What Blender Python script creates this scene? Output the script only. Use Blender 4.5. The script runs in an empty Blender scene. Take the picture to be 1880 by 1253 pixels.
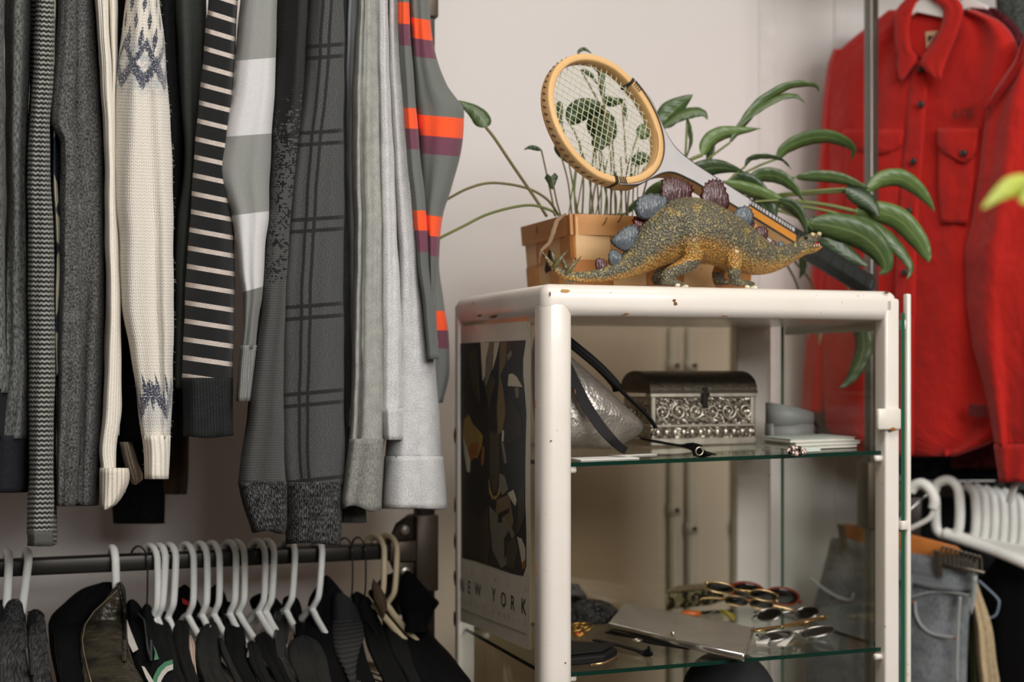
import bpy, math, random
from mathutils import Vector, Matrix
random.seed(7)
PI = math.pi
SC = bpy.context.scene
COL = SC.collection
# camera constants: focal length in pixels of the 1880x1253 frame, principal column, horizon row, eye height
F, CX, HZ, ZC = 2600.0, 940.0, 680.0, 1.35
def P(px, py, Y):
    return Vector(((px - CX) / F * Y, Y, ZC - (py - HZ) / F * Y))
# direction of the back wall, the racks and the cabinet front, and its normal (into the wall)
RD = Vector((0.9415, 0.337, 0)); ND = Vector((-0.337, 0.9415, 0))
def hit(px, py, pt, nrm):
    """point where the sight line through (px,py) meets a plane of the place"""
    d = Vector(((px - CX) / F, 1.0, -(py - HZ) / F)); o = Vector((0, 0, ZC))
    k = (Vector(pt) - o).dot(nrm) / d.dot(nrm)
    return o + d * k
def lin(c):
    return tuple(((v / 12.92) if v <= 0.04045 else ((v + 0.055) / 1.055) ** 2.4) for v in [x / 255.0 for x in c])
# ---------------------------------------------------------------- materials
class NT:
    def __init__(s, name):
        s.m = bpy.data.materials.new(name); s.m.use_nodes = True
        s.t = s.m.node_tree; s.t.nodes.clear()
        s.out = s.t.nodes.new('ShaderNodeOutputMaterial')
        s.b = s.t.nodes.new('ShaderNodeBsdfPrincipled')
        s.t.links.new(s.b.outputs[0], s.out.inputs[0])
    def n(s, typ, **kw):
        nd = s.t.nodes.new(typ)
        for k, v in kw.items(): setattr(nd, k, v)
        return nd
    def l(s, a, b):
        if hasattr(a, 'is_linked') or hasattr(a, 'node'): s.t.links.new(a, b)
        else:
            try: b.default_value = a
            except Exception: b.default_value = tuple(a) + (1,) if len(a) == 3 else a
    def math(s, op, a, b=None, c=None, clamp=False):
        nd = s.n('ShaderNodeMath', operation=op); nd.use_clamp = clamp
        s.l(a, nd.inputs[0])
        if b is not None: s.l(b, nd.inputs[1])
        if c is not None: s.l(c, nd.inputs[2])
        return nd.outputs[0]
    def mix(s, f, a, b, blend='MIX'):
        nd = s.n('ShaderNodeMix', data_type='RGBA', blend_type=blend)
        s.l(f, nd.inputs[0])
        for v, i in ((a, 6), (b, 7)):
            if isinstance(v, tuple): nd.inputs[i].default_value = v[:3] + (1,)
            else: s.l(v, nd.inputs[i])
        return nd.outputs[2]
    def uv(s):
        u = s.n('ShaderNodeUVMap'); x = s.n('ShaderNodeSeparateXYZ'); s.l(u.outputs[0], x.inputs[0])
        return u.outputs[0], x.outputs[0], x.outputs[1]
    def obj(s):
        return s.n('ShaderNodeTexCoord').outputs['Object']
    def vec(s, v, sx, sy, sz=1):
        m = s.n('ShaderNodeMapping'); s.l(v, m.inputs[0]); m.inputs['Scale'].default_value = (sx, sy, sz); return m.outputs[0]
    def noise(s, v, scale, detail=3, rough=0.55):
        nd = s.n('ShaderNodeTexNoise'); s.l(v, nd.inputs['Vector']); nd.inputs['Scale'].default_value = scale
        nd.inputs['Detail'].default_value = detail; nd.inputs['Roughness'].default_value = rough; return nd.outputs[0]
    def step(s, v, lo, hi):
        nd = s.n('ShaderNodeMapRange', interpolation_type='SMOOTHSTEP'); s.l(v, nd.inputs[0])
        nd.inputs[1].default_value = lo; nd.inputs[2].default_value = hi; return nd.outputs[0]
    def bump(s, h, strength=0.4, dist=0.002):
        nd = s.n('ShaderNodeBump'); s.l(h, nd.inputs['Height']); nd.inputs['Strength'].default_value = strength
        nd.inputs['Distance'].default_value = dist; s.l(nd.outputs[0], s.b.inputs['Normal'])
    def fin(s, col, rough=0.5, metal=0.0, sheen=0.0, spec=None, coat=0.0):
        if isinstance(col, tuple): s.b.inputs['Base Color'].default_value = col[:3] + (1,)
        else: s.l(col, s.b.inputs['Base Color'])
        s.l(rough, s.b.inputs['Roughness']); s.b.inputs['Metallic'].default_value = metal
        s.b.inputs['Sheen Weight'].default_value = sheen
        if spec is not None: s.b.inputs['Specular IOR Level'].default_value = spec
        s.b.inputs['Coat Weight'].default_value = coat
        return s.m
def plain(name, c, rough=0.5, metal=0.0, var=0.06, scale=30, bump=0.0, coat=0.0, spec=None):
    t = NT(name); o = t.obj(); nz = t.noise(o, scale)
    a = lin(c); col = t.mix(nz, tuple(x * (1 - var * 2) for x in a), tuple(min(1, x * (1 + var * 2)) for x in a))
    if bump: t.bump(t.noise(o, scale * 4), bump, 0.001)
    return t.fin(col, rough, metal, coat=coat, spec=spec)
def knit_h(t, u, v, w, h):
    """V-stitch height field on cloth coordinates in metres"""
    fx = t.math('FRACT', t.math('DIVIDE', u, w))
    a = t.math('ABSOLUTE', t.math('SUBTRACT', fx, 0.5))
    fy = t.math('FRACT', t.math('ADD', t.math('DIVIDE', v, h), t.math('MULTIPLY', a, 1.3)))
    return t.math('MULTIPLY', t.math('ABSOLUTE', t.math('SINE', t.math('MULTIPLY', fx, 2 * PI))), t.math('SINE', t.math('MULTIPLY', fy, PI)))
def rib_h(t, u, w):
    return t.math('ABSOLUTE', t.math('SINE', t.math('MULTIPLY', u, PI / w)))
def cloth(name, c1, c2, kind='melange', w=0.004, h=0.0035, grain=900, bump=0.5, rough=0.9, sheen=0.15, contrast=(0.35, 0.65), stretch=3.0, gap_shade=0.35, wrinkle=5.0):
    """woven or knitted cloth: two yarn colours mixed by a fine stretched grain, with knit / rib / weave relief"""
    t = NT(name); U, u, v = t.uv()
    nz = t.noise(t.vec(U, 1, 1 / stretch if stretch > 0 else 1), grain, 2, 0.7)
    nz2 = t.noise(U, 60, 3)
    f = t.step(t.math('ADD', t.math('MULTIPLY', nz, 0.8), t.math('MULTIPLY', nz2, 0.2)), *contrast)
    col = t.mix(f, lin(c1), lin(c2))
    if kind == 'knit': hh = knit_h(t, u, v, w, h)
    elif kind == 'rib': hh = t.math('ADD', rib_h(t, u, w), t.math('MULTIPLY', nz, 0.3))
    elif kind == 'weave': hh = t.math('MULTIPLY', rib_h(t, u, w), rib_h(t, v, h))
    else: hh = nz
    if kind in ('knit', 'rib', 'weave') and gap_shade > 0:
        k = t.math('ADD', 1 - gap_shade, t.math('MULTIPLY', hh, gap_shade), clamp=True)  # shade between stitches and ribs multiplied into the yarn colour
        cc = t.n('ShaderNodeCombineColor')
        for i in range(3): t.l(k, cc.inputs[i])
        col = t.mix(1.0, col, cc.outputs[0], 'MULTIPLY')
    wr = t.noise(t.vec(U, 1, 0.45), 16, 2, 0.5)
    t.bump(t.math('ADD', hh, t.math('MULTIPLY', wr, wrinkle)), bump, 0.0015)
    return t.fin(col, rough, sheen=sheen * (max(c2) / 255.0) ** 1.5, spec=0.2 * max(0.35, max(c2) / 255.0))
def bands(name, period, cuts, cols, v0=0.0, grain=900, bump=0.4, contrast=0.12, kind='melange', w=0.004, h=0.003, melange=None):
    """cloth striped across its length: cuts are fractions of the period, cols one colour per band"""
    t = NT(name); U, u, v = t.uv()
    f = t.math('FRACT', t.math('DIVIDE', t.math('SUBTRACT', v0 + 50 * period, v), period))
    nz = t.noise(t.vec(U, 1, 0.35), grain, 2, 0.7)
    jit = t.math('MULTIPLY', t.math('SUBTRACT', t.noise(U, 500, 1), 0.5), 0.02)
    f = t.math('ADD', f, jit)
    col = lin(cols[0])
    for cpos, c in zip(cuts, cols[1:]):
        col = t.mix(t.step(f, cpos - 0.006, cpos + 0.006), col, lin(c))
    g = t.step(nz, 0.3, 0.7)
    lo = 1 - contrast; cc = t.n('ShaderNodeCombineColor')
    k = t.math('ADD', lo, t.math('MULTIPLY', g, contrast * 2))
    hh = knit_h(t, u, v, w, h) if kind == 'knit' else nz
    if kind == 'knit': k = t.math('MULTIPLY', k, t.math('ADD', 0.72, t.math('MULTIPLY', hh, 0.35)))  # stitch gaps darkened in the colour as painted shade
    for i in range(3): t.l(k, cc.inputs[i])
    col = t.mix(1.0, col, cc.outputs[0], 'MULTIPLY')
    t.bump(hh, bump, 0.0015)
    return t.fin(col, 0.9, sheen=0.12, spec=0.2)
# ---------------------------------------------------------------- objects
def tag(o, label=None, cat=None, group=None, kind=None):
    if label: o['label'] = label
    if cat: o['category'] = cat
    if group: o['group'] = group
    if kind: o['kind'] = kind
    return o
def empty(name, loc, label, cat, group=None, rz=0.0):
    o = bpy.data.objects.new(name, None); COL.objects.link(o); o.empty_display_size = 0.05
    o.location = loc; o.rotation_euler = (0, 0, rz)
    return tag(o, label, cat, group)
LOCALS = set()
def root_of(o):
    while o.parent: o = o.parent
    return o
def mob(name, verts, faces, mat, parent=None, uvs=None, smooth=True, local=False, mats=None, fmat=None):
    """one mesh object. verts are world points (local=True: already in the parent's frame)"""
    me = bpy.data.meshes.new(name)
    vs = [Vector(v) for v in verts]
    o = None
    if parent is None:
        if local: loc = Vector((0, 0, 0))
        else:
            n = max(1, len(vs)); loc = sum(vs, Vector()) / n; loc.z = min(v.z for v in vs)
            vs = [v - loc for v in vs]
    me.from_pydata([tuple(v) for v in vs], [], [tuple(f) for f in faces])
    if uvs is not None:
        ul = me.uv_layers.new(name='UVMap')
        for lp in me.loops: ul.data[lp.index].uv = uvs[lp.vertex_index]
    for p in me.polygons: p.use_smooth = smooth
    for m in (mats or [mat]): me.materials.append(m)
    if fmat:
        for p, i in zip(me.polygons, fmat): p.material_index = i
    me.update()
    o = bpy.data.objects.new(name, me); COL.objects.link(o)
    if parent is None: o.location = loc
    else:
        o.parent = parent
        if not local:
            r = root_of(parent)
            rm = Matrix.Translation(r.location) @ Matrix.Rotation(r.rotation_euler.z, 4, 'Z')
            o.matrix_parent_inverse = rm.inverted() if (parent is r or parent.name in LOCALS) else Matrix.Identity(4)
        else: LOCALS.add(o.name)
    return o
def bev(o, w, seg=3, ang=0.6):
    m = o.modifiers.new('bevel', 'BEVEL'); m.width = w; m.segments = seg; m.limit_method = 'ANGLE'; m.angle_limit = ang; return o
def sub(o, n=1):
    m = o.modifiers.new('subdivision', 'SUBSURF'); m.levels = n; m.render_levels = n; return o
class G:
    """collects shapes for ONE mesh"""
    def __init__(s): s.v = []; s.f = []
    def add(s, v, f):
        b = len(s.v); s.v += [Vector(x) for x in v]; s.f += [tuple(i + b for i in q) for q in f]; return s
    def box(s, lo, hi, M=None):
        x0, y0, z0 = lo; x1, y1, z1 = hi
        v = [(x0, y0, z0), (x1, y0, z0), (x1, y1, z0), (x0, y1, z0), (x0, y0, z1), (x1, y0, z1), (x1, y1, z1), (x0, y1, z1)]
        if M: v = [M @ Vector(q) for q in v]
        return s.add(v, [(0, 3, 2, 1), (4, 5, 6, 7), (0, 1, 5, 4), (1, 2, 6, 5), (2, 3, 7, 6), (3, 0, 4, 7)])
    def tube(s, pts, r, n=10, closed=False, flat=None, up=None):
        """tube along points; r one radius or one per point; flat=(a,b) makes an elliptic section"""
        pts = [Vector(p) for p in pts]; N = len(pts)
        rs = r if isinstance(r, (list, tuple)) else [r] * N
        T = []
        for i in range(N):
            a = pts[(i - 1) % N] if (closed or i > 0) else pts[0]
            b = pts[(i + 1) % N] if (closed or i < N - 1) else pts[-1]
            t = (b - a); T.append(t.normalized() if t.length > 1e-9 else Vector((0, 0, 1)))
        ref = Vector(up) if up else (Vector((0, 0, 1)) if abs(T[0].z) < 0.9 else Vector((1, 0, 0)))
        v = []
        nrm = (ref - T[0] * ref.dot(T[0])).normalized()
        for i in range(N):
            if up: nrm = Vector(up)
            nrm = nrm - T[i] * nrm.dot(T[i])
            nrm = nrm.normalized() if nrm.length > 1e-6 else T[i].orthogonal().normalized()
            bn = T[i].cross(nrm)
            fa, fb = flat if flat else (1, 1)
            for k in range(n):
                a = 2 * PI * k / n
                v.append(pts[i] + (nrm * math.cos(a) * fa + bn * math.sin(a) * fb) * rs[i])
        f = []
        for i in range(N if closed else N - 1):
            j = (i + 1) % N
            for k in range(n):
                f.append((i * n + k, i * n + (k + 1) % n, j * n + (k + 1) % n, j * n + k))
        if not closed:
            f.append(tuple(range(n - 1, -1, -1))); f.append(tuple((N - 1) * n + k for k in range(n)))
        return s.add(v, f)
    def prism(s, poly, off):
        """closed polygon swept by the vector off"""
        n = len(poly); off = Vector(off)
        v = [Vector(p) for p in poly] + [Vector(p) + off for p in poly]
        f = [tuple(range(n - 1, -1, -1)), tuple(range(n, 2 * n))]
        for i in range(n): f.append((i, (i + 1) % n, n + (i + 1) % n, n + i))
        return s.add(v, f)
    def blob(s, c, rx, ry, rz, M=None, nu=14, nv=9):
        v = []; f = []
        for j in range(nv + 1):
            th = PI * j / nv
            for i in range(nu):
                a = 2 * PI * i / nu
                q = Vector((rx * math.sin(th) * math.cos(a), ry * math.sin(th) * math.sin(a), rz * math.cos(th)))
                v.append(Vector(c) + (M @ q if M else q))
        for j in range(nv):
            for i in range(nu): f.append((j * nu + i, j * nu + (i + 1) % nu, (j + 1) * nu + (i + 1) % nu, (j + 1) * nu + i))
        return s.add(v, f)
    def grid(s, rows, thick=None):
        nr, nc = len(rows), len(rows[0]); v = [p for r in rows for p in r]; f = []
        for i in range(nr - 1):
            for j in range(nc - 1): f.append((i * nc + j, i * nc + j + 1, (i + 1) * nc + j + 1, (i + 1) * nc + j))
        return s.add(v, f)
    def make(s, name, mat, parent=None, smooth=True, local=False, uv=None, bevel=0, seg=2):
        uvs = None
        if uv: uvs = [uv(v) for v in s.v]
        o = mob(name, s.v, s.f, mat, parent, uvs, smooth, local)
        if bevel: bev(o, bevel, seg)
        return o
def spline(pts, n=8, closed=False):
    """Catmull-Rom through points (Vectors)"""
    pts = [Vector(p) for p in pts]; N = len(pts); out = []
    for i in range(N if closed else N - 1):
        if closed: a, b, c, d = pts[i - 1], pts[i], pts[(i + 1) % N], pts[(i + 2) % N]
        else: a, b, c, d = pts[max(i - 1, 0)], pts[i], pts[i + 1], pts[min(i + 2, N - 1)]
        for k in range(n):
            t = k / n
            out.append(0.5 * ((2 * b) + (c - a) * t + (2 * a - 5 * b + 4 * c - d) * t * t + (3 * b - a - 3 * c + d) * t ** 3))
    if not closed: out.append(pts[-1])
    return out
def pchip(xs, ys, x):
    """smooth interpolation without overshoot"""
    if x <= xs[0]: return ys[0]
    if x >= xs[-1]: return ys[-1]
    i = 0
    while xs[i + 1] < x: i += 1
    def d(k):
        if k == 0: return (ys[1] - ys[0]) / (xs[1] - xs[0])
        if k == len(xs) - 1: return (ys[-1] - ys[-2]) / (xs[-1] - xs[-2])
        a = (ys[k] - ys[k - 1]) / (xs[k] - xs[k - 1]); b = (ys[k + 1] - ys[k]) / (xs[k + 1] - xs[k])
        return 0 if a * b <= 0 else 2 * a * b / (a + b)
    h = xs[i + 1] - xs[i]; t = (x - xs[i]) / h
    return ((1 + 2 * t) * (1 - t) ** 2 * ys[i] + t * (1 - t) ** 2 * h * d(i) + t * t * (3 - 2 * t) * ys[i + 1] + t * t * (t - 1) * h * d(i + 1))
def drape(name, rows, mat, depth, parent=None, b=0.05, grooves=(), wave=0.004, waves=2.0, tilt=0.0, seed=0, n=44, step=9.0, sq=0.75, edge=0.7, hemwave=0.0, opening=True, topopen=False):
    """a hanging length of cloth as a closed body. rows: (row, left, right) as measured across the cloth;
    depth(px,py) is the distance of its near face, b half its thickness front to back."""
    rnd = random.Random(seed * 31 + len(rows) * 7 + int(rows[0][1] * 3))
    ph = [rnd.uniform(0, 6.28) for _ in range(6)]
    ys = [r[0] for r in rows]; xl = [r[1] for r in rows]; xr = [r[2] for r in rows]
    m = max(3, int((ys[-1] - ys[0]) / step)); v = []; uvs = []; f = []
    if callable(depth): dfn = depth
    else: dfn = lambda a, c: depth
    for j in range(m + 1):
        y = ys[0] + (ys[-1] - ys[0]) * j / m
        L = pchip(ys, xl, y) + edge * (math.sin(y / 37 + ph[0]) + 0.6 * math.sin(y / 15 + ph[1]))
        R = pchip(ys, xr, y) + edge * (math.sin(y / 41 + ph[2]) + 0.6 * math.sin(y / 17 + ph[3]))
        xm, a = (L + R) / 2, max(0.4, (R - L) / 2); acc = 0; prev = None; ring = []
        for k in range(n):
            th = PI - 2 * PI * k / n
            c, s = math.cos(th), math.sin(th)
            cc = math.copysign(abs(c) ** sq, c); ss = math.copysign(abs(s) ** sq, s)
            px = xm + a * cc
            D = dfn(px, y)
            fold = 0.0
            for (g0, g1, gd, gw) in grooves:
                gp = g0 + (g1 - g0) * j / m
                fold += gd * math.exp(-((cc - gp) / gw) ** 2)
            fold += wave * (math.sin(cc * waves * 2 + ph[4] + y / 190) + 0.5 * math.sin(cc * waves * 4.3 + ph[5] + y / 110))
            yy = y + hemwave * math.sin(cc * 3 + ph[0]) * (j / m) ** 6
            Y = D + b - b * ss + (fold if s > -0.2 else -fold * 0.3)
            p = P(px, yy, Y)
            if prev is not None: acc += math.hypot(p.x - prev.x, (p.y - prev.y) * 0.6)
            prev = p; v.append(p)
            uvs.append((acc + xl[0] * 0.001, ZC - (y - tilt * cc * 0.5 - HZ) / F * D))
    for j in range(m):
        for k in range(n):
            f.append((j * n + k, (j + 1) * n + k, (j + 1) * n + (k + 1) % n, j * n + (k + 1) % n))
    if not topopen: f.append(tuple(range(n)))
    else:
        c0 = sum(v[:n], Vector()) / n; b0 = len(v)
        for q, dz in ((0.88, 0.0), (0.8, -0.035)):
            for k in range(n):
                p = c0 + (v[k] - c0) * q; p.z = v[k].z + dz; v.append(p); uvs.append(uvs[k])
        for k in range(n):
            k2 = (k + 1) % n; f.append((k2, b0 + k2, b0 + k, k)); f.append((b0 + k2, b0 + n + k2, b0 + n + k, b0 + k))
        f.append(tuple(b0 + n + k for k in range(n)))
    last = [v[m * n + k] for k in range(n)]; cen = sum(last, Vector()) / n
    base = len(v)
    for q, dz in ((0.86, 0.0), (0.8, 0.03 if opening else 0.0)):
        for k in range(n):
            p = cen + (last[k] - cen) * q; p.z = last[k].z + dz; v.append(p); uvs.append(uvs[m * n + k])
    for k in range(n):
        k2 = (k + 1) % n
        f.append((m * n + k, base + k, base + k2, m * n + k2)); f.append((base + k, base + n + k, base + n + k2, base + k2))
    f.append(tuple(base + n + k for k in range(n - 1, -1, -1)))
    return mob(name, v, f, mat, parent, uvs)
def copy_tree(o, parent=None):
    c = o.copy(); COL.objects.link(c)
    if parent is not None: c.parent = parent
    for ch in list(o.children): copy_tree(ch, c)
    return c
# ================================================================ THE SETTING
WALL_D = 2.67
def wp(t, d, z):           # t metres along the wall, d metres in front of the wall
    return RD * t + ND * (WALL_D - d) + Vector((0, 0, z))
def plaster():
    t = NT('white_plaster'); o = t.obj()
    n1 = t.noise(o, 1.2, 3); n2 = t.noise(o, 40, 3)
    col = t.mix(n1, lin((222, 216, 211)), lin((232, 228, 225)))
    t.bump(n2, 0.08, 0.002); return t.fin(col, 0.75)
M_PLASTER = plaster(); M_DARKWALL = plain('brown_panelling', (74, 60, 48), 0.6, scale=6)
def floorboards():
    t = NT('grey_floor'); o = t.obj()
    br = t.n('ShaderNodeTexBrick'); t.l(o, br.inputs['Vector']); br.inputs['Scale'].default_value = 1.0
    br.inputs['Brick Width'].default_value = 1.2; br.inputs['Row Height'].default_value = 0.14; br.inputs['Mortar Size'].default_value = 0.004
    for k, c in (('Color1', (92, 66, 42)), ('Color2', (108, 78, 50)), ('Mortar', (30, 27, 24))): br.inputs[k].default_value = lin(c) + (1,)
    col = t.mix(t.math('MULTIPLY', t.noise(t.vec(o, 2, 30), 4), 0.4), br.outputs[0], lin((50, 43, 36)))
    return t.fin(col, 0.45)
def slab(name, a, b, c, d, th, nrm, mat):
    g = G(); g.prism([a, b, c, d], Vector(nrm) * th); o = g.make(name, mat, smooth=False); o['kind'] = 'structure'; return o
slab('wall_back', wp(-2.6, 0, 0), wp(2.6, 0, 0), wp(2.6, 0, 2.9), wp(-2.6, 0, 2.9), 0.12, ND, M_PLASTER)
slab('wall_left', wp(-2.6, 0, 0), wp(-2.6, 4.6, 0), wp(-2.6, 4.6, 2.9), wp(-2.6, 0, 2.9), 0.12, -RD, M_DARKWALL)
slab('wall_right', wp(2.6, 0, 0), wp(2.6, 4.6, 0), wp(2.6, 4.6, 2.9), wp(2.6, 0, 2.9), 0.12, RD, M_DARKWALL)
slab('floor', wp(-2.6, 0, 0), wp(2.6, 0, 0), wp(2.6, 4.6, 0), wp(-2.6, 4.6, 0), 0.1, (0, 0, -1), floorboards())
slab('ceiling', wp(-2.6, 0, 2.9), wp(2.6, 0, 2.9), wp(2.6, 4.6, 2.9), wp(-2.6, 4.6, 2.9), 0.1, (0, 0, 1), plain('ceiling_white', (226, 222, 216), 0.8))
M_TRIM = plain('trim_white', (226, 221, 217), 0.5, bump=0.05)
M_PIPE = plain('pipe_paint', (220, 222, 220), 0.45)
def wall_t(px):            # t along the wall where the sight line px meets the wall
    q = hit(px, HZ, ND * WALL_D, ND); return q.dot(RD)
# shallow boxed-in strips up the wall
for i, (x0, x1, d) in enumerate(((1392, 1424, 0.004), (1530, 1556, 0.006))):
    a, b = wall_t(x0), wall_t(x1); g = G()
    g.prism([wp(a, 0, 0.1), wp(b, 0, 0.1), wp(b, d, 0.1), wp(a, d, 0.1)], (0, 0, 2.7))
    o = g.make('trim_%d' % (i + 1), M_TRIM, smooth=False, bevel=0.0015); o['kind'] = 'structure'
# heating pipes behind the cabinet
for px, r, dd, lab in ((1232, 0.011, 0.014, 'slim white heating pipe on the wall, seen through the cabinet behind the silver clutch'),
                       (1264, 0.011, 0.014, 'slim white heating pipe beside its twin behind the patterned tin, seen through the cabinet'),
                       (1352, 0.016, 0.018, 'thicker white wall pipe next to the rear cabinet post, seen through the cabinet')):
    t = wall_t(px); root = empty('wall_pipe', wp(t, dd, 0), lab, 'pipe', 'heating pipes on the wall')
    z1 = 1.44
    G().tube([wp(t, dd, 0.0), wp(t, dd, z1)], r, 14).make('pipe', M_PIPE, root)
    for z in (0.6, 1.02 if px > 1240 else 1.06, 1.2 if px > 1300 else 1.36):
        g = G(); g.tube([wp(t, dd, z - 0.012), wp(t, dd, z + 0.012)], r * 1.25, 14)
        g.prism([wp(t - 0.008, 0, z - 0.008), wp(t + 0.008, 0, z - 0.008), wp(t + 0.008, 0, z + 0.008), wp(t - 0.008, 0, z + 0.008)], -ND * dd)
        cl = g.make('bracket', M_PIPE, root)
        c = wp(t, dd + r * 1.2, z); G().tube([c + ND * 0.004, c - ND * 0.004], 0.0045, 10).make('screw', plain('screw_grey', (90, 86, 78), 0.4, 0.8), cl)
# ================================================================ STEEL RACKS
M_STEEL = plain('raw_black_steel', (54, 51, 47), 0.38, 0.7, var=0.15, scale=14, bump=0.06)
M_POST2 = plain('bright_drawn_steel', (112, 110, 104), 0.3, 0.75, var=0.08, scale=10)
M_BOLT = plain('zinc_bolt', (206, 198, 186), 0.35, 0.6)
M_BRACK = plain('brown_cast_steel', (84, 74, 62), 0.4, 0.6, var=0.2, scale=20, bump=0.15)
RP = Vector((-0.150, 2.42, 0))                      # foot of the rack post beside the cabinet
def rail(t, z=0.0): return RP - RD * t + Vector((0, 0, z))
def rail_t(px):                                     # distance from the post along the rail at column px
    s = (px - CX) / F
    return (RP.x - s * RP.y) / (RD.x - s * RD.y)
Z_RAIL, Z_TOP = 1.044, 2.02
def sq_bar(g, a, b, w, up=(0, 0, 1)):
    a, b = Vector(a), Vector(b); t = (b - a).normalized(); u = Vector(up); s = t.cross(u).normalized()
    h = w / 2
    g.prism([a + u * h + s * h, a + u * h - s * h, a - u * h - s * h, a - u * h + s * h], b - a)
def make_rack(post, sgn, label, n_in, zs, corner=False):
    root = empty('clothing_rack', post, label, 'clothing rack')
    g = G(); sq_bar(g, post, post + Vector((0, 0, 2.4)), 0.021 if corner else 0.03, Vector((0.5, -0.87, 0)).normalized() if corner else ND); g.make('post', M_POST2 if corner else M_STEEL, root, bevel=0.004 if corner else 0.003, seg=4)
    far = post + RD * sgn * 1.45
    g = G(); sq_bar(g, far, far + Vector((0, 0, 2.4 if corner else 2.2)), 0.03, ND); g.make('post', M_STEEL, root, bevel=0.003)
    for z in zs:
        g = G(); sq_bar(g, post + Vector((0, 0, z)), far + Vector((0, 0, z)), 0.026); g.make('rail', M_STEEL, root, bevel=0.003)
        for e, sg in ((post, sgn), (far, -sgn)):
            # welded corner bracket: a sleeve on the post, a socket on the rail and two gusset ears
            c = e + Vector((0, 0, z)); g = G()
            sq_bar(g, c - Vector((0, 0, 0.07)), c + Vector((0, 0, 0.06)), 0.04, ND)
            sq_bar(g, c + RD * sg * 0.015, c + RD * sg * 0.065, 0.036)
            for up in (1, -1):
                ear = [c + RD * sg * 0.018 + Vector((0, 0, up * 0.062)), c + RD * sg * 0.028 + Vector((0, 0, up * 0.06)), c + RD * sg * 0.05 + Vector((0, 0, up * 0.045)), c + RD * sg * 0.062 + Vector((0, 0, up * 0.017)), c + RD * sg * 0.018 + Vector((0, 0, up * 0.017))]
                g.prism([p - ND * 0.006 for p in ear], ND * 0.012)
            br = g.make('bracket', M_BRACK, root, bevel=0.003)
            for up in (1, -1):
                b = c + RD * sg * 0.036 + Vector((0, 0, up * 0.035)) - ND * 0.006
                G().tube([b, b - ND * 0.004, b - ND * 0.0055], [0.0085, 0.0085, 0.006], 14).make('bolt', M_BOLT, br)
    return root
make_rack(RP, -1, 'black steel double-rail clothing rack holding the knitwear above and jackets below', 0, (Z_RAIL, Z_TOP))
# ================================================================ KNITWEAR ON THE UPPER RAIL
def yn(off=0.0):
    return lambda px, y: 1.93 + 0.17 * (px / 740.0) + off
KG = 'knitwear on the upper rail'
def garment(name, label, cat, rows, mat, off=0.0, **kw):
    o = drape(name, rows, mat, yn(off), None, **kw); tag(o, label, cat, KG); return o
def gpart(o, name, rows, mat, off=0.0, **kw):
    if name in ('hem', 'cuff'):      # ribbed ends stand slightly proud of the cloth above
        rows = [(y, a - 0.4, c + 0.4) for y, a, c in rows]; off -= 0.0035; kw['b'] = kw.get('b', 0.05) + 0.0035; kw['edge'] = 0.35
    return drape(name, rows, mat, yn(off), o, **kw)
T0 = -150
m_greymel = cloth('grey_melange_jersey', (66, 68, 66), (120, 122, 119), grain=420, contrast=(0.38, 0.62))
m_navyrib = cloth('navy_rib', (34, 35, 40), (46, 47, 52), 'rib', w=0.003)
m_tweed_d = cloth('charcoal_knit', (48, 49, 48), (72, 73, 71), 'knit', w=0.0045, h=0.004)
# leftmost dark sleeve
o = garment('sweatshirt', 'dark grey sweatshirt sleeve at the very end of the upper rail', 'sweatshirt', [(T0, -60, 8), (400, -60, 8), (650, -60, 12), (722, -60, 16)], m_greymel, 0.0, b=0.045, seed=1)
gpart(o, 'cuff', [(714, -60, 15), (760, -60, 10), (806, -60, 8)], m_navyrib, 0.004, b=0.038, seed=1)
o = garment('sweatshirt', 'mid-grey marled sweatshirt with a navy ribbed hem, beside the chunky striped knit', 'sweatshirt',
            [(T0, 4, 56), (0, 8, 58), (200, 9, 52), (350, 11, 49), (500, 7, 53), (650, 5, 55), (760, -12, 57), (806, -30, 57)], m_greymel, 0.02, b=0.09, seed=2, wave=0.006,
            grooves=[(-0.8, -0.4, 0.012, 0.25), (0.5, 0.7, 0.008, 0.2)])
gpart(o, 'hem', [(800, -45, 56), (850, -45, 54), (904, -45, 53)], m_navyrib, 0.024, b=0.086, seed=2)
# chunky two-tone knit: light flecks in rows on a dark ground
def zigknit():
    t = NT('black_white_garter_knit'); U, u, v = t.uv()
    fx = t.math('FRACT', t.math('DIVIDE', u, 0.0062)); a = t.math('ABSOLUTE', t.math('SUBTRACT', fx, 0.5))
    fy = t.math('FRACT', t.math('ADD', t.math('DIVIDE', v, 0.0066), t.math('MULTIPLY', a, 0.55)))
    s = t.math('SINE', t.math('MULTIPLY', fy, PI)); nz = t.noise(U, 900, 2)
    f = t.step(t.math('ADD', s, t.math('MULTIPLY', t.math('SUBTRACT', nz, 0.5), 0.5)), 0.62, 0.86)
    col = t.mix(f, lin((44, 46, 44)), lin((150, 152, 146))); t.bump(s, 0.8, 0.002)
    return t.fin(col, 0.9, sheen=0.1, spec=0.2)
m_zig = zigknit()
o = garment('sweater', 'chunky black sweater with rows of pale flecks, its long sleeve ending in a grey cuff', 'sweater',
            [(T0, 50, 118), (0, 57, 113), (150, 54, 104), (300, 48, 98), (600, 52, 103), (1000, 58, 104)], m_zig, 0.05, b=0.1, seed=3)
sl = gpart(o, 'sleeve', [(T0, 68, 102), (0, 66, 101), (120, 61, 99), (230, 54, 92), (350, 50, 94), (450, 51, 99), (650, 52, 101), (800, 53, 99), (980, 49, 98)], m_zig, -0.01, b=0.04, seed=4, wave=0.002)
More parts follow.
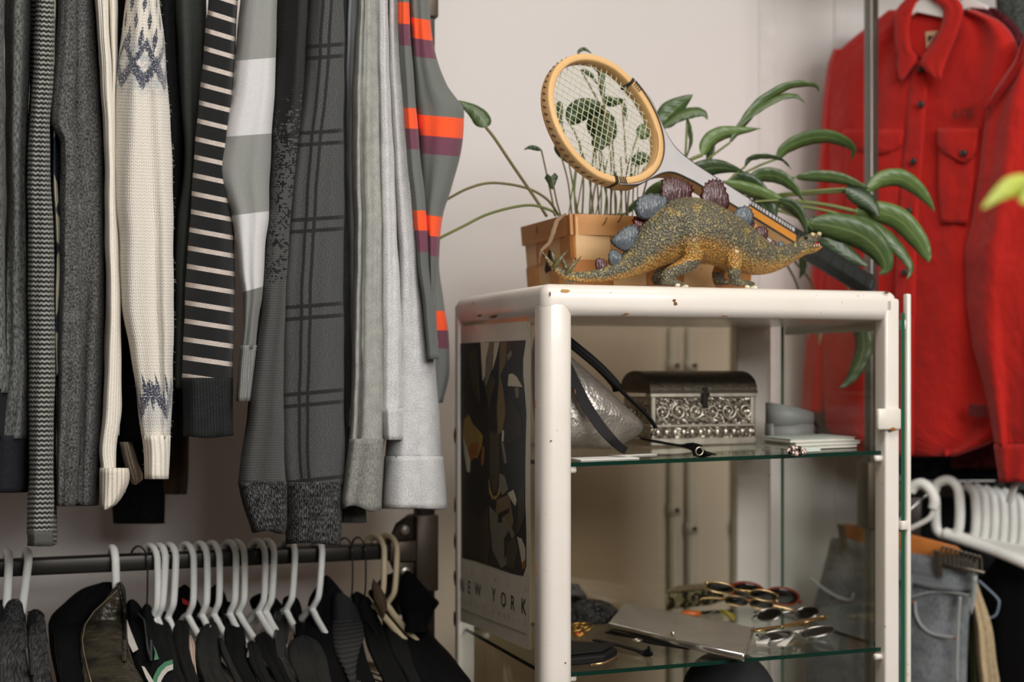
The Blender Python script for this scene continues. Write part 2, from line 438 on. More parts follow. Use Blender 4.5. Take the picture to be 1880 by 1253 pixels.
drape('cuff', [(976, 49, 98), (990, 50, 98), (1003, 49, 97)], cloth('grey_rib_cuff', (84, 86, 80), (96, 98, 92), 'rib', w=0.0025, gap_shade=0.2), yn(-0.012), sl, b=0.034, seed=4)
# cream cardigan with navy dots
def dotted():
    t = NT('cream_navy_motif'); U, u, v = t.uv()
    f = t.step(t.noise(t.vec(U, 1, 0.8), 26, 0), 0.56, 0.6)
    return t.fin(t.mix(f, lin((196, 190, 168)), lin((44, 52, 74))), 0.9)
garment('cardigan', 'thin cream cardigan with navy motifs, a sliver squeezed between flecked knit and charcoal felt', 'cardigan',
        [(T0, 92, 106), (300, 97, 104), (400, 98, 113), (450, 100, 113), (600, 99, 111), (690, 100, 109)], dotted(), 0.035, b=0.1, seed=5)
m_felt = cloth('charcoal_felted_wool', (50, 51, 50), (112, 113, 111), grain=380, contrast=(0.36, 0.66), bump=0.7, stretch=1.5)
o = garment('cardigan', 'charcoal felted wool cardigan with soft lengthwise folds beside the cream ribbed sweater', 'cardigan',
        [(T0, 118, 172), (0, 105, 176), (100, 100, 182), (220, 93, 190), (300, 97, 194), (400, 110, 195), (500, 112, 195), (600, 107, 193), (700, 105, 191), (800, 104, 187), (928, 105, 182)],
        m_felt, 0.03, b=0.1, seed=6, wave=0.005, waves=2.5, grooves=[(-0.25, 0.05, 0.02, 0.14), (-0.75, -0.6, 0.012, 0.15)])
gpart(o, 'front_edge', [(T0, 108, 140), (0, 106, 142), (120, 100, 140), (224, 92, 136), (262, 110, 140), (400, 110, 143), (600, 107, 150), (800, 105, 147), (930, 104, 137)], m_felt, 0.012, b=0.03, seed=7, wave=0.003)
m_creamrib = cloth('cream_rib_knit', (230, 222, 206), (244, 238, 226), 'rib', w=0.0038, gap_shade=0.25, sheen=0.3)
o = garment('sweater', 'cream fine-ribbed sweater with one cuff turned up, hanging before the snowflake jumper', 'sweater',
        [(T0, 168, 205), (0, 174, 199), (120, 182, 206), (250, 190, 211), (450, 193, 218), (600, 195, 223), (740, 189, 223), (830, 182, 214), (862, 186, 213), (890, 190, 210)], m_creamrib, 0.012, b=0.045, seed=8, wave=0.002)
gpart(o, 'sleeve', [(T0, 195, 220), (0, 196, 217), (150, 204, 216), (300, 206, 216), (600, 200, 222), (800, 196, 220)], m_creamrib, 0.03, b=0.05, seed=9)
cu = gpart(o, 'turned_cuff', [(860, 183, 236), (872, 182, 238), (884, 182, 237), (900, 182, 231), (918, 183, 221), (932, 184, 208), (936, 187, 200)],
           cloth('cream_wide_rib', (222, 212, 194), (240, 232, 218), 'rib', w=0.0062, gap_shade=0.45), -0.004, b=0.045, seed=9, wave=0.001, edge=0.3, topopen=True)
gpart(o, 'far_cuff', [(812, 220, 243), (850, 228, 254), (878, 236, 264), (890, 243, 252)], cloth('cream_far_rib', (204, 184, 158), (226, 208, 184), 'rib', w=0.006, gap_shade=0.4), 0.12, b=0.03, seed=10)
# snowflake jumper
def nordic():
    t = NT('cream_snowflake_knit'); U, u, v = t.uv()
    nzj = t.math('MULTIPLY', t.math('SUBTRACT', t.noise(U, 260, 2), 0.5), 0.020)
    vv = t.math('ADD', v, nzj)
    def tri(w, ph=0.0):
        return t.math('ABSOLUTE', t.math('SUBTRACT', t.math('FRACT', t.math('ADD', t.math('DIVIDE', u, w), ph)), 0.5))
    def band(z0, amp, w, th, ph=0.0):   # zigzag line at height z0
        d = t.math('ABSOLUTE', t.math('SUBTRACT', t.math('SUBTRACT', vv, z0), t.math('MULTIPLY', tri(w, ph), amp)))
        return t.math('SUBTRACT', 1.0, t.step(d, th * 0.6, th))
    def dots(z0, w, hh, ph=0.0):
        d1 = t.math('DIVIDE', t.math('ABSOLUTE', t.math('SUBTRACT', vv, z0)), hh)
        d2 = t.math('DIVIDE', tri(w, ph), 0.22)
        return t.math('SUBTRACT', 1.0, t.step(t.math('ADD', d1, d2), 0.7, 1.0))
    z = lambda y: ZC - (y - HZ) / F * 1.99
    base = t.mix(t.noise(U, 700, 2), lin((230, 222, 207)), lin((246, 241, 231)))
    halo = t.math('MULTIPLY', t.math('MULTIPLY', t.step(v, z(190), z(150)), t.math('SUBTRACT', 1.0, t.step(v, z(100), z(55)))), t.step(t.noise(U, 120, 2), 0.35, 0.6))
    col = t.mix(halo, base, lin((196, 198, 200)))
    navy = None
    for s in (band(z(152), 0.05, 0.036, 0.014), band(z(120), 0.06, 0.036, 0.010, 0.5), dots(z(74), 0.022, 0.024), dots(z(40), 0.022, 0.018, 0.5), dots(z(8), 0.022, 0.016),
              band(z(760), 0.075, 0.042, 0.015, 0.2), dots(z(714), 0.018, 0.026, 0.1), dots(z(735), 0.018, 0.02, 0.6)):
        navy = s if navy is None else t.math('MAXIMUM', navy, s)
    halo2 = t.math('MULTIPLY', t.step(v, z(800), z(770)), t.math('SUBTRACT', 1.0, t.step(v, z(715), z(695))))
    col = t.mix(t.math('MULTIPLY', halo2, 0.6), col, lin((205, 206, 208)))
    nav2 = t.math('MULTIPLY', navy, t.step(t.noise(U, 420, 1), 0.28, 0.5))
    col = t.mix(nav2, col, lin((66, 72, 90)))
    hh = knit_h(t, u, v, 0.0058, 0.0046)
    cc = t.n('ShaderNodeCombineColor'); k = t.math('ADD', 0.8, t.math('MULTIPLY', hh, 0.2))  # shade of the stitch gaps put into the wool colour
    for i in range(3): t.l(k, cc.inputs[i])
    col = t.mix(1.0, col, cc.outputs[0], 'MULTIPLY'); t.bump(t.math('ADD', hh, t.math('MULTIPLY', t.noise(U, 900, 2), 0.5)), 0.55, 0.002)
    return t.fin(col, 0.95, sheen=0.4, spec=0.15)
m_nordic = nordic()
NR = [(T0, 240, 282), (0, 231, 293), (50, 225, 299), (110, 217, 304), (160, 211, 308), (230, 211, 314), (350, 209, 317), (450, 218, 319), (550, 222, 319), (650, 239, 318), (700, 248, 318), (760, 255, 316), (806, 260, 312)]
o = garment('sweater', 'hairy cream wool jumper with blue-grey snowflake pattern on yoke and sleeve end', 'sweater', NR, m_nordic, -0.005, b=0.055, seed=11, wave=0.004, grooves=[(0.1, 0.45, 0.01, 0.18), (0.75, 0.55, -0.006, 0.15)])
gpart(o, 'cuff', [(800, 260, 313), (840, 265, 311), (880, 266, 309)], cloth('cream_cuff_rib', (230, 222, 206), (246, 240, 228), 'rib', w=0.008, gap_shade=0.35, bump=0.8, sheen=0.4), -0.006, b=0.045, seed=11)
# stray wool fibres along the sleeve edge
g = G(); rf = random.Random(5)
ysn = [r[0] for r in NR]
for k in range(150):
    y = rf.uniform(0, 870); side = rf.random() < 0.55
    x = pchip(ysn, [r[2 if side else 1] for r in NR], min(y, 806)); sg = 1 if side else -1
    if y > 806: x = 309 if side else 265
    a = P(x - sg * 2, y, 1.99 + 0.17 * x / 740); d = Vector((sg * rf.uniform(0.001, 0.006), rf.uniform(-0.002, 0.002), rf.uniform(-0.005, 0.003)))
    g.tube([a, a + d * 0.6 + Vector((0, 0, 0.001)), a + d], 0.00016, 3)
tag(g.make('fuzz', plain('wool_fibre', (232, 222, 200), 0.9), o), kind='stuff')
m_black = cloth('black_jersey', (24, 25, 26), (34, 35, 36), grain=500, bump=0.3)
m_green = cloth('dark_grey_fleece', (58, 61, 58), (68, 71, 68), grain=400, bump=0.3, stretch=1)
o = garment('sweatshirt', 'plain black sweatshirt hanging behind the snowflake jumper, its ribbed hem below', 'sweatshirt',
        [(T0, 284, 328), (0, 288, 326), (150, 292, 334), (240, 296, 341), (290, 290, 338), (450, 236, 334), (600, 222, 336), (712, 220, 342)], m_black, 0.10, b=0.07, seed=12, grooves=[(0.3, 0.5, 0.01, 0.2)])
gpart(o, 'hem', [(706, 219, 343), (760, 222, 342), (810, 226, 340)], cloth('black_hem_rib', (22, 24, 26), (32, 34, 36), 'rib', w=0.003), 0.098, b=0.066, seed=12)
garment('sweatshirt', 'smooth dark grey-green sweatshirt hanging between snowflake jumper and black-white stripes', 'sweatshirt',
        [(T0, 318, 384), (0, 321, 380), (150, 329, 378), (250, 337, 374), (300, 338, 372), (400, 326, 372), (500, 320, 364), (600, 319, 358), (715, 318, 350)], m_green, 0.06, b=0.06, seed=13, wave=0.004, grooves=[(0.2, 0.1, 0.01, 0.2)])
# black and cream striped sleeve
m_stripe = bands('black_cream_stripe', 33.1 * 2.035 / F, (0.74,), ((36, 37, 38), (216, 204, 194)), v0=ZC - (456 + 13 - HZ) / F * 2.035, kind='knit', w=0.003, h=0.0026, contrast=0.18)
SR = [(T0, 392, 440), (0, 383, 436), (60, 377, 434), (130, 370, 432), (200, 364, 431), (260, 359, 430), (330, 353, 430), (430, 347, 430), (520, 341, 431), (600, 337, 430), (700, 334, 427)]
o = garment('sweater', 'black knitted sweater with narrow cream stripes and a ribbed black cuff', 'sweater', SR, m_stripe, 0.0, b=0.045, seed=14, tilt=13, wave=0.002)
gpart(o, 'cuff', [(694, 333, 428), (740, 336, 427), (803, 337, 428)], cloth('black_cuff_rib', (34, 35, 36), (50, 51, 52), 'rib', w=0.0042, gap_shade=0.5), -0.002, b=0.043, seed=14, hemwave=2)
# blocked sweatshirt
def zone(name, edges, cols, Yd, grain=650):
    """lengths of colour down a garment, edges given as rows"""
    t = NT(name); U, u, v = t.uv(); col = lin(cols[0])
    for e, c in zip(edges, cols[1:]):
        ze = ZC - (e - HZ) / F * Yd; col = t.mix(t.step(v, ze + 0.0008, ze - 0.0008), col, lin(c))
    nz = t.noise(t.vec(U, 1, 0.4), grain, 2, 0.7); k = t.math('ADD', 0.82, t.math('MULTIPLY', nz, 0.36)); cc = t.n('ShaderNodeCombineColor')
    for i in range(3): t.l(k, cc.inputs[i])
    t.bump(nz, 0.35, 0.0012); return t.fin(t.mix(1.0, col, cc.outputs[0], 'MULTIPLY'), 0.9, sheen=0.12, spec=0.2)
m_block = zone('two_grey_blocks', (110, 250, 393, 532), ((140, 142, 138), (202, 202, 202), (138, 140, 136), (204, 204, 204), (116, 119, 116)), 2.03)
o = garment('sweatshirt', 'sweatshirt in wide pale and mid grey blocks with a sharply bent elbow', 'sweatshirt',
        [(T0, 446, 514), (0, 441, 509), (60, 436, 508), (120, 429, 507), (170, 423, 504), (210, 415, 501), (260, 407, 498), (308, 398, 497), (330, 401, 496), (370, 414, 495), (400, 424, 494), (450, 432, 487), (500, 439, 484), (545, 446, 482), (590, 446, 474), (640, 441, 470)],
        m_block, -0.012, b=0.05, seed=15, tilt=-11, wave=0.003)
gpart(o, 'cuff', [(634, 441, 471), (690, 437, 465), (737, 434, 459)], cloth('grey_cuff_rib', (124, 127, 124), (140, 142, 139), 'rib', w=0.0032, gap_shade=0.3), -0.01, b=0.035, seed=15)
# black knit with grey flecks
def fleck():
    t = NT('black_grey_fleck_knit'); U, u, v = t.uv()
    cell = t.vec(U, 1 / 0.0030, 1 / 0.0027); wn = t.n('ShaderNodeTexWhiteNoise', noise_dimensions='2D')
    sn = t.n('ShaderNodeVectorMath', operation='FLOOR'); t.l(cell, sn.inputs[0]); t.l(sn.outputs[0], wn.inputs['Vector'])
    z = lambda y: ZC - (y - HZ) / F * 2.05
    dens = t.math('MULTIPLY', t.step(v, z(75), z(360)), 0.62)
    blot = t.noise(U, 70, 2)
    f = t.math('LESS_THAN', t.math('ADD', t.math('MULTIPLY', wn.outputs[0], 0.55), t.math('MULTIPLY', t.math('SUBTRACT', blot, 0.28), 0.9)), dens)
    full = t.step(v, z(430), z(560))
    f = t.math('MAXIMUM', f, t.math('GREATER_THAN', t.math('ADD', full, t.math('MULTIPLY', blot, 0.4)), 0.95))
    f = t.math('MULTIPLY', f, t.math('LESS_THAN', v, z(80)))
    hh = knit_h(t, u, v, 0.0040, 0.0036)
    col = t.mix(f, lin((26, 26, 27)), t.mix(t.noise(U, 800, 2), lin((60, 61, 61)), lin((112, 113, 111))))
    k = t.math('ADD', 0.55, t.math('MULTIPLY', hh, 0.5)); cc = t.n('ShaderNodeCombineColor')  # painted shade: colour drops in the gaps between stitches
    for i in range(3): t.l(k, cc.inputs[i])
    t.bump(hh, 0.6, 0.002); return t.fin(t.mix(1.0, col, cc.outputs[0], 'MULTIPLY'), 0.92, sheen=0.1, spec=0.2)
m_marl = cloth('charcoal_marl_rib', (28, 29, 30), (112, 113, 113), 'rib', w=0.0035, grain=520, contrast=(0.42, 0.68), gap_shade=0.45)
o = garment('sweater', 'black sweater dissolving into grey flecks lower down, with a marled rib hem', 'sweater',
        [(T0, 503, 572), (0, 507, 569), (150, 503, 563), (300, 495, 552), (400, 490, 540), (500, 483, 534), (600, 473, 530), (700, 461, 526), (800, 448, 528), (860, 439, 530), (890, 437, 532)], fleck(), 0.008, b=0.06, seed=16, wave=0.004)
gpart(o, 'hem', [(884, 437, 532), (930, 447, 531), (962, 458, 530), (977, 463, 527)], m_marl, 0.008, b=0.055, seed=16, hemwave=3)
# charcoal windowpane check
def plaid():
    t = NT('charcoal_windowpane_check'); U, u, v = t.uv()
    z = lambda y: ZC - (y - HZ) / F * 2.06
    nzj = t.math('MULTIPLY', t.math('SUBTRACT', t.noise(U, 300, 1), 0.5), 0.003); per = 160 * 2.06 / F
    fv = t.math('FRACT', t.math('DIVIDE', t.math('ADD', t.math('SUBTRACT', z(75) + 20 * per, v), nzj), per))
    def line(f, c, w): return t.math('SUBTRACT', 1.0, t.step(t.math('ABSOLUTE', t.math('SUBTRACT', f, c)), w * 0.6, w))
    h = t.math('MAXIMUM', line(fv, 0.04, 0.028), line(fv, 0.175, 0.028))
    uu = t.math('ADD', u, t.math('MULTIPLY', nzj, 0.7))
    vl = t.math('MAXIMUM', line(uu, 0.572 + 0.046, 0.0030), line(uu, 0.572 + 0.0585, 0.0030))
    L = t.math('MAXIMUM', h, vl)
    g = t.noise(t.vec(U, 0.5, 1.6), 900, 2, 0.7)
    col = t.mix(t.step(g, 0.3, 0.75), lin((46, 47, 48)), lin((104, 105, 104)))
    col = t.mix(t.math('MULTIPLY', L, 0.85), col, lin((30, 30, 32)))
    hh = t.math('MULTIPLY', rib_h(t, u, 0.0022), rib_h(t, v, 0.0022)); t.bump(t.math('ADD', hh, g), 0.4, 0.0012)
    return t.fin(col, 0.92, sheen=0.1, spec=0.2)
o = garment('sweater', 'charcoal sweater with a black double-line windowpane check and long ribbed hem', 'sweater',
        [(T0, 572, 634), (0, 567, 632), (120, 560, 632), (240, 546, 632), (400, 529, 632), (530, 520, 631), (700, 515, 632), (850, 516, 634), (892, 521, 632)], plaid(), 0.0, b=0.055, seed=17, tilt=-10, wave=0.003, grooves=[(-0.55, -0.55, 0.006, 0.2)])
gpart(o, 'hem', [(886, 523, 629), (940, 525, 628), (998, 525, 625)], m_marl, -0.002, b=0.052, seed=17, hemwave=-2)
garment('cardigan', 'slate grey cardigan mostly hidden, its hem corner peeping out beside the checked hem', 'cardigan',
        [(T0, 622, 652), (0, 628, 642), (300, 628, 644), (450, 626, 650), (700, 626, 652), (850, 622, 662), (925, 618, 671), (960, 616, 673)], cloth('slate_grey_knit', (70, 73, 72), (92, 95, 93), 'rib', w=0.003, gap_shade=0.3), 0.075, b=0.05, seed=18)
garment('shirt', 'pale blue-grey shirt edge tucked between the check and the heather grey sweater', 'shirt',
        [(T0, 636, 668), (0, 638, 662), (200, 635, 660), (400, 638, 662), (560, 643, 664), (700, 644, 664), (790, 640, 660)], cloth('pale_blue_grey_cotton', (176, 182, 190), (190, 195, 202), grain=700, bump=0.2), 0.055, b=0.04, seed=19)
m_heather = cloth('heather_grey_slub', (126, 127, 122), (184, 185, 179), grain=380, stretch=0.18, contrast=(0.38, 0.62), bump=0.45)
o = garment('sweater', 'slubby heather grey fine sweater in two folds with a flared rib hem', 'sweater',
        [(T0, 660, 688), (0, 655, 695), (120, 649, 697), (200, 645, 699), (280, 645, 700), (400, 649, 702), (480, 648, 703), (600, 647, 704), (700, 645, 705), (780, 643, 707), (812, 641, 706)],
        m_heather, -0.004, b=0.055, seed=20, wave=0.003, grooves=[(-0.2, -0.5, 0.03, 0.12), (0.5, 0.5, 0.006, 0.2)])
gpart(o, 'hem', [(806, 641, 706), (850, 636, 703), (890, 631, 701), (920, 627, 700), (934, 627, 700)], cloth('heather_fine_rib', (132, 132, 126), (170, 170, 164), 'weave', w=0.0022, h=0.0022, gap_shade=0.3, grain=500), -0.005, b=0.05, seed=20, hemwave=5)
m_lightgrey = cloth('light_grey_sweat_jersey', (172, 172, 172), (216, 216, 216), grain=400, stretch=0.6, contrast=(0.36, 0.64), bump=0.3)
o = garment('sweatshirt', 'pale grey sweatshirt with a large plain hem, hanging next to the orange striped jumper', 'sweatshirt',
        [(T0, 708, 728), (0, 711, 736), (100, 712, 740), (250, 716, 756), (360, 722, 768), (500, 728, 778), (580, 726, 787), (690, 720, 800), (780, 712, 808), (842, 707, 812)], m_lightgrey, 0.03, b=0.09, seed=21, tilt=-14, wave=0.004, grooves=[(0.2, -0.1, 0.008, 0.25)])
hm = gpart(o, 'hem', [(838, 706, 813), (880, 703, 817), (934, 701, 821)], m_lightgrey, 0.026, b=0.088, seed=21, hemwave=-1)
gpart(o, 'seam', [(838, 707, 812.6), (842, 707, 813)], cloth('grey_seam_thread', (120, 120, 120), (140, 140, 140)), 0.0255, b=0.0895, seed=21, edge=0.2)
o = garment('sweatshirt', 'pale grey sweatshirt showing only a slim sleeve and cuff between heather and large hem', 'sweatshirt',
        [(T0, 684, 716), (0, 688, 712), (200, 692, 719), (400, 696, 728), (600, 698, 737), (754, 698, 740)], m_lightgrey, 0.012, b=0.04, seed=22, wave=0.003)
gpart(o, 'cuff', [(750, 698, 741), (780, 700, 740), (808, 702, 740)], m_lightgrey, 0.008, b=0.04, seed=22)
# orange, plum and grey jumper
def jumper(name, edges):
    og, pl, g1, g2 = (243, 90, 48), (112, 68, 84), (106, 110, 106), (98, 101, 98)
    cols = []
    seq = [g1, og, pl, g1, og, pl, g1, og, pl, g1, og, pl, g2]
    return zone(name, edges, seq, 2.1)
o = garment('sweater', 'grey jumper with orange and plum stripes and a pointed elbow against the white wall', 'sweater',
        [(T0, 752, 776), (0, 750, 788), (40, 752, 790), (95, 756, 800), (155, 760, 820), (186, 762, 842), (202, 764, 852), (230, 766, 851), (285, 770, 845), (350, 774, 828), (390, 776, 815), (440, 780, 808), (500, 784, 803), (560, 788, 798)],
        jumper('orange_plum_stripe_sleeve', (-160, -120, -80, 26, 64, 98, 206, 244, 278, 392, 430, 467)), 0.02, b=0.05, seed=23, tilt=3, wave=0.003)
gpart(o, 'sleeve', [(T0, 728, 750), (0, 730, 752), (100, 733, 757), (200, 740, 764), (300, 748, 774), (400, 758, 784), (480, 766, 788), (560, 776, 800), (660, 784, 806)],
      jumper('orange_plum_stripe_near', (-160, -120, -80, 0, 40, 80, 195, 233, 271, 384, 421, 461)), 0.012, b=0.035, seed=24, wave=0.002)
gpart(o, 'body', [(T0, 738, 780), (200, 750, 796), (400, 764, 806), (480, 772, 806), (560, 778, 816), (610, 782, 824), (680, 782, 825), (740, 780, 812)],
      zone('orange_plum_stripe_lower', (420, 455, 570, 606, 640), ((112, 115, 112), (112, 68, 84), (112, 115, 112), (243, 90, 48), (112, 68, 84), (112, 115, 114)), 2.24), 0.15, b=0.05, seed=25)
# dark things hanging low behind the knitwear
M_BLK = cloth('black_wool', (12, 12, 13), (22, 22, 23), grain=500, bump=0.3)
o = drape('coat', [(T0, 215, 300), (400, 205, 300), (700, 200, 304), (880, 205, 303), (962, 208, 302)], M_BLK, lambda a, c: 2.32, None, b=0.035, seed=26); tag(o, 'black coat tail hanging low behind the cream cuff', 'coat', KG)
o = drape('jacket', [(T0, 290, 350), (400, 285, 350), (700, 284, 348), (880, 286, 346), (908, 288, 344)], cloth('dark_brown_wool', (58, 44, 32), (72, 56, 42), grain=500), lambda a, c: 2.34, None, b=0.03, seed=27); tag(o, 'dark brown jacket tail hanging behind the snowflake cuff', 'jacket', KG)
# ================================================================ THE GLASS CABINET
CB = Vector((0.044, 2.0, 0.0)); TH = math.atan2(RD.y, RD.x)
def W(x, y, z): return CB + RD * x + ND * y + Vector((0, 0, z))       # cabinet frame -> place
def on_y(px, py, y): return hit(px, py, W(0, y, 0), ND)               # sight line meets the upright plane y metres behind the cabinet front
CW, CD, CT = 0.593, 0.42, 1.473
def enamel():
    t = NT('chipped_white_enamel'); o = t.obj()
    nz = t.noise(o, 9, 4); spots = t.step(t.noise(o, 34, 3, 0.65), 0.705, 0.73)
    fine = t.step(t.noise(o, 120, 2), 0.72, 0.76)
    col = t.mix(nz, lin((222, 214, 203)), lin((236, 231, 223)))
    col = t.mix(t.math('MULTIPLY', spots, 0.75), col, lin((118, 74, 38)))
    col = t.mix(t.math('MULTIPLY', fine, 0.5), col, lin((150, 120, 90)))
    t.bump(t.math('ADD', t.noise(o, 60, 2), t.math('MULTIPLY', spots, -1.5)), 0.08, 0.002)
    return t.fin(col, 0.32, coat=0.2)
M_ENAMEL = enamel()
def glass(name, tint, refl=1.0, rough=0.03):
    """thin pane: clear transmission with a Schlick reflection"""
    m = bpy.data.materials.new(name); m.use_nodes = True; t = m.node_tree; t.nodes.clear()
    N = lambda k, **a: (lambda n: ([setattr(n, p, q) for p, q in a.items()], n)[1])(t.nodes.new(k))
    o = N('ShaderNodeOutputMaterial'); mx = N('ShaderNodeMixShader'); tr = N('ShaderNodeBsdfTransparent'); gl = N('ShaderNodeBsdfGlossy')
    ge = N('ShaderNodeNewGeometry'); dt = N('ShaderNodeVectorMath', operation='DOT_PRODUCT'); ab = N('ShaderNodeMath', operation='ABSOLUTE')
    iv = N('ShaderNodeMath', operation='SUBTRACT'); pw = N('ShaderNodeMath', operation='POWER'); ma = N('ShaderNodeMath', operation='MULTIPLY_ADD')
    L = t.links.new
    L(ge.outputs['Incoming'], dt.inputs[0]); L(ge.outputs['Normal'], dt.inputs[1]); L(dt.outputs['Value'], ab.inputs[0]); iv.inputs[0].default_value = 1.0; L(ab.outputs[0], iv.inputs[1])
    L(iv.outputs[0], pw.inputs[0]); pw.inputs[1].default_value = 5.0; L(pw.outputs[0], ma.inputs[0]); ma.inputs[1].default_value = 0.6 * refl; ma.inputs[2].default_value = 0.035 * refl
    tr.inputs[0].default_value = tint + (1,); gl.inputs['Roughness'].default_value = rough; gl.inputs[0].default_value = (0.9, 0.95, 0.92, 1)
    L(ma.outputs[0], mx.inputs[0]); L(tr.outputs[0], mx.inputs[1]); L(gl.outputs[0], mx.inputs[2]); L(mx.outputs[0], o.inputs[0])
    return m
M_GLASS = glass('clear_glass', (0.97, 0.985, 0.97))
M_BACKGLASS = glass('dusty_shade_tinted_glass', (0.78, 0.735, 0.64), 0.8)  # tint carries dust plus the shade on the wall behind the cabinet
M_SIDEGLASS = glass('side_glass', (0.93, 0.93, 0.91), 0.8)
M_EDGE = plain('green_glass_edge', (14, 46, 36), 0.12, coat=0.3); M_EDGE2 = plain('bright_green_glass_edge', (26, 88, 62), 0.12, coat=0.5)
def slab_glass(name, lo, hi, parent, mat, edge_mat, tiltx=0, tilty=0):
    g = G(); g.box(lo, hi)
    for v in g.v: v.z += tiltx * v.x + tilty * v.y
    d = [hi[i] - lo[i] for i in range(3)]; ax = d.index(min(d))
    big = {0: (3, 5), 1: (2, 4), 2: (0, 1)}[ax]
    return mob(name, g.v, g.f, None, parent, local=True, smooth=False, mats=[mat, edge_mat], fmat=[0 if i in big else 1 for i in range(6)])
cab = empty('display_cabinet', CB, 'old white enamelled metal display cabinet with glass shelves and rusty chips', 'cabinet', None, TH)
def rbar(name, lo, hi, r, seg=5):
    g = G(); g.box(lo, hi); return g.make(name, M_ENAMEL, cab, local=True, bevel=r, seg=seg)
# roof pan with well rounded edges
g = G(); g.box((0, 0, CT - 0.046), (CW, CD, CT)); g.make('top', M_ENAMEL, cab, local=True, bevel=0.016, seg=6)
PW = 0.048
rbar('post', (0, 0, 0.14), (PW, PW, CT - 0.012), 0.017, 6)
rbar('post', (CW - 0.026, 0.0, 0.14), (CW, 0.03, CT - 0.012), 0.004)
rbar('post', (0, CD - 0.02, 0.14), (0.03, CD, CT - 0.012), 0.005)
rbar('post', (CW - 0.07, CD - 0.03, 0.14), (CW, CD, CT - 0.012), 0.006)
rbar('bottom', (0, 0, 0.14), (CW, CD, 0.19), 0.012)
for x in (0.004, CW - 0.034):
    for y in (0.004, CD - 0.034):
        g = G(); g.tube([(x + 0.015, y + 0.015, 0.14), (x + 0.015, y + 0.015, 0.0)], [0.016, 0.011], 16); g.make('leg', M_ENAMEL, cab, local=True)
slab_glass('back_pane', (0.02, CD - 0.012, 0.185), (CW - 0.05, CD - 0.007, CT - 0.04), cab, M_BACKGLASS, M_EDGE)
slab_glass('side_pane', (0.006, PW - 0.012, 0.185), (0.010, CD - 0.012, CT - 0.04), cab, M_SIDEGLASS, M_EDGE)
slab_glass('side_pane', (CW - 0.012, 0.02, 0.185), (CW - 0.008, CD - 0.015, CT - 0.04), cab, M_SIDEGLASS, M_EDGE)
Z1, Z2 = 1.2165, 0.9165
TX1, TY1 = 0.014, 0.016
def z1(x, y): return Z1 + TX1 * x + TY1 * y
slab_glass('shelf', (0.014, 0.012, Z1 - 0.006), (CW - 0.014, CD - 0.016, Z1), cab, M_GLASS, M_EDGE, TX1, TY1)
slab_glass('shelf', (0.014, 0.012, Z2 - 0.006), (CW - 0.014, CD - 0.016, Z2), cab, M_GLASS, M_EDGE, 0.004, 0.0)
slab_glass('shelf', (0.014, 0.012, 0.55), (CW - 0.014, CD - 0.016, 0.556), cab, M_GLASS, M_EDGE)
# shelf pegs
g0 = None
for z in (Z1 - 0.012, Z2 - 0.012, 0.542):
    for x, y in ((CW - 0.026, 0.012), (CW - 0.03, CD - 0.04), (0.036, CD - 0.04), (PW + 0.001, 0.03)):
        sx = -0.012 if x > 0.3 else 0.012
        zz = z + (TX1 * x + TY1 * y if z > 1.1 else 0)
        G().tube([(x, y, zz), (x + sx, y, zz)], 0.005, 10).make('shelf_peg', M_ENAMEL, cab, local=True)
# the door folded back along the cabinet's side: glass leaf between clips on a slim rail
dr = slab_glass('door', (CW + 0.001, -0.002, 0.19), (CW + 0.0075, 0.36, CT - 0.034), cab, M_GLASS, M_EDGE2)
g = G(); g.box((CW + 0.011, -0.004, 0.17), (CW + 0.019, 0.008, CT - 0.004)); g.make('door_stile', M_ENAMEL, dr, local=True, bevel=0.0025)
g = G(); g.box((CW - 0.0005, -0.006, 0.0), (CW + 0.012, 0.004, 0.014))
zc = on_y(1652, 965, 0).z
for v in g.v: v.z += zc - 0.007
g.make('door_clip', M_ENAMEL, dr, local=True, bevel=0.0015)
for zz in (0.2, CT - 0.06):
    g = G(); g.box((CW + 0.009, 0.0, zz), (CW + 0.013, 0.36, zz + 0.015)); g.make('door_rail', M_ENAMEL, dr, local=True)
# latch block on the door post
zl = on_y(1625, 770, 0).z
g = G(); g.box((CW - 0.044, -0.008, zl - 0.0165), (CW - 0.002, 0.002, zl + 0.0165)); lt = g.make('latch', plain('cream_latch', (226, 220, 208), 0.35), cab, local=True, bevel=0.003)
G().blob((CW - 0.018, -0.008, zl - 0.0155), 0.005, 0.002, 0.003).make('rust_spot', plain('latch_rust', (150, 92, 36), 0.8), lt, local=True)
# chips where the enamel has gone
M_RUST = plain('rust', (112, 70, 38), 0.85, bump=0.3); M_RUST2 = plain('pale_rust', (186, 146, 84), 0.8)
rr = random.Random(3)
def chip(px, py, y, rx, rz, m=None, side=False):
    c = hit(px, py, W(-0.0003, 0, 0), RD) if side else on_y(px, py, y - 0.0004)
    g = G(); n = 11; ring = []
    a = ND if side else RD
    for k in range(n):
        q = 0.7 + 0.5 * rr.random(); ring.append(c + a * (math.cos(2 * PI * k / n) * rx * q) + Vector((0, 0, math.sin(2 * PI * k / n) * rz * q)))
    g.prism(ring, (RD if side else ND) * 0.0006)
    g.make('rust_spot', m or M_RUST, cab, smooth=False)
for a in ((1240, 558, 0, 0.0035, 0.003), (1238, 552, 0, 0.003, 0.002), (1038, 534, 0, 0.007, 0.0025, M_RUST2), (1010, 540, 0, 0.0012, 0.003), (1628, 537, 0, 0.004, 0.002), (1150, 577, 0, 0.005, 0.0012), (1330, 581, 0, 0.006, 0.001),
          (984, 744, 0, 0.0012, 0.006), (985, 1045, 0, 0.001, 0.008), (1056, 720, 0, 0.001, 0.004), (1038, 1218, 0, 0.0015, 0.0012), (1012, 810, 0, 0.0016, 0.001)): chip(*a)
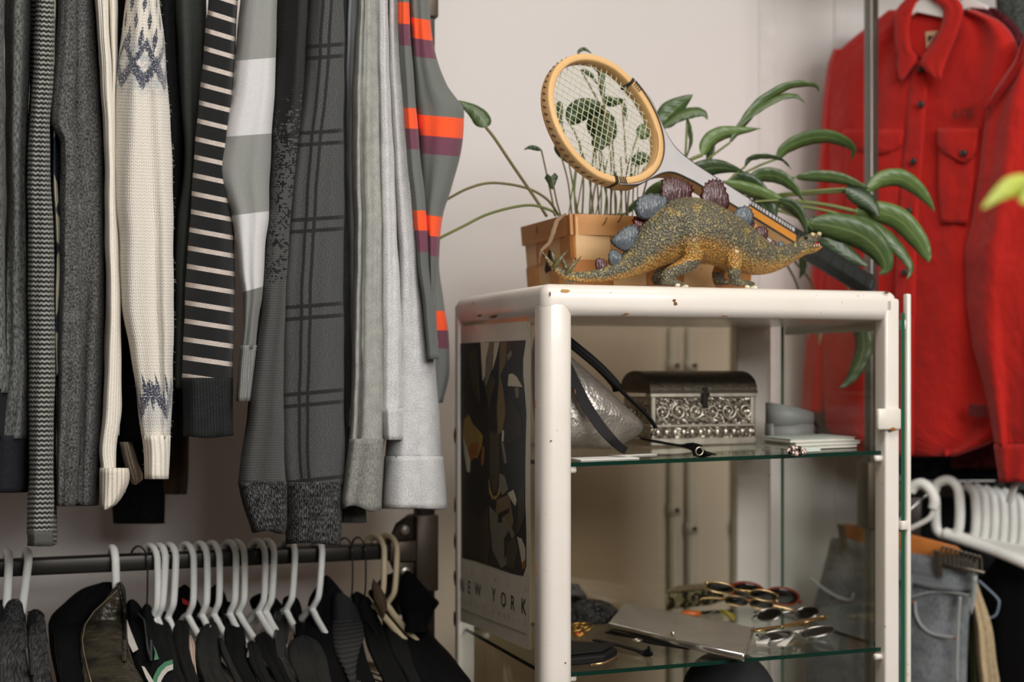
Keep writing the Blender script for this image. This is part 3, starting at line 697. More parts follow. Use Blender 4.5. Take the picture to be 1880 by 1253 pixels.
for a in ((905, 582, 0, 0.02, 0.0022, None, True), (880, 580, 0, 0.012, 0.002, None, True)): chip(*a)
# rusty patches up the rear post
for z in (0.75, 0.8, 0.93, 1.0, 1.06, 1.12, 1.24):
    c = W(-0.0004, CD - 0.004, z); g = G(); n = 9
    ring = [c + ND * (math.cos(2 * PI * k / n) * 0.007 * (0.6 + 0.6 * rr.random())) + Vector((0, 0, math.sin(2 * PI * k / n) * 0.014 * (0.6 + 0.6 * rr.random()))) for k in range(n)]
    g.prism(ring, RD * 0.0006); g.make('rust_spot', M_RUST, cab, smooth=False)
# ================================================================ POSTER stuck on the side pane
PX = 0.0045          # plane of the paper, just outside the pane
def ps(px, py, d=0.0): return hit(px, py, W(PX - d, 0, 0), RD)
M_PAPER = plain('poster_paper', (214, 208, 192), 0.55)
def sheet(name, pts, mat, d, th, parent):
    g = G(); g.prism([ps(x, y, d) for x, y in pts], RD * th); return g.make(name, mat, parent, smooth=False)
pc = ps(905, 1180)
poster = empty('poster', pc, 'tall art poster reading NEW YORK, stuck on the cabinet side pane', 'poster', None)
sheet('paper', [(842, 600), (880, 597), (955, 591), (965, 590), (973, 606), (973, 800), (973, 1000), (973, 1194), (960, 1190), (920, 1172), (880, 1154), (842, 1140), (841, 1100), (842, 1000), (842, 800)], M_PAPER, 0.0, 0.0008, poster)
cn = [ps(965, 591, 0.0012), ps(972, 592, 0.003), ps(973, 607, 0.0012)]
g = G(); g.prism(cn, RD * 0.0006); g.make('curled_corner', plain('poster_curl', (232, 228, 216), 0.5), poster, smooth=False)
art = sheet('picture', [(844, 631), (881, 629), (965, 625), (963, 640), (960, 660), (960, 690), (963, 720), (966, 760), (965, 800), (964, 860), (964, 920), (966, 980), (966, 1040), (960, 1058), (940, 1054), (900, 1040), (870, 1030), (848, 1025), (847, 900), (845, 760)], plain('picture_black', (22, 22, 18), 0.4), 0.0004, 0.0004, poster)
ink = {k: plain('ink_' + k, c, 0.45) for k, c in dict(olive=(64, 56, 36), tan=(112, 92, 56), bone=(196, 188, 164), gold=(150, 122, 62), amber=(148, 88, 30), grey=(116, 110, 92), dusk=(40, 36, 28), night=(12, 14, 12), brown=(62, 44, 28)).items()}
shapes = [('dusk', [(846, 640), (866, 631), (875, 640), (878, 700), (868, 720), (858, 690), (850, 720)]), ('olive', [(860, 650), (872, 642), (878, 690), (880, 740), (866, 712)]),
          ('bone', [(882, 629), (898, 629), (892, 660), (890, 690), (886, 700)]), ('grey', [(898, 629), (906, 629), (902, 680), (892, 712), (889, 700), (894, 660)]), ('bone', [(907, 629), (917, 628), (911, 655), (904, 680)]),
          ('tan', [(918, 628), (930, 628), (928, 668), (918, 690), (924, 720), (928, 760), (922, 792), (914, 800), (912, 750), (916, 700)]), ('olive', [(890, 712), (902, 690), (910, 700), (900, 740), (899, 770), (896, 740)]),
          ('brown', [(930, 629), (936, 628), (937, 645), (929, 645)]), ('grey', [(930, 652), (938, 644), (940, 652), (932, 663)]),
          ('bone', [(934, 688), (940, 686), (948, 692), (959, 711), (932, 709)]), ('grey', [(945, 712), (952, 712), (952, 730), (947, 731)]), ('dusk', [(930, 738), (944, 736), (958, 770), (958, 800), (928, 820), (926, 780)]),
          ('gold', [(852, 770), (860, 762), (868, 780), (878, 790), (886, 800), (884, 820), (876, 842), (864, 840), (856, 820), (849, 800)]), ('amber', [(864, 815), (880, 812), (876, 835), (866, 846), (860, 834)]), ('bone', [(850, 800), (856, 820), (863, 845), (862, 868), (857, 866), (852, 830)]),
          ('amber', [(885, 820), (889, 822), (888, 850), (884, 858), (883, 845)]), ('olive', [(898, 790), (915, 800), (916, 860), (914, 900), (906, 910), (900, 880)]),
          ('gold', [(897, 880), (900, 900), (905, 912), (912, 910), (917, 892), (922, 890), (917, 908), (910, 918), (903, 917), (898, 905)]), ('grey', [(917, 870), (926, 875), (932, 900), (922, 910), (916, 895)]),
          ('tan', [(912, 918), (934, 908), (942, 960), (936, 990), (920, 975), (910, 940)]), ('bone', [(932, 906), (942, 900), (948, 920), (946, 930), (938, 918)]),
          ('grey', [(898, 930), (912, 945), (930, 955), (944, 980), (940, 1030), (920, 1044), (904, 1010), (900, 970)]), ('night', [(914, 944), (930, 936), (936, 932), (934, 942), (922, 950), (922, 960), (914, 960)]),
          ('olive', [(952, 900), (962, 890), (963, 950), (954, 975), (946, 985), (950, 950)]), ('night', [(925, 990), (934, 975), (940, 990), (926, 1030)]), ('olive', [(930, 1000), (944, 985), (950, 1010), (944, 1045), (930, 1040)]),
          ('bone', [(949, 986), (957, 990), (964, 1008), (964, 1030), (958, 1036), (954, 1010)]), ('amber', [(958, 1034), (964, 1028), (964, 1044), (958, 1046)]), ('dusk', [(850, 960), (868, 930), (884, 950), (892, 1030), (870, 1026), (850, 1018)]), ('brown', [(884, 960), (894, 930), (898, 1000), (896, 1036), (886, 1034)]),
          ('bone', [(922, 790), (925, 792), (924, 812), (921, 810)]), ('grey', [(920, 812), (924, 814), (930, 850), (926, 852)])]
for i, (k, pts) in enumerate(shapes): sheet('shape', pts, ink[k], 0.0007 + 0.000004 * i, 0.0003, art)
def letter(ch, px, py, hpx, mat, parent, thick=0.0, sx=1.0):
    """one printed character standing on the paper"""
    cu = bpy.data.curves.new('lettering', 'FONT'); cu.body = ch; cu.align_x = 'CENTER'; cu.size = 1.0; cu.offset = thick; cu.extrude = 0.0001; cu.resolution_u = 3
    o = bpy.data.objects.new('lettering', cu); COL.objects.link(o)
    c = ps(px, py, 0.0009); top = ps(px, py - hpx, 0.0009); hgt = (top - c).length
    s = hgt / 0.72
    R = Matrix((( -ND.x, 0, -RD.x), (-ND.y, 0, -RD.y), (0, 1, 0))).to_4x4()
    o.matrix_world = Matrix.Translation(c) @ R @ Matrix.Diagonal((s * sx, s, s, 1))
    o.data.materials.append(mat)
    dg = bpy.context.evaluated_depsgraph_get(); me = bpy.data.meshes.new_from_object(o.evaluated_get(dg)); mw = o.matrix_world.copy()
    bpy.data.objects.remove(o); bpy.data.curves.remove(cu)
    vs = [mw @ v.co for v in me.vertices]; fs = [tuple(p.vertices) for p in me.polygons]; bpy.data.meshes.remove(me)
    return mob('letter', vs, fs, mat, parent, smooth=False)
M_INK = plain('print_black', (38, 38, 34), 0.5); M_INKG = plain('print_grey', (142, 136, 122), 0.5)
for ch, x, y, h in (('N', 848, 1086, 24), ('E', 861, 1090, 24), ('W', 877, 1095, 25), ('Y', 906, 1105, 26), ('O', 924, 1114, 27), ('R', 941, 1121, 28), ('K', 961, 1128, 30)): letter(ch, x, y, h, M_INK, poster, 0.0, 1.0)
for ch, x, y in zip('GOINES', (847, 866, 888, 909, 934, 965), (1046, 1055, 1062, 1069, 1079, 1087)): letter(ch, x, y, 8, M_INKG, poster)
for ch, x, y in zip('CENTERAMERICA', (846, 855, 864, 873, 881, 889, 906, 916, 926, 934, 942, 953, 964), (1107, 1110, 1112, 1114, 1118, 1120, 1127, 1131, 1135, 1139, 1143, 1146, 1149)): letter(ch, x, y, 8, M_INKG, poster)
g = G(); x = 847.0; rl = random.Random(11)
while x < 966:
    w = rl.uniform(1.5, 5); y = 1120 + (x - 847) * 46 / 119
    g.prism([ps(x, y, 0.0009), ps(x + w, y + w * 0.38, 0.0009), ps(x + w, y + w * 0.38 - 2, 0.0009), ps(x, y - 2, 0.0009)], RD * 0.0002); x += w + rl.uniform(0.8, 2)
g.make('small_print', M_INKG, poster, smooth=False)
# ================================================================ JACKETS AND HANGERS ON THE LOWER RAIL
M_HANG = plain('white_hanger_plastic', (236, 236, 230), 0.35)
M_HANGB = plain('beige_hanger_plastic', (226, 208, 172), 0.4)
M_WIRE = plain('dark_wire', (70, 70, 72), 0.3, 0.9)
HG = 'white plastic hangers on the lower rail'
def hanger_mesh(root, c, fwd, r, mat, lean=0.0, drop=0.092, span=0.19, flat=True):
    """c: rail centre; fwd: horizontal unit vector the near arm points to; lean tilts the stem along the rail"""
    rd = fwd.cross(Vector((0, 0, 1)))
    def q(s, z, k=0.0): return c + fwd * s + Vector((0, 0, z)) + rd * (lean * max(0.0, 0.02 - z) + k)
    R = 0.0235
    hook = [q(-R, -0.012), q(-R, 0.0)] + [q(-R * math.cos(a), R * math.sin(a) + 0.001) for a in [PI * k / 10 for k in range(1, 10)]] + [q(R, 0.0), q(R * 1.02, -0.03), q(R * 0.98, -0.055), q(R * 0.85, -0.07), q(0.008, -drop + 0.008), q(0.004, -drop)]
    hook = spline(hook, 4); rr = [r * (0.8 + 0.2 * min(1, i / 6)) for i in range(len(hook))]
    g = G(); g.tube(hook, rr, 10, flat=(1.0, 0.75) if flat else None)
    g.make('hook', mat, root)
    g = G(); arm = [q(-span, -drop - 0.085), q(-span * 0.5, -drop - 0.055), q(-0.03, -drop - 0.018), q(0, -drop), q(0.03, -drop - 0.018), q(span * 0.5, -drop - 0.055), q(span, -drop - 0.085)]
    loop = spline(arm, 6) + spline([q(span, -drop - 0.085), q(span + 0.008, -drop - 0.096), q(span - 0.004, -drop - 0.104), q(0, -drop - 0.104), q(-span + 0.004, -drop - 0.104), q(-span - 0.008, -drop - 0.096)], 5)
    g.tube(loop, r * 0.95, 8, closed=True, flat=(1.0, 0.8) if flat else None); g.make('arms', mat, root)
FW = -ND
def hang_on(px, label, mat, r=0.0052, lean=0.0, turn=0.0, group=HG, name='clothes_hanger', drop=0.092, lift=0.0):
    c = rail(rail_t(px), Z_RAIL + lift); fw = (Matrix.Rotation(turn, 3, 'Z') @ FW).normalized()
    root = empty(name, c, label, 'hanger', group); hanger_mesh(root, c, fw, r, mat, lean, drop); return root
W_ = 'white plastic hanger '
for px, lean, turn, lab in (
    (14, 0.05, 0.1, W_ + 'at the dark end of the lower rail, holding a grey wool jacket'),
    (50, 0.12, 0.1, W_ + 'tilting into the second grey wool jacket on the lower rail'),
    (207, -0.02, 0.1, W_ + 'standing alone above the olive leather jacket'),
    (277, 0.0, 0.35, W_ + 'first of the dense row after the black wire hook, its neck bare'),
    (294, 0.06, 0.3, W_ + 'close behind the first of the dense row, second after the wire hook'),
    (313, 0.05, 0.3, W_ + 'third of the dense row after the wire hook, above a black sleeve'),
    (343, 0.0, 0.35, W_ + 'in front of the collar with red tags'),
    (369, 0.0, 0.3, W_ + 'between the red-tagged collar and the grey sweatshirt, stem upright'),
    (391, 0.0, 0.32, W_ + 'with its pale neck resting on the dark grey sweatshirt'),
    (422, 0.02, 0.3, W_ + 'seventh or eighth in the dense row, paired close with its neighbour'),
    (436, 0.0, 0.35, W_ + 'whose long bare arm slopes down before the zipped black jacket'),
    (474, 0.02, 0.35, W_ + 'with bare sloping arm above the folded black sleeve'),
    (492, 0.05, 0.3, W_ + 'just below the fleck sweater hem, leaning a little'),
    (530, 0.06, 0.3, W_ + 'half hidden by the checked sweater hem'),
    (580, 0.08, 0.3, 'ivory plastic hanger inside the jacket with the ribbed collar')):
    hang_on(px, lab, M_HANG, 0.0068, lean, turn)
BG_ = 'beige plastic hangers by the rack post'
hang_on(689, 'beige plastic hanger second from the rack post, above the brown leather strap', M_HANGB, 0.0068, 0.02, 0.45, BG_)
hang_on(713, 'beige plastic hanger next to the rack post, dipping into the wide black collar', M_HANGB, 0.0068, 0.06, 0.45, BG_)
WG = 'thin wire hangers'
for px, tn, lab in ((255, 0.5, 'dark wire hanger hooked alone before the dense row of white hangers'), (634, 0.3, 'thin wire hanger just right of the checked hem'.replace('right of', 'past')), (658, 0.3, 'thin wire hanger nearest the two beige hangers')):
    hang_on(px, lab, M_WIRE, 0.0018, 0.0, tn, WG, lift=0.0)
# ---- jackets
def yj(i, near=0.0):
    def f(px, y):
        t = max(-0.2, min(1.0, (y - 1060) / 200.0))
        base = 2.19 + 0.235 * (px / 740.0)
        return base - 0.02 - 0.5 * max(0.0, t - 0.4) + near
    return f
JG = 'jackets on the lower rail'
m_wool = cloth('dark_grey_melange_wool', (32, 32, 33), (88, 88, 88), grain=420, contrast=(0.4, 0.66), bump=0.5, stretch=1.3)
m_blk1 = cloth('black_gabardine', (12, 12, 13), (18, 18, 19), grain=700, bump=0.2)
m_blk2 = cloth('faded_black_cotton', (23, 24, 23), (31, 32, 31), grain=600, bump=0.25)
m_blk3 = cloth('black_fleece', (17, 18, 18), (24, 25, 25), grain=350, bump=0.4, stretch=1)
m_char = cloth('charcoal_cotton', (35, 36, 34), (45, 46, 44), grain=500, bump=0.3)
m_inner = plain('black_lining', (9, 9, 10), 0.7)
def tail(rows, w=0):
    """carry a jacket on down below the picture"""
    y, a, b = rows[-1]; return rows + [(1420, a + 20, b + 30 + w), (1720, a + 22, b + 34 + w)]
def rounded(rows):
    y, a, b = rows[0]; m, w = (a + b) / 2, (b - a) / 2; y2, a2, b2 = rows[1]
    if y2 - y < 4: return rows
    e = (a2 + (a - a2) * 0.55, b2 + (b - b2) * 0.55)
    return [(y - 3, m - w * 0.35, m + w * 0.35), (y - 1, m - w * 0.7, m + w * 0.7), (y + (y2 - y) * 0.3, e[0] * 0.7 + a * 0.3, e[1] * 0.7 + b * 0.3)] + rows[1:]
def jacket(i, label, cat, name, rows, mat, b=0.05, near=0.0, tails=True, **kw):
    o = drape(name, rounded(tail(rows) if tails else rows), mat, yj(i, near), None, b=b * 0.7, seed=40 + i, edge=0.5, step=5, **kw); tag(o, label, cat, JG); return o
def jpart(o, i, name, rows, mat, b=0.03, near=-0.02, **kw):
    kw.setdefault('wave', 0.002); return drape(name, rounded(rows), mat, yj(i, near), o, b=b, seed=60 + i, edge=0.3, step=2.5, **kw)
def jpoly(o, i, name, pts, mat, near, th=0.003):
    f = yj(i, near); g = G(); ring = [P(x, y, f(x, y)) for x, y in pts]; g.prism(ring, ND * th); return g.make(name, mat, o, smooth=False, bevel=0.0008)
o = jacket(1, 'dark grey marled wool jacket at the far end of the lower rail, notched lapel forward', 'jacket', 'jacket', [(1114, -40, 24), (1150, -40, 40), (1200, -40, 48), (1260, -40, 60)], m_wool)
jpart(o, 1, 'lapel', [(1103, 14, 40), (1112, 8, 45), (1130, 2, 47), (1160, -6, 50), (1178, -14, 52), (1186, -18, 52), (1200, -24, 38), (1230, -30, 24), (1262, -40, 15)], m_wool)
jpart(o, 1, 'collar', [(1104, -10, 30), (1114, -24, 34), (1150, -30, 20)], m_inner, near=0.01)
o = jacket(2, 'second dark grey marled wool jacket, its lapel tip beside the black jacket', 'jacket', 'jacket', [(1134, 50, 76), (1170, 50, 84), (1220, 53, 92), (1260, 57, 99)], m_wool)
jpart(o, 2, 'lapel', [(1132, 66, 80), (1145, 57, 84), (1165, 52, 86), (1186, 51, 89), (1194, 52, 89), (1205, 53, 75), (1240, 55, 62)], m_wool, b=0.02)
jpart(o, 2, 'collar', [(1122, 54, 76), (1132, 49, 82), (1160, 49, 68)], m_inner, near=0.01)
o = jacket(3, 'large plain black jacket with a high rounded shoulder before the olive leather', 'jacket', 'jacket', [(1072, 178, 214), (1082, 150, 220), (1110, 116, 224), (1132, 94, 224), (1150, 88, 222), (1180, 90, 210), (1256, 104, 190)], m_blk1, b=0.07, wave=0.006)
jpart(o, 3, 'piped_seam', [(1165, 98, 100), (1200, 101, 103), (1256, 110, 112)], m_blk2, b=0.02, near=-0.006)
def leather():
    t = NT('olive_black_leather'); o_ = t.obj(); nz = t.noise(o_, 9, 3)
    col = t.mix(t.step(nz, 0.42, 0.62), lin((26, 24, 20)), lin((64, 58, 44)))
    t.bump(t.math('ADD', t.noise(t.vec(o_, 1, 1, 1.8), 13, 3, 0.7), t.math('MULTIPLY', t.noise(o_, 300, 2), 0.06)), 0.9, 0.02); return t.fin(col, 0.34, spec=0.6)
M_LEATHER = leather()
o = jacket(4, 'shiny olive-black leather jacket with a stitched pointed shoulder', 'jacket', 'leather_jacket', [(1080, 206, 222), (1100, 190, 228), (1125, 167, 229), (1150, 151, 229), (1180, 147, 231), (1210, 148, 240), (1256, 153, 266)], M_LEATHER, b=0.05, near=-0.03, wave=0.003, waves=1.1)
jpart(o, 4, 'collar', [(1072, 214, 226), (1085, 216, 231), (1120, 224, 233), (1170, 226, 234), (1215, 222, 233)], M_LEATHER, b=0.02, near=-0.036)
g = G(); g.tube([P(x, y, yj(4, -0.031)(x, y)) for x, y in ((216, 1084), (196, 1102), (172, 1124), (156, 1148), (151, 1175), (154, 1200), (161, 1230), (168, 1256))], 0.0009, 6); g.make('stitched_seam', plain('tan_thread', (118, 104, 78), 0.8), o)
o = jacket(5, 'black jacket with white piping on a wire hanger, next to the olive leather', 'jacket', 'jacket', [(1104, 232, 252), (1120, 231, 262), (1150, 232, 270), (1200, 240, 279), (1256, 258, 292)], m_blk1, b=0.035)
M_WPIPE = plain('white_piping', (206, 202, 194), 0.7)
jpoly(o, 5, 'white_piping', [(233, 1138), (240, 1158), (248, 1178), (254, 1193), (244, 1199), (236, 1182), (233, 1165)], M_WPIPE, -0.03)
jpoly(o, 5, 'white_piping', [(260, 1224), (266, 1226), (276, 1242), (288, 1262), (278, 1262), (268, 1244)], M_WPIPE, -0.03)
jpart(o, 5, 'shoulder_piping', [(1128, 252, 256), (1140, 262, 266), (1165, 266, 269), (1190, 269, 273), (1214, 275, 280)], plain('slate_piping', (70, 76, 82), 0.6), b=0.01, near=-0.03)
o = jacket(6, 'black knitted polo with a green and white banded rib', 'polo shirt', 'polo_shirt', [(1112, 262, 276), (1130, 256, 284), (1180, 264, 296), (1214, 276, 318), (1256, 270, 320)], m_blk3, b=0.03, near=-0.012)
def bandrib():
    t = NT('green_white_rib'); U, u, v = t.uv(); return t.fin(lin((70, 128, 96)), 0.85)
jpoly(o, 6, 'green_band', [(279, 1262), (282, 1244), (290, 1228), (302, 1217), (317, 1212), (318, 1220), (306, 1224), (297, 1233), (290, 1246), (287, 1262)], plain('green_rib', (74, 132, 98), 0.85, var=0.12, scale=300), -0.022)
jpoly(o, 6, 'white_band', [(287, 1262), (290, 1246), (297, 1233), (306, 1224), (318, 1220), (318, 1230), (308, 1234), (301, 1242), (296, 1252), (294, 1262)], plain('white_rib', (206, 202, 196), 0.85), -0.022)
jpoly(o, 6, 'green_flash', [(281, 1184), (287, 1196), (292, 1211), (283, 1213), (285, 1200)], plain('green_flash', (86, 140, 104), 0.85), -0.02)
o = jacket(7, 'dark charcoal cotton jacket whose rounded shoulder sits beside the green band', 'jacket', 'jacket', [(1126, 294, 308), (1132, 284, 312), (1150, 278, 314), (1175, 278, 318), (1200, 286, 326), (1230, 292, 333), (1256, 304, 345)], m_blk2, b=0.035, near=0.0)
o = jacket(8, 'black jacket with a hood-like collar marked by two red tags', 'jacket', 'jacket', [(1142, 314, 344), (1150, 317, 347), (1185, 318, 347), (1212, 326, 352), (1256, 340, 366)], m_blk2, b=0.03)
jpart(o, 8, 'collar', [(1077, 332, 346), (1086, 320, 352), (1105, 313, 364), (1125, 312, 374), (1140, 313, 384), (1152, 340, 382)], m_blk1, b=0.03, near=0.035)
M_RED = plain('red_tag', (176, 14, 20), 0.6)
jpoly(o, 8, 'red_tag', [(334, 1099), (348, 1106), (346, 1114), (335, 1109)], M_RED, 0.028)
jpoly(o, 8, 'red_tag', [(357, 1124), (366, 1127), (367, 1138), (360, 1141), (356, 1134)], M_RED, 0.026)
o = jacket(9, 'pale pink-beige shirt seen as a thin sliver among the black jackets', 'shirt', 'shirt', [(1170, 347, 352), (1188, 347, 358), (1205, 349, 358), (1240, 356, 362)], plain('blush_cotton', (206, 182, 164), 0.8), b=0.02, near=0.012)
o = jacket(10, 'dark grey sweatshirt filling the middle of the lower rail, folds across its sleeve', 'sweatshirt', 'sweatshirt', [(1138, 384, 396), (1150, 372, 402), (1175, 360, 404), (1200, 357, 406), (1230, 364, 408), (1256, 372, 422)], m_char, b=0.04, near=-0.004, wave=0.006, waves=3)
jpart(o, 10, 'hood_edge', [(1174, 402, 410), (1190, 404, 416), (1215, 413, 426), (1235, 422, 436), (1256, 430, 447), (1300, 444, 464)], m_char, b=0.02, near=-0.018)
o = jacket(11, 'black sweatshirt with a tall soft collar standing between two hanger necks', 'sweatshirt', 'sweatshirt', [(1120, 402, 424), (1140, 408, 444), (1160, 411, 450), (1185, 412, 453), (1215, 414, 456), (1256, 436, 474)], m_blk3, b=0.035)
jpart(o, 11, 'collar', [(1077, 389, 402), (1088, 380, 412), (1105, 374, 418), (1122, 396, 424), (1140, 404, 428)], m_blk1, b=0.03, near=0.03)
o = jacket(12, 'black zip jacket with a small silver puller showing on its rolled sleeve', 'jacket', 'jacket', [(1180, 454, 470), (1190, 452, 479), (1212, 455, 484), (1240, 468, 494), (1256, 478, 502)], m_blk2, b=0.03, near=-0.012)
M_SILV = plain('silver_zip', (206, 206, 204), 0.25, 0.9)
jpart(o, 12, 'zip_puller', [(1181, 451, 453), (1186, 451, 455), (1191, 452, 454)], M_SILV, b=0.003, near=-0.016, opening=False)
jpart(o, 12, 'zip_puller', [(1196, 455, 457), (1202, 453, 458), (1208, 453, 457)], M_SILV, b=0.003, near=-0.016, opening=False)
o = jacket(13, 'black padded jacket whose folded sleeve covers the hanger with a bare sloping arm', 'jacket', 'jacket', [(1164, 474, 494), (1172, 468, 500), (1190, 472, 508), (1215, 486, 520), (1240, 500, 530), (1256, 508, 538)], m_blk3, b=0.035, near=-0.006)
def cracked():
    t = NT('cracked_black_leather'); o_ = t.obj(); v = t.noise(o_, 220, 3, 0.8)
    t.bump(v, 0.6, 0.002); return t.fin(t.mix(t.step(v, 0.5, 0.7), lin((22, 22, 22)), lin((76, 76, 74))), 0.4)
o = jacket(14, 'cracked black leather jacket with a high collar behind the padded sleeve', 'jacket', 'leather_jacket', [(1126, 496, 524), (1145, 500, 530), (1170, 502, 528), (1195, 505, 524), (1230, 515, 535), (1256, 524, 545)], cracked(), b=0.03)
jpart(o, 14, 'collar', [(1093, 466, 500), (1104, 458, 512), (1122, 464, 524), (1136, 480, 528), (1150, 492, 526)], m_blk1, b=0.03, near=0.03)
o = jacket(15, 'charcoal cotton coat with a broad rounded shoulder next to the ribbed collar', 'coat', 'coat', [(1170, 546, 570), (1178, 534, 584), (1192, 528, 596), (1212, 530, 605), (1235, 540, 608), (1256, 548, 612)], m_char, b=0.045, near=-0.008)
jpart(o, 15, 'collar', [(1097, 520, 546), (1110, 518, 552), (1130, 530, 556), (1160, 538, 560), (1180, 540, 562)], m_blk1, b=0.03, near=0.03)
o = jacket(16, 'black jacket with a tall collar of fine horizontal ribbing', 'jacket', 'jacket', [(1060, 592, 606), (1076, 582, 620), (1100, 568, 638), (1130, 562, 652), (1165, 556, 664), (1190, 560, 668), (1220, 570, 676), (1256, 592, 690)], m_blk1, b=0.04)
def ribc():
    t = NT('black_horizontal_rib'); U, u, v = t.uv(); h = rib_h(t, v, 0.0032)
    t.bump(h, 0.9, 0.003); return t.fin(t.mix(h, lin((16, 16, 17)), lin((46, 46, 46))), 0.85)
jpart(o, 16, 'ribbed_collar', [(1092, 612, 634), (1106, 609, 648), (1130, 609, 660), (1152, 609, 667), (1168, 610, 669), (1190, 613, 662), (1215, 622, 656), (1235, 632, 654), (1290, 650, 664)], ribc(), b=0.03, near=-0.03)
o = jacket(17, 'black tailored jacket on the first wire hanger past the ribbed collar', 'jacket', 'jacket', [(1090, 646, 664), (1100, 645, 680), (1125, 652, 690), (1150, 664, 702), (1185, 672, 716), (1220, 688, 732), (1256, 704, 750)], m_blk3, b=0.035)
o = jacket(18, 'black jacket below a hanging brown leather strap', 'jacket', 'jacket', [(1086, 672, 692), (1108, 688, 712), (1140, 702, 726), (1160, 704, 742), (1200, 716, 762), (1256, 746, 786)], m_blk2, b=0.035)
jpart(o, 18, 'leather_strap', [(1066, 684, 688), (1078, 682, 699), (1100, 684, 709), (1115, 692, 711), (1136, 701, 705)], plain('brown_strap', (72, 50, 28), 0.5), b=0.01, near=-0.03)
o = jacket(19, 'wide black coat with a stiff raised collar, last on the rail beside the post', 'coat', 'coat', [(1120, 738, 790), (1150, 742, 786), (1172, 744, 800), (1200, 750, 826), (1230, 757, 848), (1256, 768, 866)], m_blk1, b=0.04)
jpart(o, 19, 'collar', [(1051, 742, 754), (1062, 737, 766), (1080, 734, 782), (1096, 732, 796), (1107, 732, 806), (1122, 736, 797), (1150, 741, 786), (1162, 744, 780)], m_blk1, b=0.03, near=-0.04)
jpart(o, 19, 'back_collar', [(1053, 716, 738), (1060, 702, 740), (1074, 690, 740), (1092, 676, 738), (1104, 690, 736), (1130, 712, 740)], m_inner, b=0.02, near=0.05)
# ================================================================ RACK, SHIRT AND JEANS BESIDE THE CABINET
RP2 = Vector((0.691, 2.724, 0.0))
def rail2(t, z): return RP2 + RD * t + Vector((0, 0, z))
Z_LOW2 = 1.115
M_GREYSTEEL = M_STEEL
make_rack(RP2, 1, 'grey steel clothing rack with a tall upright, holding the red shirt and jeans', 0, (Z_LOW2, 2.2), True)
SHC = rail2(0.115, 0); SA = math.radians(48)
SX = Vector((math.cos(SA), -math.sin(SA), 0)); SN = Vector((math.sin(SA), math.cos(SA), 0))      # shirt plane: across, and away from us
def sh(px, py, d=0.0): return hit(px, py, SHC - SN * d, SN)          # d metres in front of the shirt plane
def sdepth(d=0.0): return lambda px, y: hit(px, y, SHC - SN * d, SN).y
def redcloth():
    t = NT('red_cotton_twill'); U, u, v = t.uv(); nz = t.noise(t.vec(U, 1, 1), 700, 2); n2 = t.noise(U, 12, 3)
    col = t.mix(t.math('ADD', t.math('MULTIPLY', nz, 0.5), t.math('MULTIPLY', n2, 0.5)), lin((166, 20, 18)), lin((198, 38, 26)))
    t.bump(t.math('ADD', t.noise(t.vec(U, 1, 0.6), 13, 3, 0.6), t.math('MULTIPLY', nz, 0.04)), 0.55, 0.03); return t.fin(col, 0.8, sheen=0.15, spec=0.2)
M_REDSH = redcloth()
shirt = empty('shirt', SHC + Vector((0, 0, 1.2)), 'bright red overshirt with dark buttons and flap pockets, hung facing out beside the steel upright', 'shirt')
def sd(name, rows, d, b, mat=None, parent=None, **kw):
    kw.setdefault('wave', 0.004); kw.setdefault('edge', 0.6)
    return drape(name, rows, mat or M_REDSH, sdepth(d), parent or shirt, b=b, step=9, **kw)
sd('body', [(18, 1630, 1790), (40, 1604, 1838), (70, 1566, 1862), (100, 1536, 1872), (140, 1522, 1868), (200, 1518, 1850), (300, 1520, 1832), (450, 1516, 1830), (600, 1512, 1842), (700, 1510, 1850), (780, 1516, 1846), (808, 1540, 1828), (838, 1640, 1756)], 0.045, 0.045, seed=70, wave=0.007, waves=3, grooves=[(0.6, 0.55, 0.012, 0.15), (-0.5, -0.3, 0.012, 0.12), (0.25, 0.35, 0.008, 0.1)], sq=0.6, n=60)
sd('sleeve', [(90, 1530, 1560), (120, 1520, 1556), (180, 1510, 1550), (250, 1506, 1548), (350, 1500, 1545), (450, 1494, 1544), (560, 1484, 1536), (680, 1474, 1528), (758, 1470, 1520)], 0.02, 0.05, seed=71)
sd('sleeve', [(66, 1880, 1886), (84, 1872, 1896), (110, 1862, 1908), (140, 1842, 1920), (170, 1824, 1930), (200, 1812, 1940), (300, 1798, 1945), (400, 1785, 1948), (470, 1772, 1950), (540, 1773, 1950), (620, 1783, 1945), (720, 1808, 1930), (800, 1822, 1920), (820, 1826, 1918)], 0.085, 0.055, seed=72, wave=0.008, waves=2.5, grooves=[(0.3, -0.4, 0.015, 0.15)])
sd('cuff', [(816, 1825, 1918), (850, 1829, 1905), (886, 1834, 1900)], 0.088, 0.05, seed=73)
def spoly(name, pts, d, th, mat=None, parent=None, smooth=False):
    g = G(); g.prism([sh(x, y, d) for x, y in pts], SN * th); o = g.make(name, mat or M_REDSH, parent or shirt, smooth=smooth); bev(o, 0.0012, 2); return o
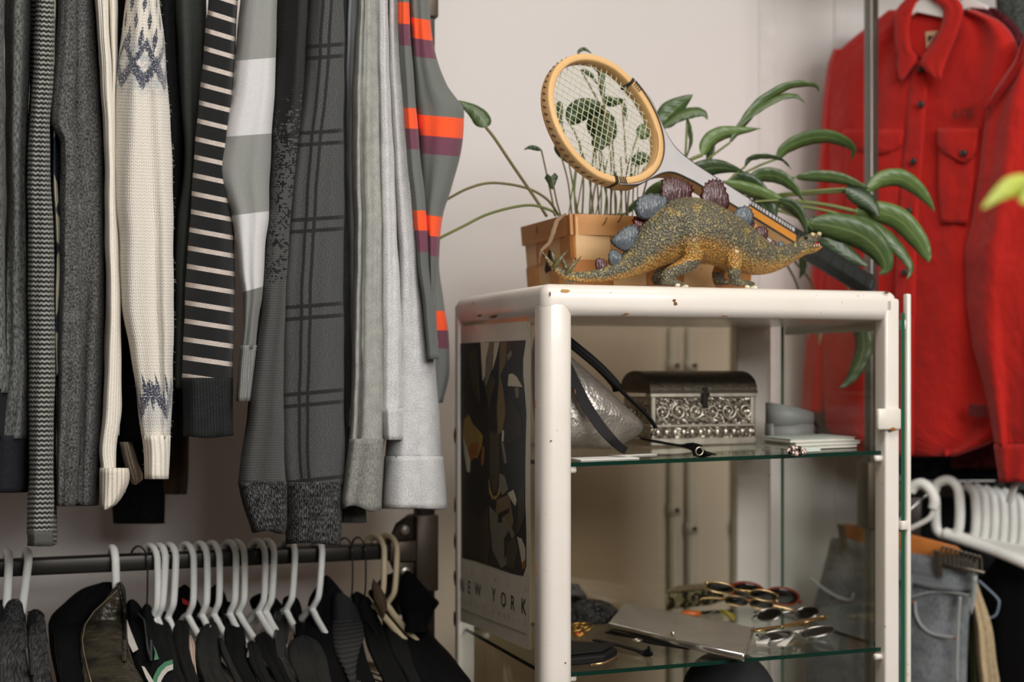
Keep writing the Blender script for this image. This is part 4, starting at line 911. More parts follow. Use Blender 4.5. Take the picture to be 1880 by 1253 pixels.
# open neck: dark inside, collar leaves, back of the neck
spoly('inner_neck', [(1663, 20), (1690, 6), (1720, 10), (1738, 30), (1722, 70), (1690, 108), (1676, 90), (1664, 60)], 0.052, 0.008)
lb = spoly('neck_label', [(1698, 58), (1722, 56), (1712, 72), (1700, 90)], 0.056, 0.003, plain('cream_label', (196, 160, 130), 0.7))
spoly('label_patch', [(1703, 66), (1714, 65), (1708, 74), (1703, 78)], 0.0565, 0.001, plain('label_dark', (46, 40, 30), 0.7), lb)
sd('collar', [(-10, 1672, 1690), (5, 1655, 1682), (25, 1643, 1674), (60, 1642, 1668), (90, 1646, 1674), (105, 1650, 1686), (118, 1646, 1680), (134, 1649, 1668), (148, 1650, 1656)], 0.072, 0.012, seed=75, wave=0.001)
sd('collar', [(-16, 1690, 1736), (0, 1712, 1762), (20, 1732, 1770), (45, 1728, 1763), (70, 1716, 1754), (95, 1700, 1744), (110, 1690, 1738), (120, 1690, 1734), (132, 1702, 1730), (147, 1719, 1726)], 0.078, 0.012, seed=76, wave=0.001)
sd('collar_stand', [(-30, 1680, 1730), (-14, 1668, 1744), (6, 1660, 1752)], 0.02, 0.02, seed=77, wave=0.001)
sd('placket', [(112, 1674, 1706), (250, 1662, 1696), (400, 1650, 1686), (550, 1642, 1680), (700, 1638, 1677), (836, 1636, 1676)], 0.052, 0.008, seed=78, wave=0.0005, edge=0.3)
sd('pocket_flap', [(238, 1548, 1658), (250, 1548, 1658), (262, 1550, 1656), (272, 1562, 1650), (282, 1594, 1628)], 0.055, 0.008, seed=79, wave=0.001, edge=0.2)
sd('pocket', [(250, 1552, 1654), (320, 1551, 1652), (400, 1556, 1648)], 0.049, 0.006, seed=80, wave=0.001, edge=0.2)
sd('pocket_flap', [(236, 1722, 1796), (256, 1721, 1794), (272, 1722, 1793), (286, 1738, 1788), (298, 1764, 1776)], 0.056, 0.010, seed=81, wave=0.001, edge=0.2)
sd('pocket', [(262, 1724, 1790), (340, 1722, 1786), (410, 1728, 1776)], 0.049, 0.006, seed=82, wave=0.001, edge=0.2)
sd('seam', [(112, 1872, 1878), (140, 1856, 1866), (170, 1828, 1840), (200, 1808, 1818)], 0.088, 0.006, cloth('red_seam', (130, 14, 14), (150, 20, 18)), seed=83, wave=0.0, edge=0.1)
M_BTN = plain('dark_button', (44, 46, 44), 0.3)
for x, y in ((1689, 127), (1690, 191), (1676, 296), (1668, 387), (1768, 281), (1660, 500)):
    c = sh(x, y, 0.0585 if x < 1700 else 0.0605); G().tube([c + SN * 0.004, c, c - SN * 0.0018, c - SN * 0.0022], [0.0065, 0.0065, 0.0055, 0.003], 16).make('button', M_BTN, shirt)
def sletter(ch, px, py, hpx, mat, parent):
    cu = bpy.data.curves.new('lettering', 'FONT'); cu.body = ch; cu.align_x = 'CENTER'; cu.extrude = 0.0002; cu.resolution_u = 3
    o = bpy.data.objects.new('lettering', cu); COL.objects.link(o); c = sh(px, py, 0.0535); s = (sh(px, py - hpx, 0.0535) - c).length / 0.72
    R = Matrix(((SX.x, 0, -SN.x), (SX.y, 0, -SN.y), (0, 1, 0))).to_4x4(); o.matrix_world = Matrix.Translation(c) @ R @ Matrix.Diagonal((s, s, s, 1))
    dg = bpy.context.evaluated_depsgraph_get(); me = bpy.data.meshes.new_from_object(o.evaluated_get(dg)); mw = o.matrix_world.copy()
    bpy.data.objects.remove(o); bpy.data.curves.remove(cu)
    vs = [mw @ v.co for v in me.vertices]; fs = [tuple(p.vertices) for p in me.polygons]; bpy.data.meshes.remove(me)
    return mob('embroidery', vs, fs, mat, parent, smooth=False)
M_EMB = plain('dark_embroidery', (74, 26, 22), 0.9)
for ch, x, y in (('6', 1754, 218), ('/', 1763, 218), ('0', 1771, 217), ('8', 1781, 216)): sletter(ch, x, y, 19, M_EMB, shirt)
spoly('hem_tab', [(1778, 742), (1810, 745), (1809, 768), (1778, 764)], 0.056, 0.003, plain('hem_tab', (88, 18, 18), 0.7))
# its hanger on the top rail
def hanger2(name, c, ax, label, mat, r=0.005, drop=0.115, span=0.18, group=None):
    root = empty(name, c, label, 'hanger', group); hanger_mesh(root, c, ax, r, mat, 0.0, drop, span); return root
hz = ZC - (12 - HZ) / F * SHC.y
root = empty('clothes_hanger', SHC + Vector((0, 0, hz)), 'white plastic hanger showing in the open collar of the red shirt', 'hanger')
M_WHG = plain('white_hanger_bright', (232, 230, 226), 0.35)
g = G(); top = Vector((SHC.x, SHC.y, 2.2)); hk = [top + SX * (-0.02), top + SX * -0.014 + Vector((0, 0, 0.018)), top + Vector((0, 0, 0.025)), top + SX * 0.018 + Vector((0, 0, 0.014)), top + SX * 0.02 - Vector((0, 0, 0.02)), sh(1700, -14, 0.0), sh(1700, 6, 0.0)]
g.tube(spline(hk, 6), 0.005, 10); g.make('hook', M_WHG, root)
spoly('arms', [(1661, 34), (1661, 22), (1690, -2), (1712, -6), (1712, 3), (1735, 13), (1735, 33), (1682, 22)], 0.064, 0.009, M_WHG, root)
# garments further along the top rail, behind the shirt
def behind(off): return lambda px, y: hit(px, y, SHC + SN * off, SN).y
o = drape('shirt', [(14, 1786, 1826), (30, 1770, 1852), (60, 1760, 1876), (100, 1750, 1896), (300, 1740, 1905), (700, 1742, 1900), (860, 1745, 1895)], cloth('maroon_check_cotton', (58, 22, 28), (96, 34, 40), grain=90, stretch=1), behind(0.05), None, b=0.03, seed=90); tag(o, 'maroon checked shirt shoulder showing just behind the red shirt', 'shirt', 'garments behind the red shirt')
o = drape('jacket', [(-40, 1840, 1920), (0, 1828, 1940), (60, 1836, 1950), (300, 1830, 1960), (860, 1826, 1960), (900, 1830, 1955)], cloth('grey_tweed', (52, 56, 54), (104, 108, 104), grain=160, stretch=1), behind(0.16), None, b=0.04, seed=91); tag(o, 'grey mottled tweed jacket at the frame edge behind the maroon shirt', 'jacket', 'garments behind the red shirt')
o = drape('jacket', [(40, 1600, 1770), (200, 1570, 1790), (700, 1590, 1830), (860, 1640, 1870), (882, 1660, 1876)], cloth('black_plaid', (16, 16, 18), (36, 38, 42), grain=60, stretch=1), behind(0.08), None, b=0.035, seed=92); tag(o, 'black faintly plaid jacket whose lower end shows below the red shirt hem', 'jacket', 'garments behind the red shirt')
root = empty('clothes_hanger', SHC + SN * 0.06 + Vector((0.1, 0, hz)), 'second white hanger whose arm shows above the maroon shirt', 'hanger')
g = G(); g.prism([hit(x, y, SHC + SN * 0.03, SN) for x, y in ((1764, -6), (1780, -4), (1812, 10), (1812, 17), (1780, 14), (1768, 18))], SN * 0.008); g.make('arms', M_WHG, root, bevel=0.002, smooth=False)
t2 = (SHC + SN * 0.06); g = G(); pt = hit(1768, 0, SHC + SN * 0.034, SN); tp = Vector((pt.x, pt.y, 2.2)); 
g.tube(spline([tp + SX * -0.02, tp + Vector((0, 0, 0.026)), tp + SX * 0.02, pt + Vector((0, 0, 0.05)), pt], 6), 0.005, 10); g.make('hook', M_WHG, root)
# ---------------- jeans on a wooden clip hanger
JC = rail2(0.10, 0) - SN * 0.03; JA = math.radians(42)
JX = Vector((math.cos(JA), -math.sin(JA), 0)); JN = Vector((math.sin(JA), math.cos(JA), 0))
def jd(d=0.0): return lambda px, y: hit(px, y, JC - JN * d, JN).y
def jp(px, py, d=0.0): return hit(px, py, JC - JN * d, JN)
def denim():
    t = NT('washed_grey_denim'); U, u, v = t.uv(); nz = t.noise(t.vec(U, 1, 0.3), 300, 2); n2 = t.noise(U, 9, 3)
    f = t.math('ADD', t.math('MULTIPLY', nz, 0.4), t.math('MULTIPLY', n2, 0.6))
    t.bump(t.noise(U, 30, 3), 0.4, 0.01); return t.fin(t.mix(t.step(f, 0.3, 0.7), lin((88, 92, 96)), lin((140, 145, 148))), 0.85)
M_DENIM = denim(); M_DEN2 = cloth('denim_seam', (146, 150, 150), (168, 172, 170), grain=300)
jeans = empty('jeans', JC + Vector((0, 0, 0.4)), 'washed grey denim jeans clipped to a wooden hanger, half seen through the cabinet', 'jeans')
def jdr(name, rows, d, b, mat=None, parent=None, **kw):
    return drape(name, rows, mat or M_DENIM, jd(d), parent or jeans, b=b, step=9, **kw)
jdr('legs', [(990, 1528, 1560), (1010, 1522, 1640), (1030, 1516, 1790), (1060, 1508, 1792), (1100, 1496, 1786), (1150, 1484, 1778), (1200, 1480, 1776), (1260, 1478, 1774), (1500, 1480, 1770), (1640, 1490, 1766)], 0.02, 0.04, seed=95, wave=0.006, waves=3, grooves=[(0.1, 0.1, 0.015, 0.08)], n=60)
jdr('waistband', [(988, 1526, 1556), (1000, 1522, 1600), (1016, 1520, 1700), (1034, 1520, 1796), (1050, 1518, 1795), (1066, 1600, 1794), (1086, 1700, 1790)], 0.026, 0.042, seed=96, wave=0.003)
def jtube(name, pts, r, mat, d=0.024): return G().tube(spline([jp(x, y, d) for x, y in pts], 5), r, 8).make(name, mat, jeans)
jtube('pocket_seam', [(1680, 1106), (1682, 1130), (1694, 1152), (1716, 1166), (1756, 1172)], 0.003, M_DEN2)
jtube('pocket_seam', [(1488, 1062), (1510, 1080), (1540, 1098), (1562, 1102), (1566, 1090)], 0.003, M_DEN2)
jtube('side_seam', [(1763, 1096), (1760, 1140), (1758, 1190), (1757, 1256)], 0.003, M_DEN2)
jtube('yoke_seam', [(1670, 1098), (1710, 1088), (1760, 1090), (1782, 1096)], 0.002, M_DEN2)
jdr('belt_loop', [(1058, 1785, 1795), (1090, 1783, 1793), (1128, 1778, 1786)], 0.034, 0.006, M_DEN2, seed=97, wave=0)
jdr('belt_loop', [(1058, 1668, 1676), (1090, 1667, 1675), (1120, 1667, 1673)], 0.032, 0.005, M_DENIM, seed=97, wave=0)
for x, y in ((1677, 1106), (1753, 1172)):
    c = jp(x, y, 0.027); G().blob(c, 0.0028, 0.0028, 0.0028).make('rivet', plain('copper_rivet', (176, 98, 40), 0.4, 0.8), jeans)
M_OAK = plain('orange_wood', (190, 116, 54), 0.45, var=0.12, scale=40)
wh = empty('clip_hanger', JC + Vector((0, 0, 1.0)), 'orange wooden hanger with metal clips gripping the grey jeans', 'hanger')
g = G(); g.prism([jp(x, y, 0.014) for x, y in ((1548, 962), (1600, 970), (1668, 982), (1752, 1004), (1762, 1012), (1752, 1022), (1712, 1032), (1660, 1018), (1600, 1004), (1548, 992))], JN * 0.012); g.make('bar', M_OAK, wh, bevel=0.003)
c = jp(1650, 985, 0.008); tp = Vector((c.x, c.y, 0)); rl2 = rail2(0.11, Z_LOW2)
g = G(); g.tube(spline([c, c + Vector((0, 0, 0.03)), rl2 + JX * 0.02, rl2 + Vector((0, 0, 0.02)), rl2 - JX * 0.02], 6), 0.002, 8); g.make('hook', M_SILV, wh)
M_CLIP = plain('clip_metal', (120, 112, 98), 0.35, 0.85)
for x0, y0 in ((1712, 1010), (1536, 962)):
    g = G(); g.prism([jp(x0, y0, 0.036), jp(x0 + 14, y0 + 3, 0.036), jp(x0 + 18, y0 + 52, 0.036), jp(x0 + 6, y0 + 44, 0.036)], JN * 0.006); g.make('clip', M_CLIP, wh, bevel=0.0015, smooth=False)
# belt-like stack of metal clips next to it
root = empty('clip_hanger', jp(1760, 1020, 0), 'row of nested metal trouser clips beside the jeans waistband', 'hanger')
for k in range(9):
    x0 = 1728 + k * 8; y0 = 1004 + k * 2.2
    pts = [jp(x0, y0 + 34, 0.03), jp(x0, y0 + 8, 0.03), jp(x0 + 5, y0, 0.03), jp(x0 + 10, y0 + 8, 0.026), jp(x0 + 10, y0 + 34, 0.026)]
    G().tube(spline(pts, 4), 0.0022, 8).make('clip', M_CLIP, root)
g = G(); g.tube([jp(1722, 1034, 0.03), jp(1808, 1052, 0.03)], 0.003, 8); g.make('bar', M_CLIP, root)
# beige trousers and black clothes beyond
def bh(d): return lambda px, y: hit(px, y, JC + JN * d, JN).y
LG = 'clothes on the lower rail beside the jeans'
o = drape('trousers', [(1060, 1776, 1792), (1090, 1778, 1802), (1120, 1782, 1812), (1170, 1790, 1824), (1220, 1794, 1830), (1260, 1798, 1836), (1500, 1800, 1840), (1600, 1800, 1840)], cloth('beige_chino', (176, 154, 120), (196, 176, 142), grain=300), bh(0.03), None, b=0.03, seed=98); tag(o, 'beige cotton trousers hanging directly behind the grey jeans', 'trousers', LG)
o = drape('trousers', [(1090, 1770, 1786), (1130, 1774, 1792), (1260, 1780, 1798), (1600, 1780, 1800)], cloth('olive_cotton', (58, 62, 40), (76, 80, 54), grain=300), bh(0.05), None, b=0.02, seed=99); tag(o, 'olive trousers peeking between jeans and beige trousers', 'trousers', LG)
o = drape('coat', [(1022, 1830, 1850), (1034, 1822, 1890), (1060, 1806, 1920), (1110, 1798, 1940), (1260, 1806, 1950), (1600, 1806, 1950)], m_blk1, bh(0.09), None, b=0.06, seed=100); tag(o, 'large black coat hanging past the beige trousers', 'coat', LG)
o = drape('trousers', [(904, 1690, 1910), (1000, 1690, 1920), (1260, 1690, 1930), (1600, 1690, 1930)], cloth('dark_slate_wool', (34, 36, 40), (46, 48, 52), grain=300), lambda a, c: 2.93 + 0.0 * a, None, b=0.03, seed=101); tag(o, 'dark slate trousers hanging at the back, glimpsed between the white hanger necks', 'trousers', LG)
root = empty('clothes_hanger', JC + JN * 0.1 + Vector((0.12, 0, 0.9)), 'thin pale blue wire hanger looped against the black coat', 'hanger')
G().tube(spline([hit(x, y, JC + JN * 0.07, JN) for x, y in ((1796, 1066), (1812, 1080), (1832, 1100), (1834, 1112), (1828, 1130), (1812, 1136), (1798, 1132))], 6), 0.0022, 8).make('wire', plain('pale_blue_wire', (122, 138, 158), 0.4), root)
# white hangers seen along the rail
WH2 = 'white hangers on the lower rail beside the jeans'
def flat_hanger(x0, y0, off, label, w=0.0, size=1.0):
    """moulded plastic hanger measured on the upright plane off metres behind the jeans"""
    q = lambda x, y: hit(x, y, JC + JN * off, JN)
    root = empty('clothes_hanger', q(x0, y0), label, 'hanger', WH2)
    pts = [(x0 - 40 * size, y0 + 18), (x0 - 34 * size, y0 + 4), (x0 - 14, y0 - 2), (x0 + 2, y0 + 12), (x0 + 6, y0 + 40), (x0 + 6, y0 + 70), (x0 + 2, y0 + 92), (x0 - 16, y0 + 100), (x0 - 34, y0 + 92), (x0 - 38, y0 + 70), (x0 - 38, y0 + 40)]
    if w: pts = pts[2:9]
    G().tube(spline([q(*p) for p in pts], 5), 0.0095, 10).make('hook', M_HANG, root)
    G().tube(spline([q(x0 - 22, y0 + 96), q(x0 + 10, y0 + 106), q(x0 + 80, y0 + 130), q(x0 + 170, y0 + 170)], 5), 0.012, 10).make('arms', M_HANG, root)
flat_hanger(1756, 884, 0.05, 'white plastic hanger with a full looped neck, directly above the clipped jeans')
for k, lab in enumerate(('second neck, right behind the looped one over the jeans', 'third neck in the packed row over the black coat', 'fourth neck in the packed row over the black coat', 'fifth neck in the packed row over the black coat', 'sixth neck in the packed row, under the red cuff', 'seventh and last neck in the packed row at the picture edge')):
    flat_hanger(1786 + 17 * k, 892 + 3 * k, 0.09 + 0.024 * k, 'white plastic hanger, ' + lab.replace('right behind', 'just behind'), w=1)
q = lambda x, y: hit(x, y, JC + JN * 0.0, JN)
root = empty('clothes_hanger', q(1700, 900), 'white plastic hanger hook curving over the rail right beside the cabinet door'.replace('right ', ''), 'hanger', WH2)
G().tube(spline([q(x, y) for x, y in ((1672, 902), (1680, 892), (1694, 889), (1708, 900), (1716, 918), (1714, 934))], 6), [0.0105] * 31, 12).make('hook', M_HANG, root)
G().tube(spline([q(x, y) for x, y in ((1714, 934), (1708, 950), (1690, 962), (1660, 976))], 6), 0.005, 10).make('arms', M_HANG, root)
root = empty('clothes_hanger', hit(1858, 905, JC + JN * 0.02, JN), 'stubby white hanger end poking out under the red cuff', 'hanger', WH2)
g = G(); g.prism([hit(x, y, JC + JN * 0.02, JN) for x, y in ((1856, 890), (1868, 890), (1857, 926), (1845, 922))], JN * 0.008); g.make('arms', M_HANG, root, bevel=0.002)
# shiny hooks of trouser hangers on the rail
for k in range(3):
    c = rail2(0.035 + 0.028 * k, Z_LOW2); root = empty('clip_hanger', c, ('first', 'second', 'third')[k] + ' of three chrome hooks on the dark rail beside the cabinet door', 'hanger', 'chrome hooks on the rail')
    G().tube([c + Vector((SN.x * -0.02 * math.cos(a), SN.y * -0.02 * math.cos(a), 0.02 * math.sin(a))) for a in [PI * j / 12 - 0.3 for j in range(15)]] , 0.0022, 8).make('hook', M_SILV, root)
# ================================================================ ON TOP OF THE CABINET
def wood(name, c1, c2, sx=4, sy=60):
    t = NT(name); o_ = t.obj(); n = t.noise(t.vec(o_, sy, sy, sx), 1.5, 4); n2 = t.noise(o_, 14, 2)
    t.bump(n, 0.15, 0.001); return t.fin(t.mix(t.math('ADD', t.math('MULTIPLY', n, 0.7), t.math('MULTIPLY', n2, 0.3)), lin(c1), lin(c2)), 0.55)
CH = [wood('chip_wood_%d' % k, a, b, 40, 6) for k, (a, b) in enumerate((((178, 116, 56), (214, 158, 94)), ((206, 160, 104), (236, 200, 150)), ((160, 98, 46), (200, 140, 78))))]
# basket: woven chip-wood walls on the cabinet frame
BX0, BX1, BY0, BY1, BZ0, BH = 0.108, 0.426, 0.155, 0.372, CT, 0.118
bask = empty('basket', W((BX0 + BX1) / 2, (BY0 + BY1) / 2, CT), 'shallow woven chip-wood basket used as planter behind the toy dinosaur', 'basket')
def bpt(s, h, out=0.0):      # s runs round the rim 0..4, h height
    fl = 0.012 * (1 - h / BH) * -1
    cs = [(BX0, BY1), (BX0, BY0), (BX1, BY0), (BX1, BY1)]
    i = int(s) % 4; f = s - int(s); a, b = cs[i], cs[(i + 1) % 4]
    x = a[0] + (b[0] - a[0]) * f; y = a[1] + (b[1] - a[1]) * f
    cx, cy = (BX0 + BX1) / 2, (BY0 + BY1) / 2
    k = 1 - 0.05 * (1 - h / BH); x = cx + (x - cx) * k; y = cy + (y - cy) * k
    nx, ny = ((-1, 0), (0, -1), (1, 0), (0, 1))[i]
    return W(x + nx * out, y + ny * out, BZ0 + h)
def strip(s0, s1, h0, h1, outf, mat, name, n=24):
    g = G(); rows = []
    for h in (h0, h1): rows.append([bpt(s0 + (s1 - s0) * k / n, h, outf(s0 + (s1 - s0) * k / n)) for k in range(n + 1)])
    g.grid(rows); o = g.make(name, mat, bask, smooth=False); m = o.modifiers.new('thickness', 'SOLIDIFY'); m.thickness = 0.0018; m.offset = 0; return o
nst = {0: 4, 1: 5, 2: 4, 3: 5}
for side in range(4):
    k = nst[side]
    for q in range(k):
        a = side + (q + 0.04) / k; b = side + (q + 0.96) / k
        strip(a, b, 0.001, BH - 0.004, lambda s: 0.0005, CH[1], 'upright_splint', 4)
    for lev, (h0, h1) in enumerate(((0.004, 0.048), (0.05, 0.088))):
        e = 0.001
        strip(side + e, side + 1 - e, h0, h1, (lambda lev, k: (lambda s: 0.0035 * math.copysign(1, math.sin((s % 1) * k * PI + lev * PI)) * min(1, abs(math.sin((s % 1) * k * PI)) * 4)))(lev, k), CH[(lev + side) % 2 * 2], 'woven_band', 40)
    strip(side - 0.006, side + 1.006, 0.086, BH, lambda s: 0.005, CH[0], 'rim', 8)
    strip(side - 0.002, side + 1.002, 0.09, BH, lambda s: -0.004, CH[2], 'inner_rim', 8)
g = G(); g.prism([bpt(s, 0.004) for s in (0, 1, 2, 3)], (0, 0, 0.004)); g.make('base', CH[2], bask, smooth=False)
g = G()
for s, h in ((1.16, 0.108), (1.24, 0.113), (0.35, 0.107), (0.75, 0.105), (1.5, 0.11), (1.8, 0.108)):
    a = bpt(s - 0.012, h - 0.006, 0.0068); b = bpt(s + 0.012, h + 0.006, 0.0068); c = bpt(s, h - 0.002, 0.0075)
    g2 = G(); g2.tube([a, c, b], 0.0008, 6); g2.make('staple', plain('staple', (96, 70, 40), 0.4, 0.5), bask)
# soil
soil = G(); rows = []
for j in range(13):
    rows.append([W(BX0 + 0.008 + (BX1 - BX0 - 0.016) * i / 18, BY0 + 0.008 + (BY1 - BY0 - 0.016) * j / 12, CT + 0.094 + random.uniform(-0.004, 0.006)) for i in range(19)])
soil.grid(rows); so = soil.make('soil', plain('potting_soil', (52, 40, 30), 0.95, var=0.4, scale=200, bump=0.6), bask); so['kind'] = 'stuff'
m = so.modifiers.new('t', 'SOLIDIFY'); m.thickness = 0.06; m.offset = -1
# dry curled leaf over the rim
def leafmat(name, c1, c2, rough=0.38):
    t = NT(name); U, u, v = t.uv(); rib = t.math('ABSOLUTE', u); nz = t.noise(t.vec(t.obj(), 1, 1, 1), 30, 2)
    col = t.mix(nz, lin(c1), lin(c2)); mid = t.math('SUBTRACT', 1.0, t.step(rib, 0.02, 0.10))
    col = t.mix(t.math('MULTIPLY', mid, 0.35), col, lin((150, 166, 110)))
    t.bump(t.math('SINE', t.math('ADD', t.math('MULTIPLY', v, 60.0), t.math('MULTIPLY', rib, 14.0))), 0.1, 0.001)
    t.b.inputs['Subsurface Weight'].default_value = 0.0
    return t.fin(col, rough, spec=0.5)
M_LEAF = leafmat('philodendron_leaf', (54, 76, 38), (80, 102, 54)); M_LEAFD = leafmat('dark_leaf', (42, 60, 36), (60, 80, 46)); M_LEAFL = leafmat('fresh_leaf', (78, 102, 50), (100, 124, 68)); M_DRY = leafmat('dry_leaf', (122, 92, 66), (150, 120, 92), 0.7)
M_STEM = plain('green_stem', (108, 118, 62), 0.5, var=0.12, scale=20); M_STEMO = plain('olive_stem', (112, 104, 60), 0.55, var=0.12, scale=20)
def leaf(name, parent, pts, w, mat, roll=0.0, fold=0.25, shape='lance', curl=0.0):
    """blade along pts (px,py,Y), w = width in px; roll turns it about its midrib; fold = V-fold of the halves"""
    mid = spline([P(*p) for p in pts], 7); n = len(mid); rows = []; uv = []; wm = w / F * pts[len(pts) // 2][2]
    for i, p in enumerate(mid):
        t = i / (n - 1)
        T = (mid[min(i + 1, n - 1)] - mid[max(i - 1, 0)]).normalized()
        view = (p - Vector((0, 0, ZC))).normalized()
        S = T.cross(view); S = S.normalized() if S.length > 1e-4 else Vector((0, 0, 1))
        S = Matrix.Rotation(math.radians(roll), 3, T) @ S; N = S.cross(T)
        if shape == 'lance': k = (math.sin(PI * min(1, t * 1.02) ** 0.72)) ** 0.85 if t < 0.985 else 0.02
        elif shape == 'heart': k = max(0.02, (1 - t) ** 0.75 * min(1.0, 0.55 + 3.5 * t) * 1.0) if t > 0 else 0.5
        else: k = max(0.02, math.sin(PI * (0.12 + 0.88 * t)) ** 0.7)
        hw = wm / 2 * k; row = []
        for c in (-1, -0.55, 0, 0.55, 1):
            back = 0.0
            if shape == 'heart' and t < 0.12: back = -abs(c) * wm * 0.22 * (1 - t / 0.12)
            row.append(p + S * (hw * c * math.cos(fold * abs(c))) + N * (hw * abs(c) * math.sin(fold) + curl * c * c * hw + 0.0006 * math.sin(i * 1.3 + c * 2)) + T * back); uv.append((c, t))
        rows.append(row)
    g = G(); g.grid(rows); o = mob(name, g.v, g.f, mat, parent, uv)
    m = o.modifiers.new('thickness', 'SOLIDIFY'); m.thickness = 0.0009; m.offset = 0
    return o
def stem(parent, pts, r, mat=None, name='stem'):
    return G().tube(spline([P(*p) for p in pts], 6), r, 8).make(name, mat or M_STEM, parent)
plant = empty('potted_plant', W(0.34, 0.24, CT + 0.094), 'broad-leaved green houseplant whose long glossy leaves arch toward the red shirt', 'plant')
B = (1290, 398, 2.35); DYL = 0.05
def lf(pts, w, mat=None, st=None, r=0.002, Y0=2.30, Y1=None, **kw):
    Y1 = (Y1 or Y0) + DYL; Y0 = Y0 + DYL; n = len(pts); q = [(x, y, Y0 + (Y1 - Y0) * i / (n - 1)) for i, (x, y) in enumerate(pts)]
    o = leaf('leaf', plant, q, w, mat or M_LEAF, **kw)
    if st:
        s = [(x, y, B[2] + (Y0 - B[2]) * (i + 1) / len(st)) for i, (x, y) in enumerate(st)]
        G().tube(spline([P(*p) for p in s] + [P(*q[0])], 6), r, 8).make('stalk', M_STEM, o)
    return o
lf([(1340, 262), (1366, 228), (1398, 190), (1448, 160), (1492, 157), (1504, 168)], 24, st=[(1262, 396), (1264, 330), (1290, 300)], Y0=2.32, Y1=2.36, roll=35, fold=0.5)
lf([(1350, 236), (1385, 204), (1430, 178), (1462, 176), (1478, 190)], 17, Y0=2.325, Y1=2.34, roll=-40, fold=0.4)
lf([(1290, 284), (1302, 262), (1324, 248), (1356, 242), (1396, 236)], 34, M_LEAFL, st=[(1250, 392), (1246, 330), (1258, 300)], Y0=2.30, Y1=2.33, roll=20, fold=0.5, r=0.003)
lf([(1214, 232), (1228, 212), (1246, 194), (1272, 174)], 46, st=[(1230, 396), (1226, 330), (1216, 270)], Y0=2.34, roll=15)
lf([(1214, 236), (1244, 214), (1274, 205), (1292, 208), (1299, 220)], 24, Y0=2.33, roll=-30)
lf([(1426, 292), (1444, 272), (1480, 256), (1518, 252), (1550, 262), (1566, 276), (1562, 296)], 30, st=[(1300, 396), (1340, 336), (1386, 308)], Y0=2.34, Y1=2.42, roll=25)
lf([(1368, 306), (1378, 292), (1404, 288), (1434, 293), (1453, 311)], 13, M_LEAFD, st=[(1290, 398), (1330, 340)], Y0=2.3, roll=40)
lf([(1262, 322), (1290, 312), (1326, 308), (1366, 316)], 36, M_LEAFD, st=[(1270, 396), (1256, 350)], Y0=2.27, Y1=2.3, roll=20)
lf([(1374, 330), (1400, 322), (1430, 326), (1456, 344), (1476, 370)], 30, st=[(1296, 398), (1330, 346)], Y0=2.33, roll=20)
lf([(1592, 350), (1616, 332), (1650, 328), (1680, 345), (1702, 368), (1716, 388)], 36, M_LEAFL, st=[(1320, 400), (1400, 366), (1500, 354)], Y0=2.40, Y1=2.42, roll=15, fold=0.35, r=0.0032)
lf([(1460, 326), (1500, 324), (1540, 328), (1572, 338), (1600, 348)], 24, st=[(1320, 400), (1390, 336)], Y0=2.38, roll=20)
lf([(1552, 346), (1576, 358), (1600, 376), (1614, 398)], 36, M_LEAFD, Y0=2.39, roll=-15, st=[(1330, 402), (1420, 360), (1500, 350)])
lf([(1570, 388), (1606, 388), (1650, 404), (1684, 440), (1700, 468), (1706, 482)], 44, M_LEAFL, st=[(1330, 402), (1420, 372), (1500, 374)], Y0=2.40, roll=10, fold=0.3, r=0.0034)
lf([(1556, 398), (1586, 408), (1622, 430), (1652, 460), (1672, 492), (1664, 516)], 28, st=[(1330, 404), (1430, 380), (1500, 384)], Y0=2.38, roll=-20, r=0.0028)
lf([(1488, 410), (1530, 416), (1576, 430), (1610, 456), (1626, 488), (1614, 506)], 58, st=[(1330, 404), (1410, 384)], Y0=2.34, Y1=2.36, roll=10, fold=0.3)
lf([(1482, 404), (1510, 430), (1546, 462), (1596, 490)], 54, M_LEAFD, st=[(1320, 404), (1410, 384)], Y0=2.36, roll=-10)
lf([(1322, 336), (1366, 348), (1412, 364), (1458, 392), (1494, 424)], 30, M_LEAFL, st=[(1300, 398)], Y0=2.28, Y1=2.32, roll=25, fold=0.5)
lf([(1340, 338), (1362, 332), (1392, 344), (1420, 366)], 34, M_LEAFD, Y0=2.32, roll=20, st=[(1310, 400)])
lf([(1384, 362), (1400, 376), (1412, 394), (1414, 416)], 46, M_LEAFD, Y0=2.31, roll=10, st=[(1320, 400), (1350, 366)])
lf([(1428, 368), (1454, 378), (1472, 400), (1482, 430)], 24, M_LEAFD, Y0=2.30, roll=20, st=[(1320, 402), (1370, 374)])
lf([(1180, 372), (1210, 348), (1250, 338), (1290, 340)], 30, M_LEAFL, Y0=2.26, roll=30, st=[(1190, 398)])
lf([(1150, 392), (1176, 370), (1206, 358)], 16, M_LEAF, Y0=2.26, roll=40, st=[(1130, 398)])
lf([(1262, 218), (1266, 240), (1268, 262), (1260, 290)], 10, M_LEAF, Y0=2.34, roll=30, st=[(1250, 396), (1256, 330)])
lf([(1310, 260), (1302, 288), (1298, 316)], 14, M_LEAFD, Y0=2.33, roll=20)
lf([(1560, 560), (1578, 596), (1586, 634), (1576, 670), (1558, 700), (1538, 714)], 34, M_LEAFD, st=[(1420, 440), (1500, 470), (1552, 520)], Y0=2.46, roll=10, r=0.002)
lf([(1470, 470), (1474, 490), (1468, 512)], 14, M_LEAFD, Y0=2.44, st=[(1420, 440)], roll=20)
lf([(1476, 596), (1480, 610), (1484, 622)], 8, M_DRY, Y0=2.52, st=[(1420, 450), (1462, 520)], roll=20)
lf([(1508, 590), (1506, 606), (1503, 636)], 12, M_DRY, Y0=2.52, st=[(1430, 450), (1490, 520)], roll=20)
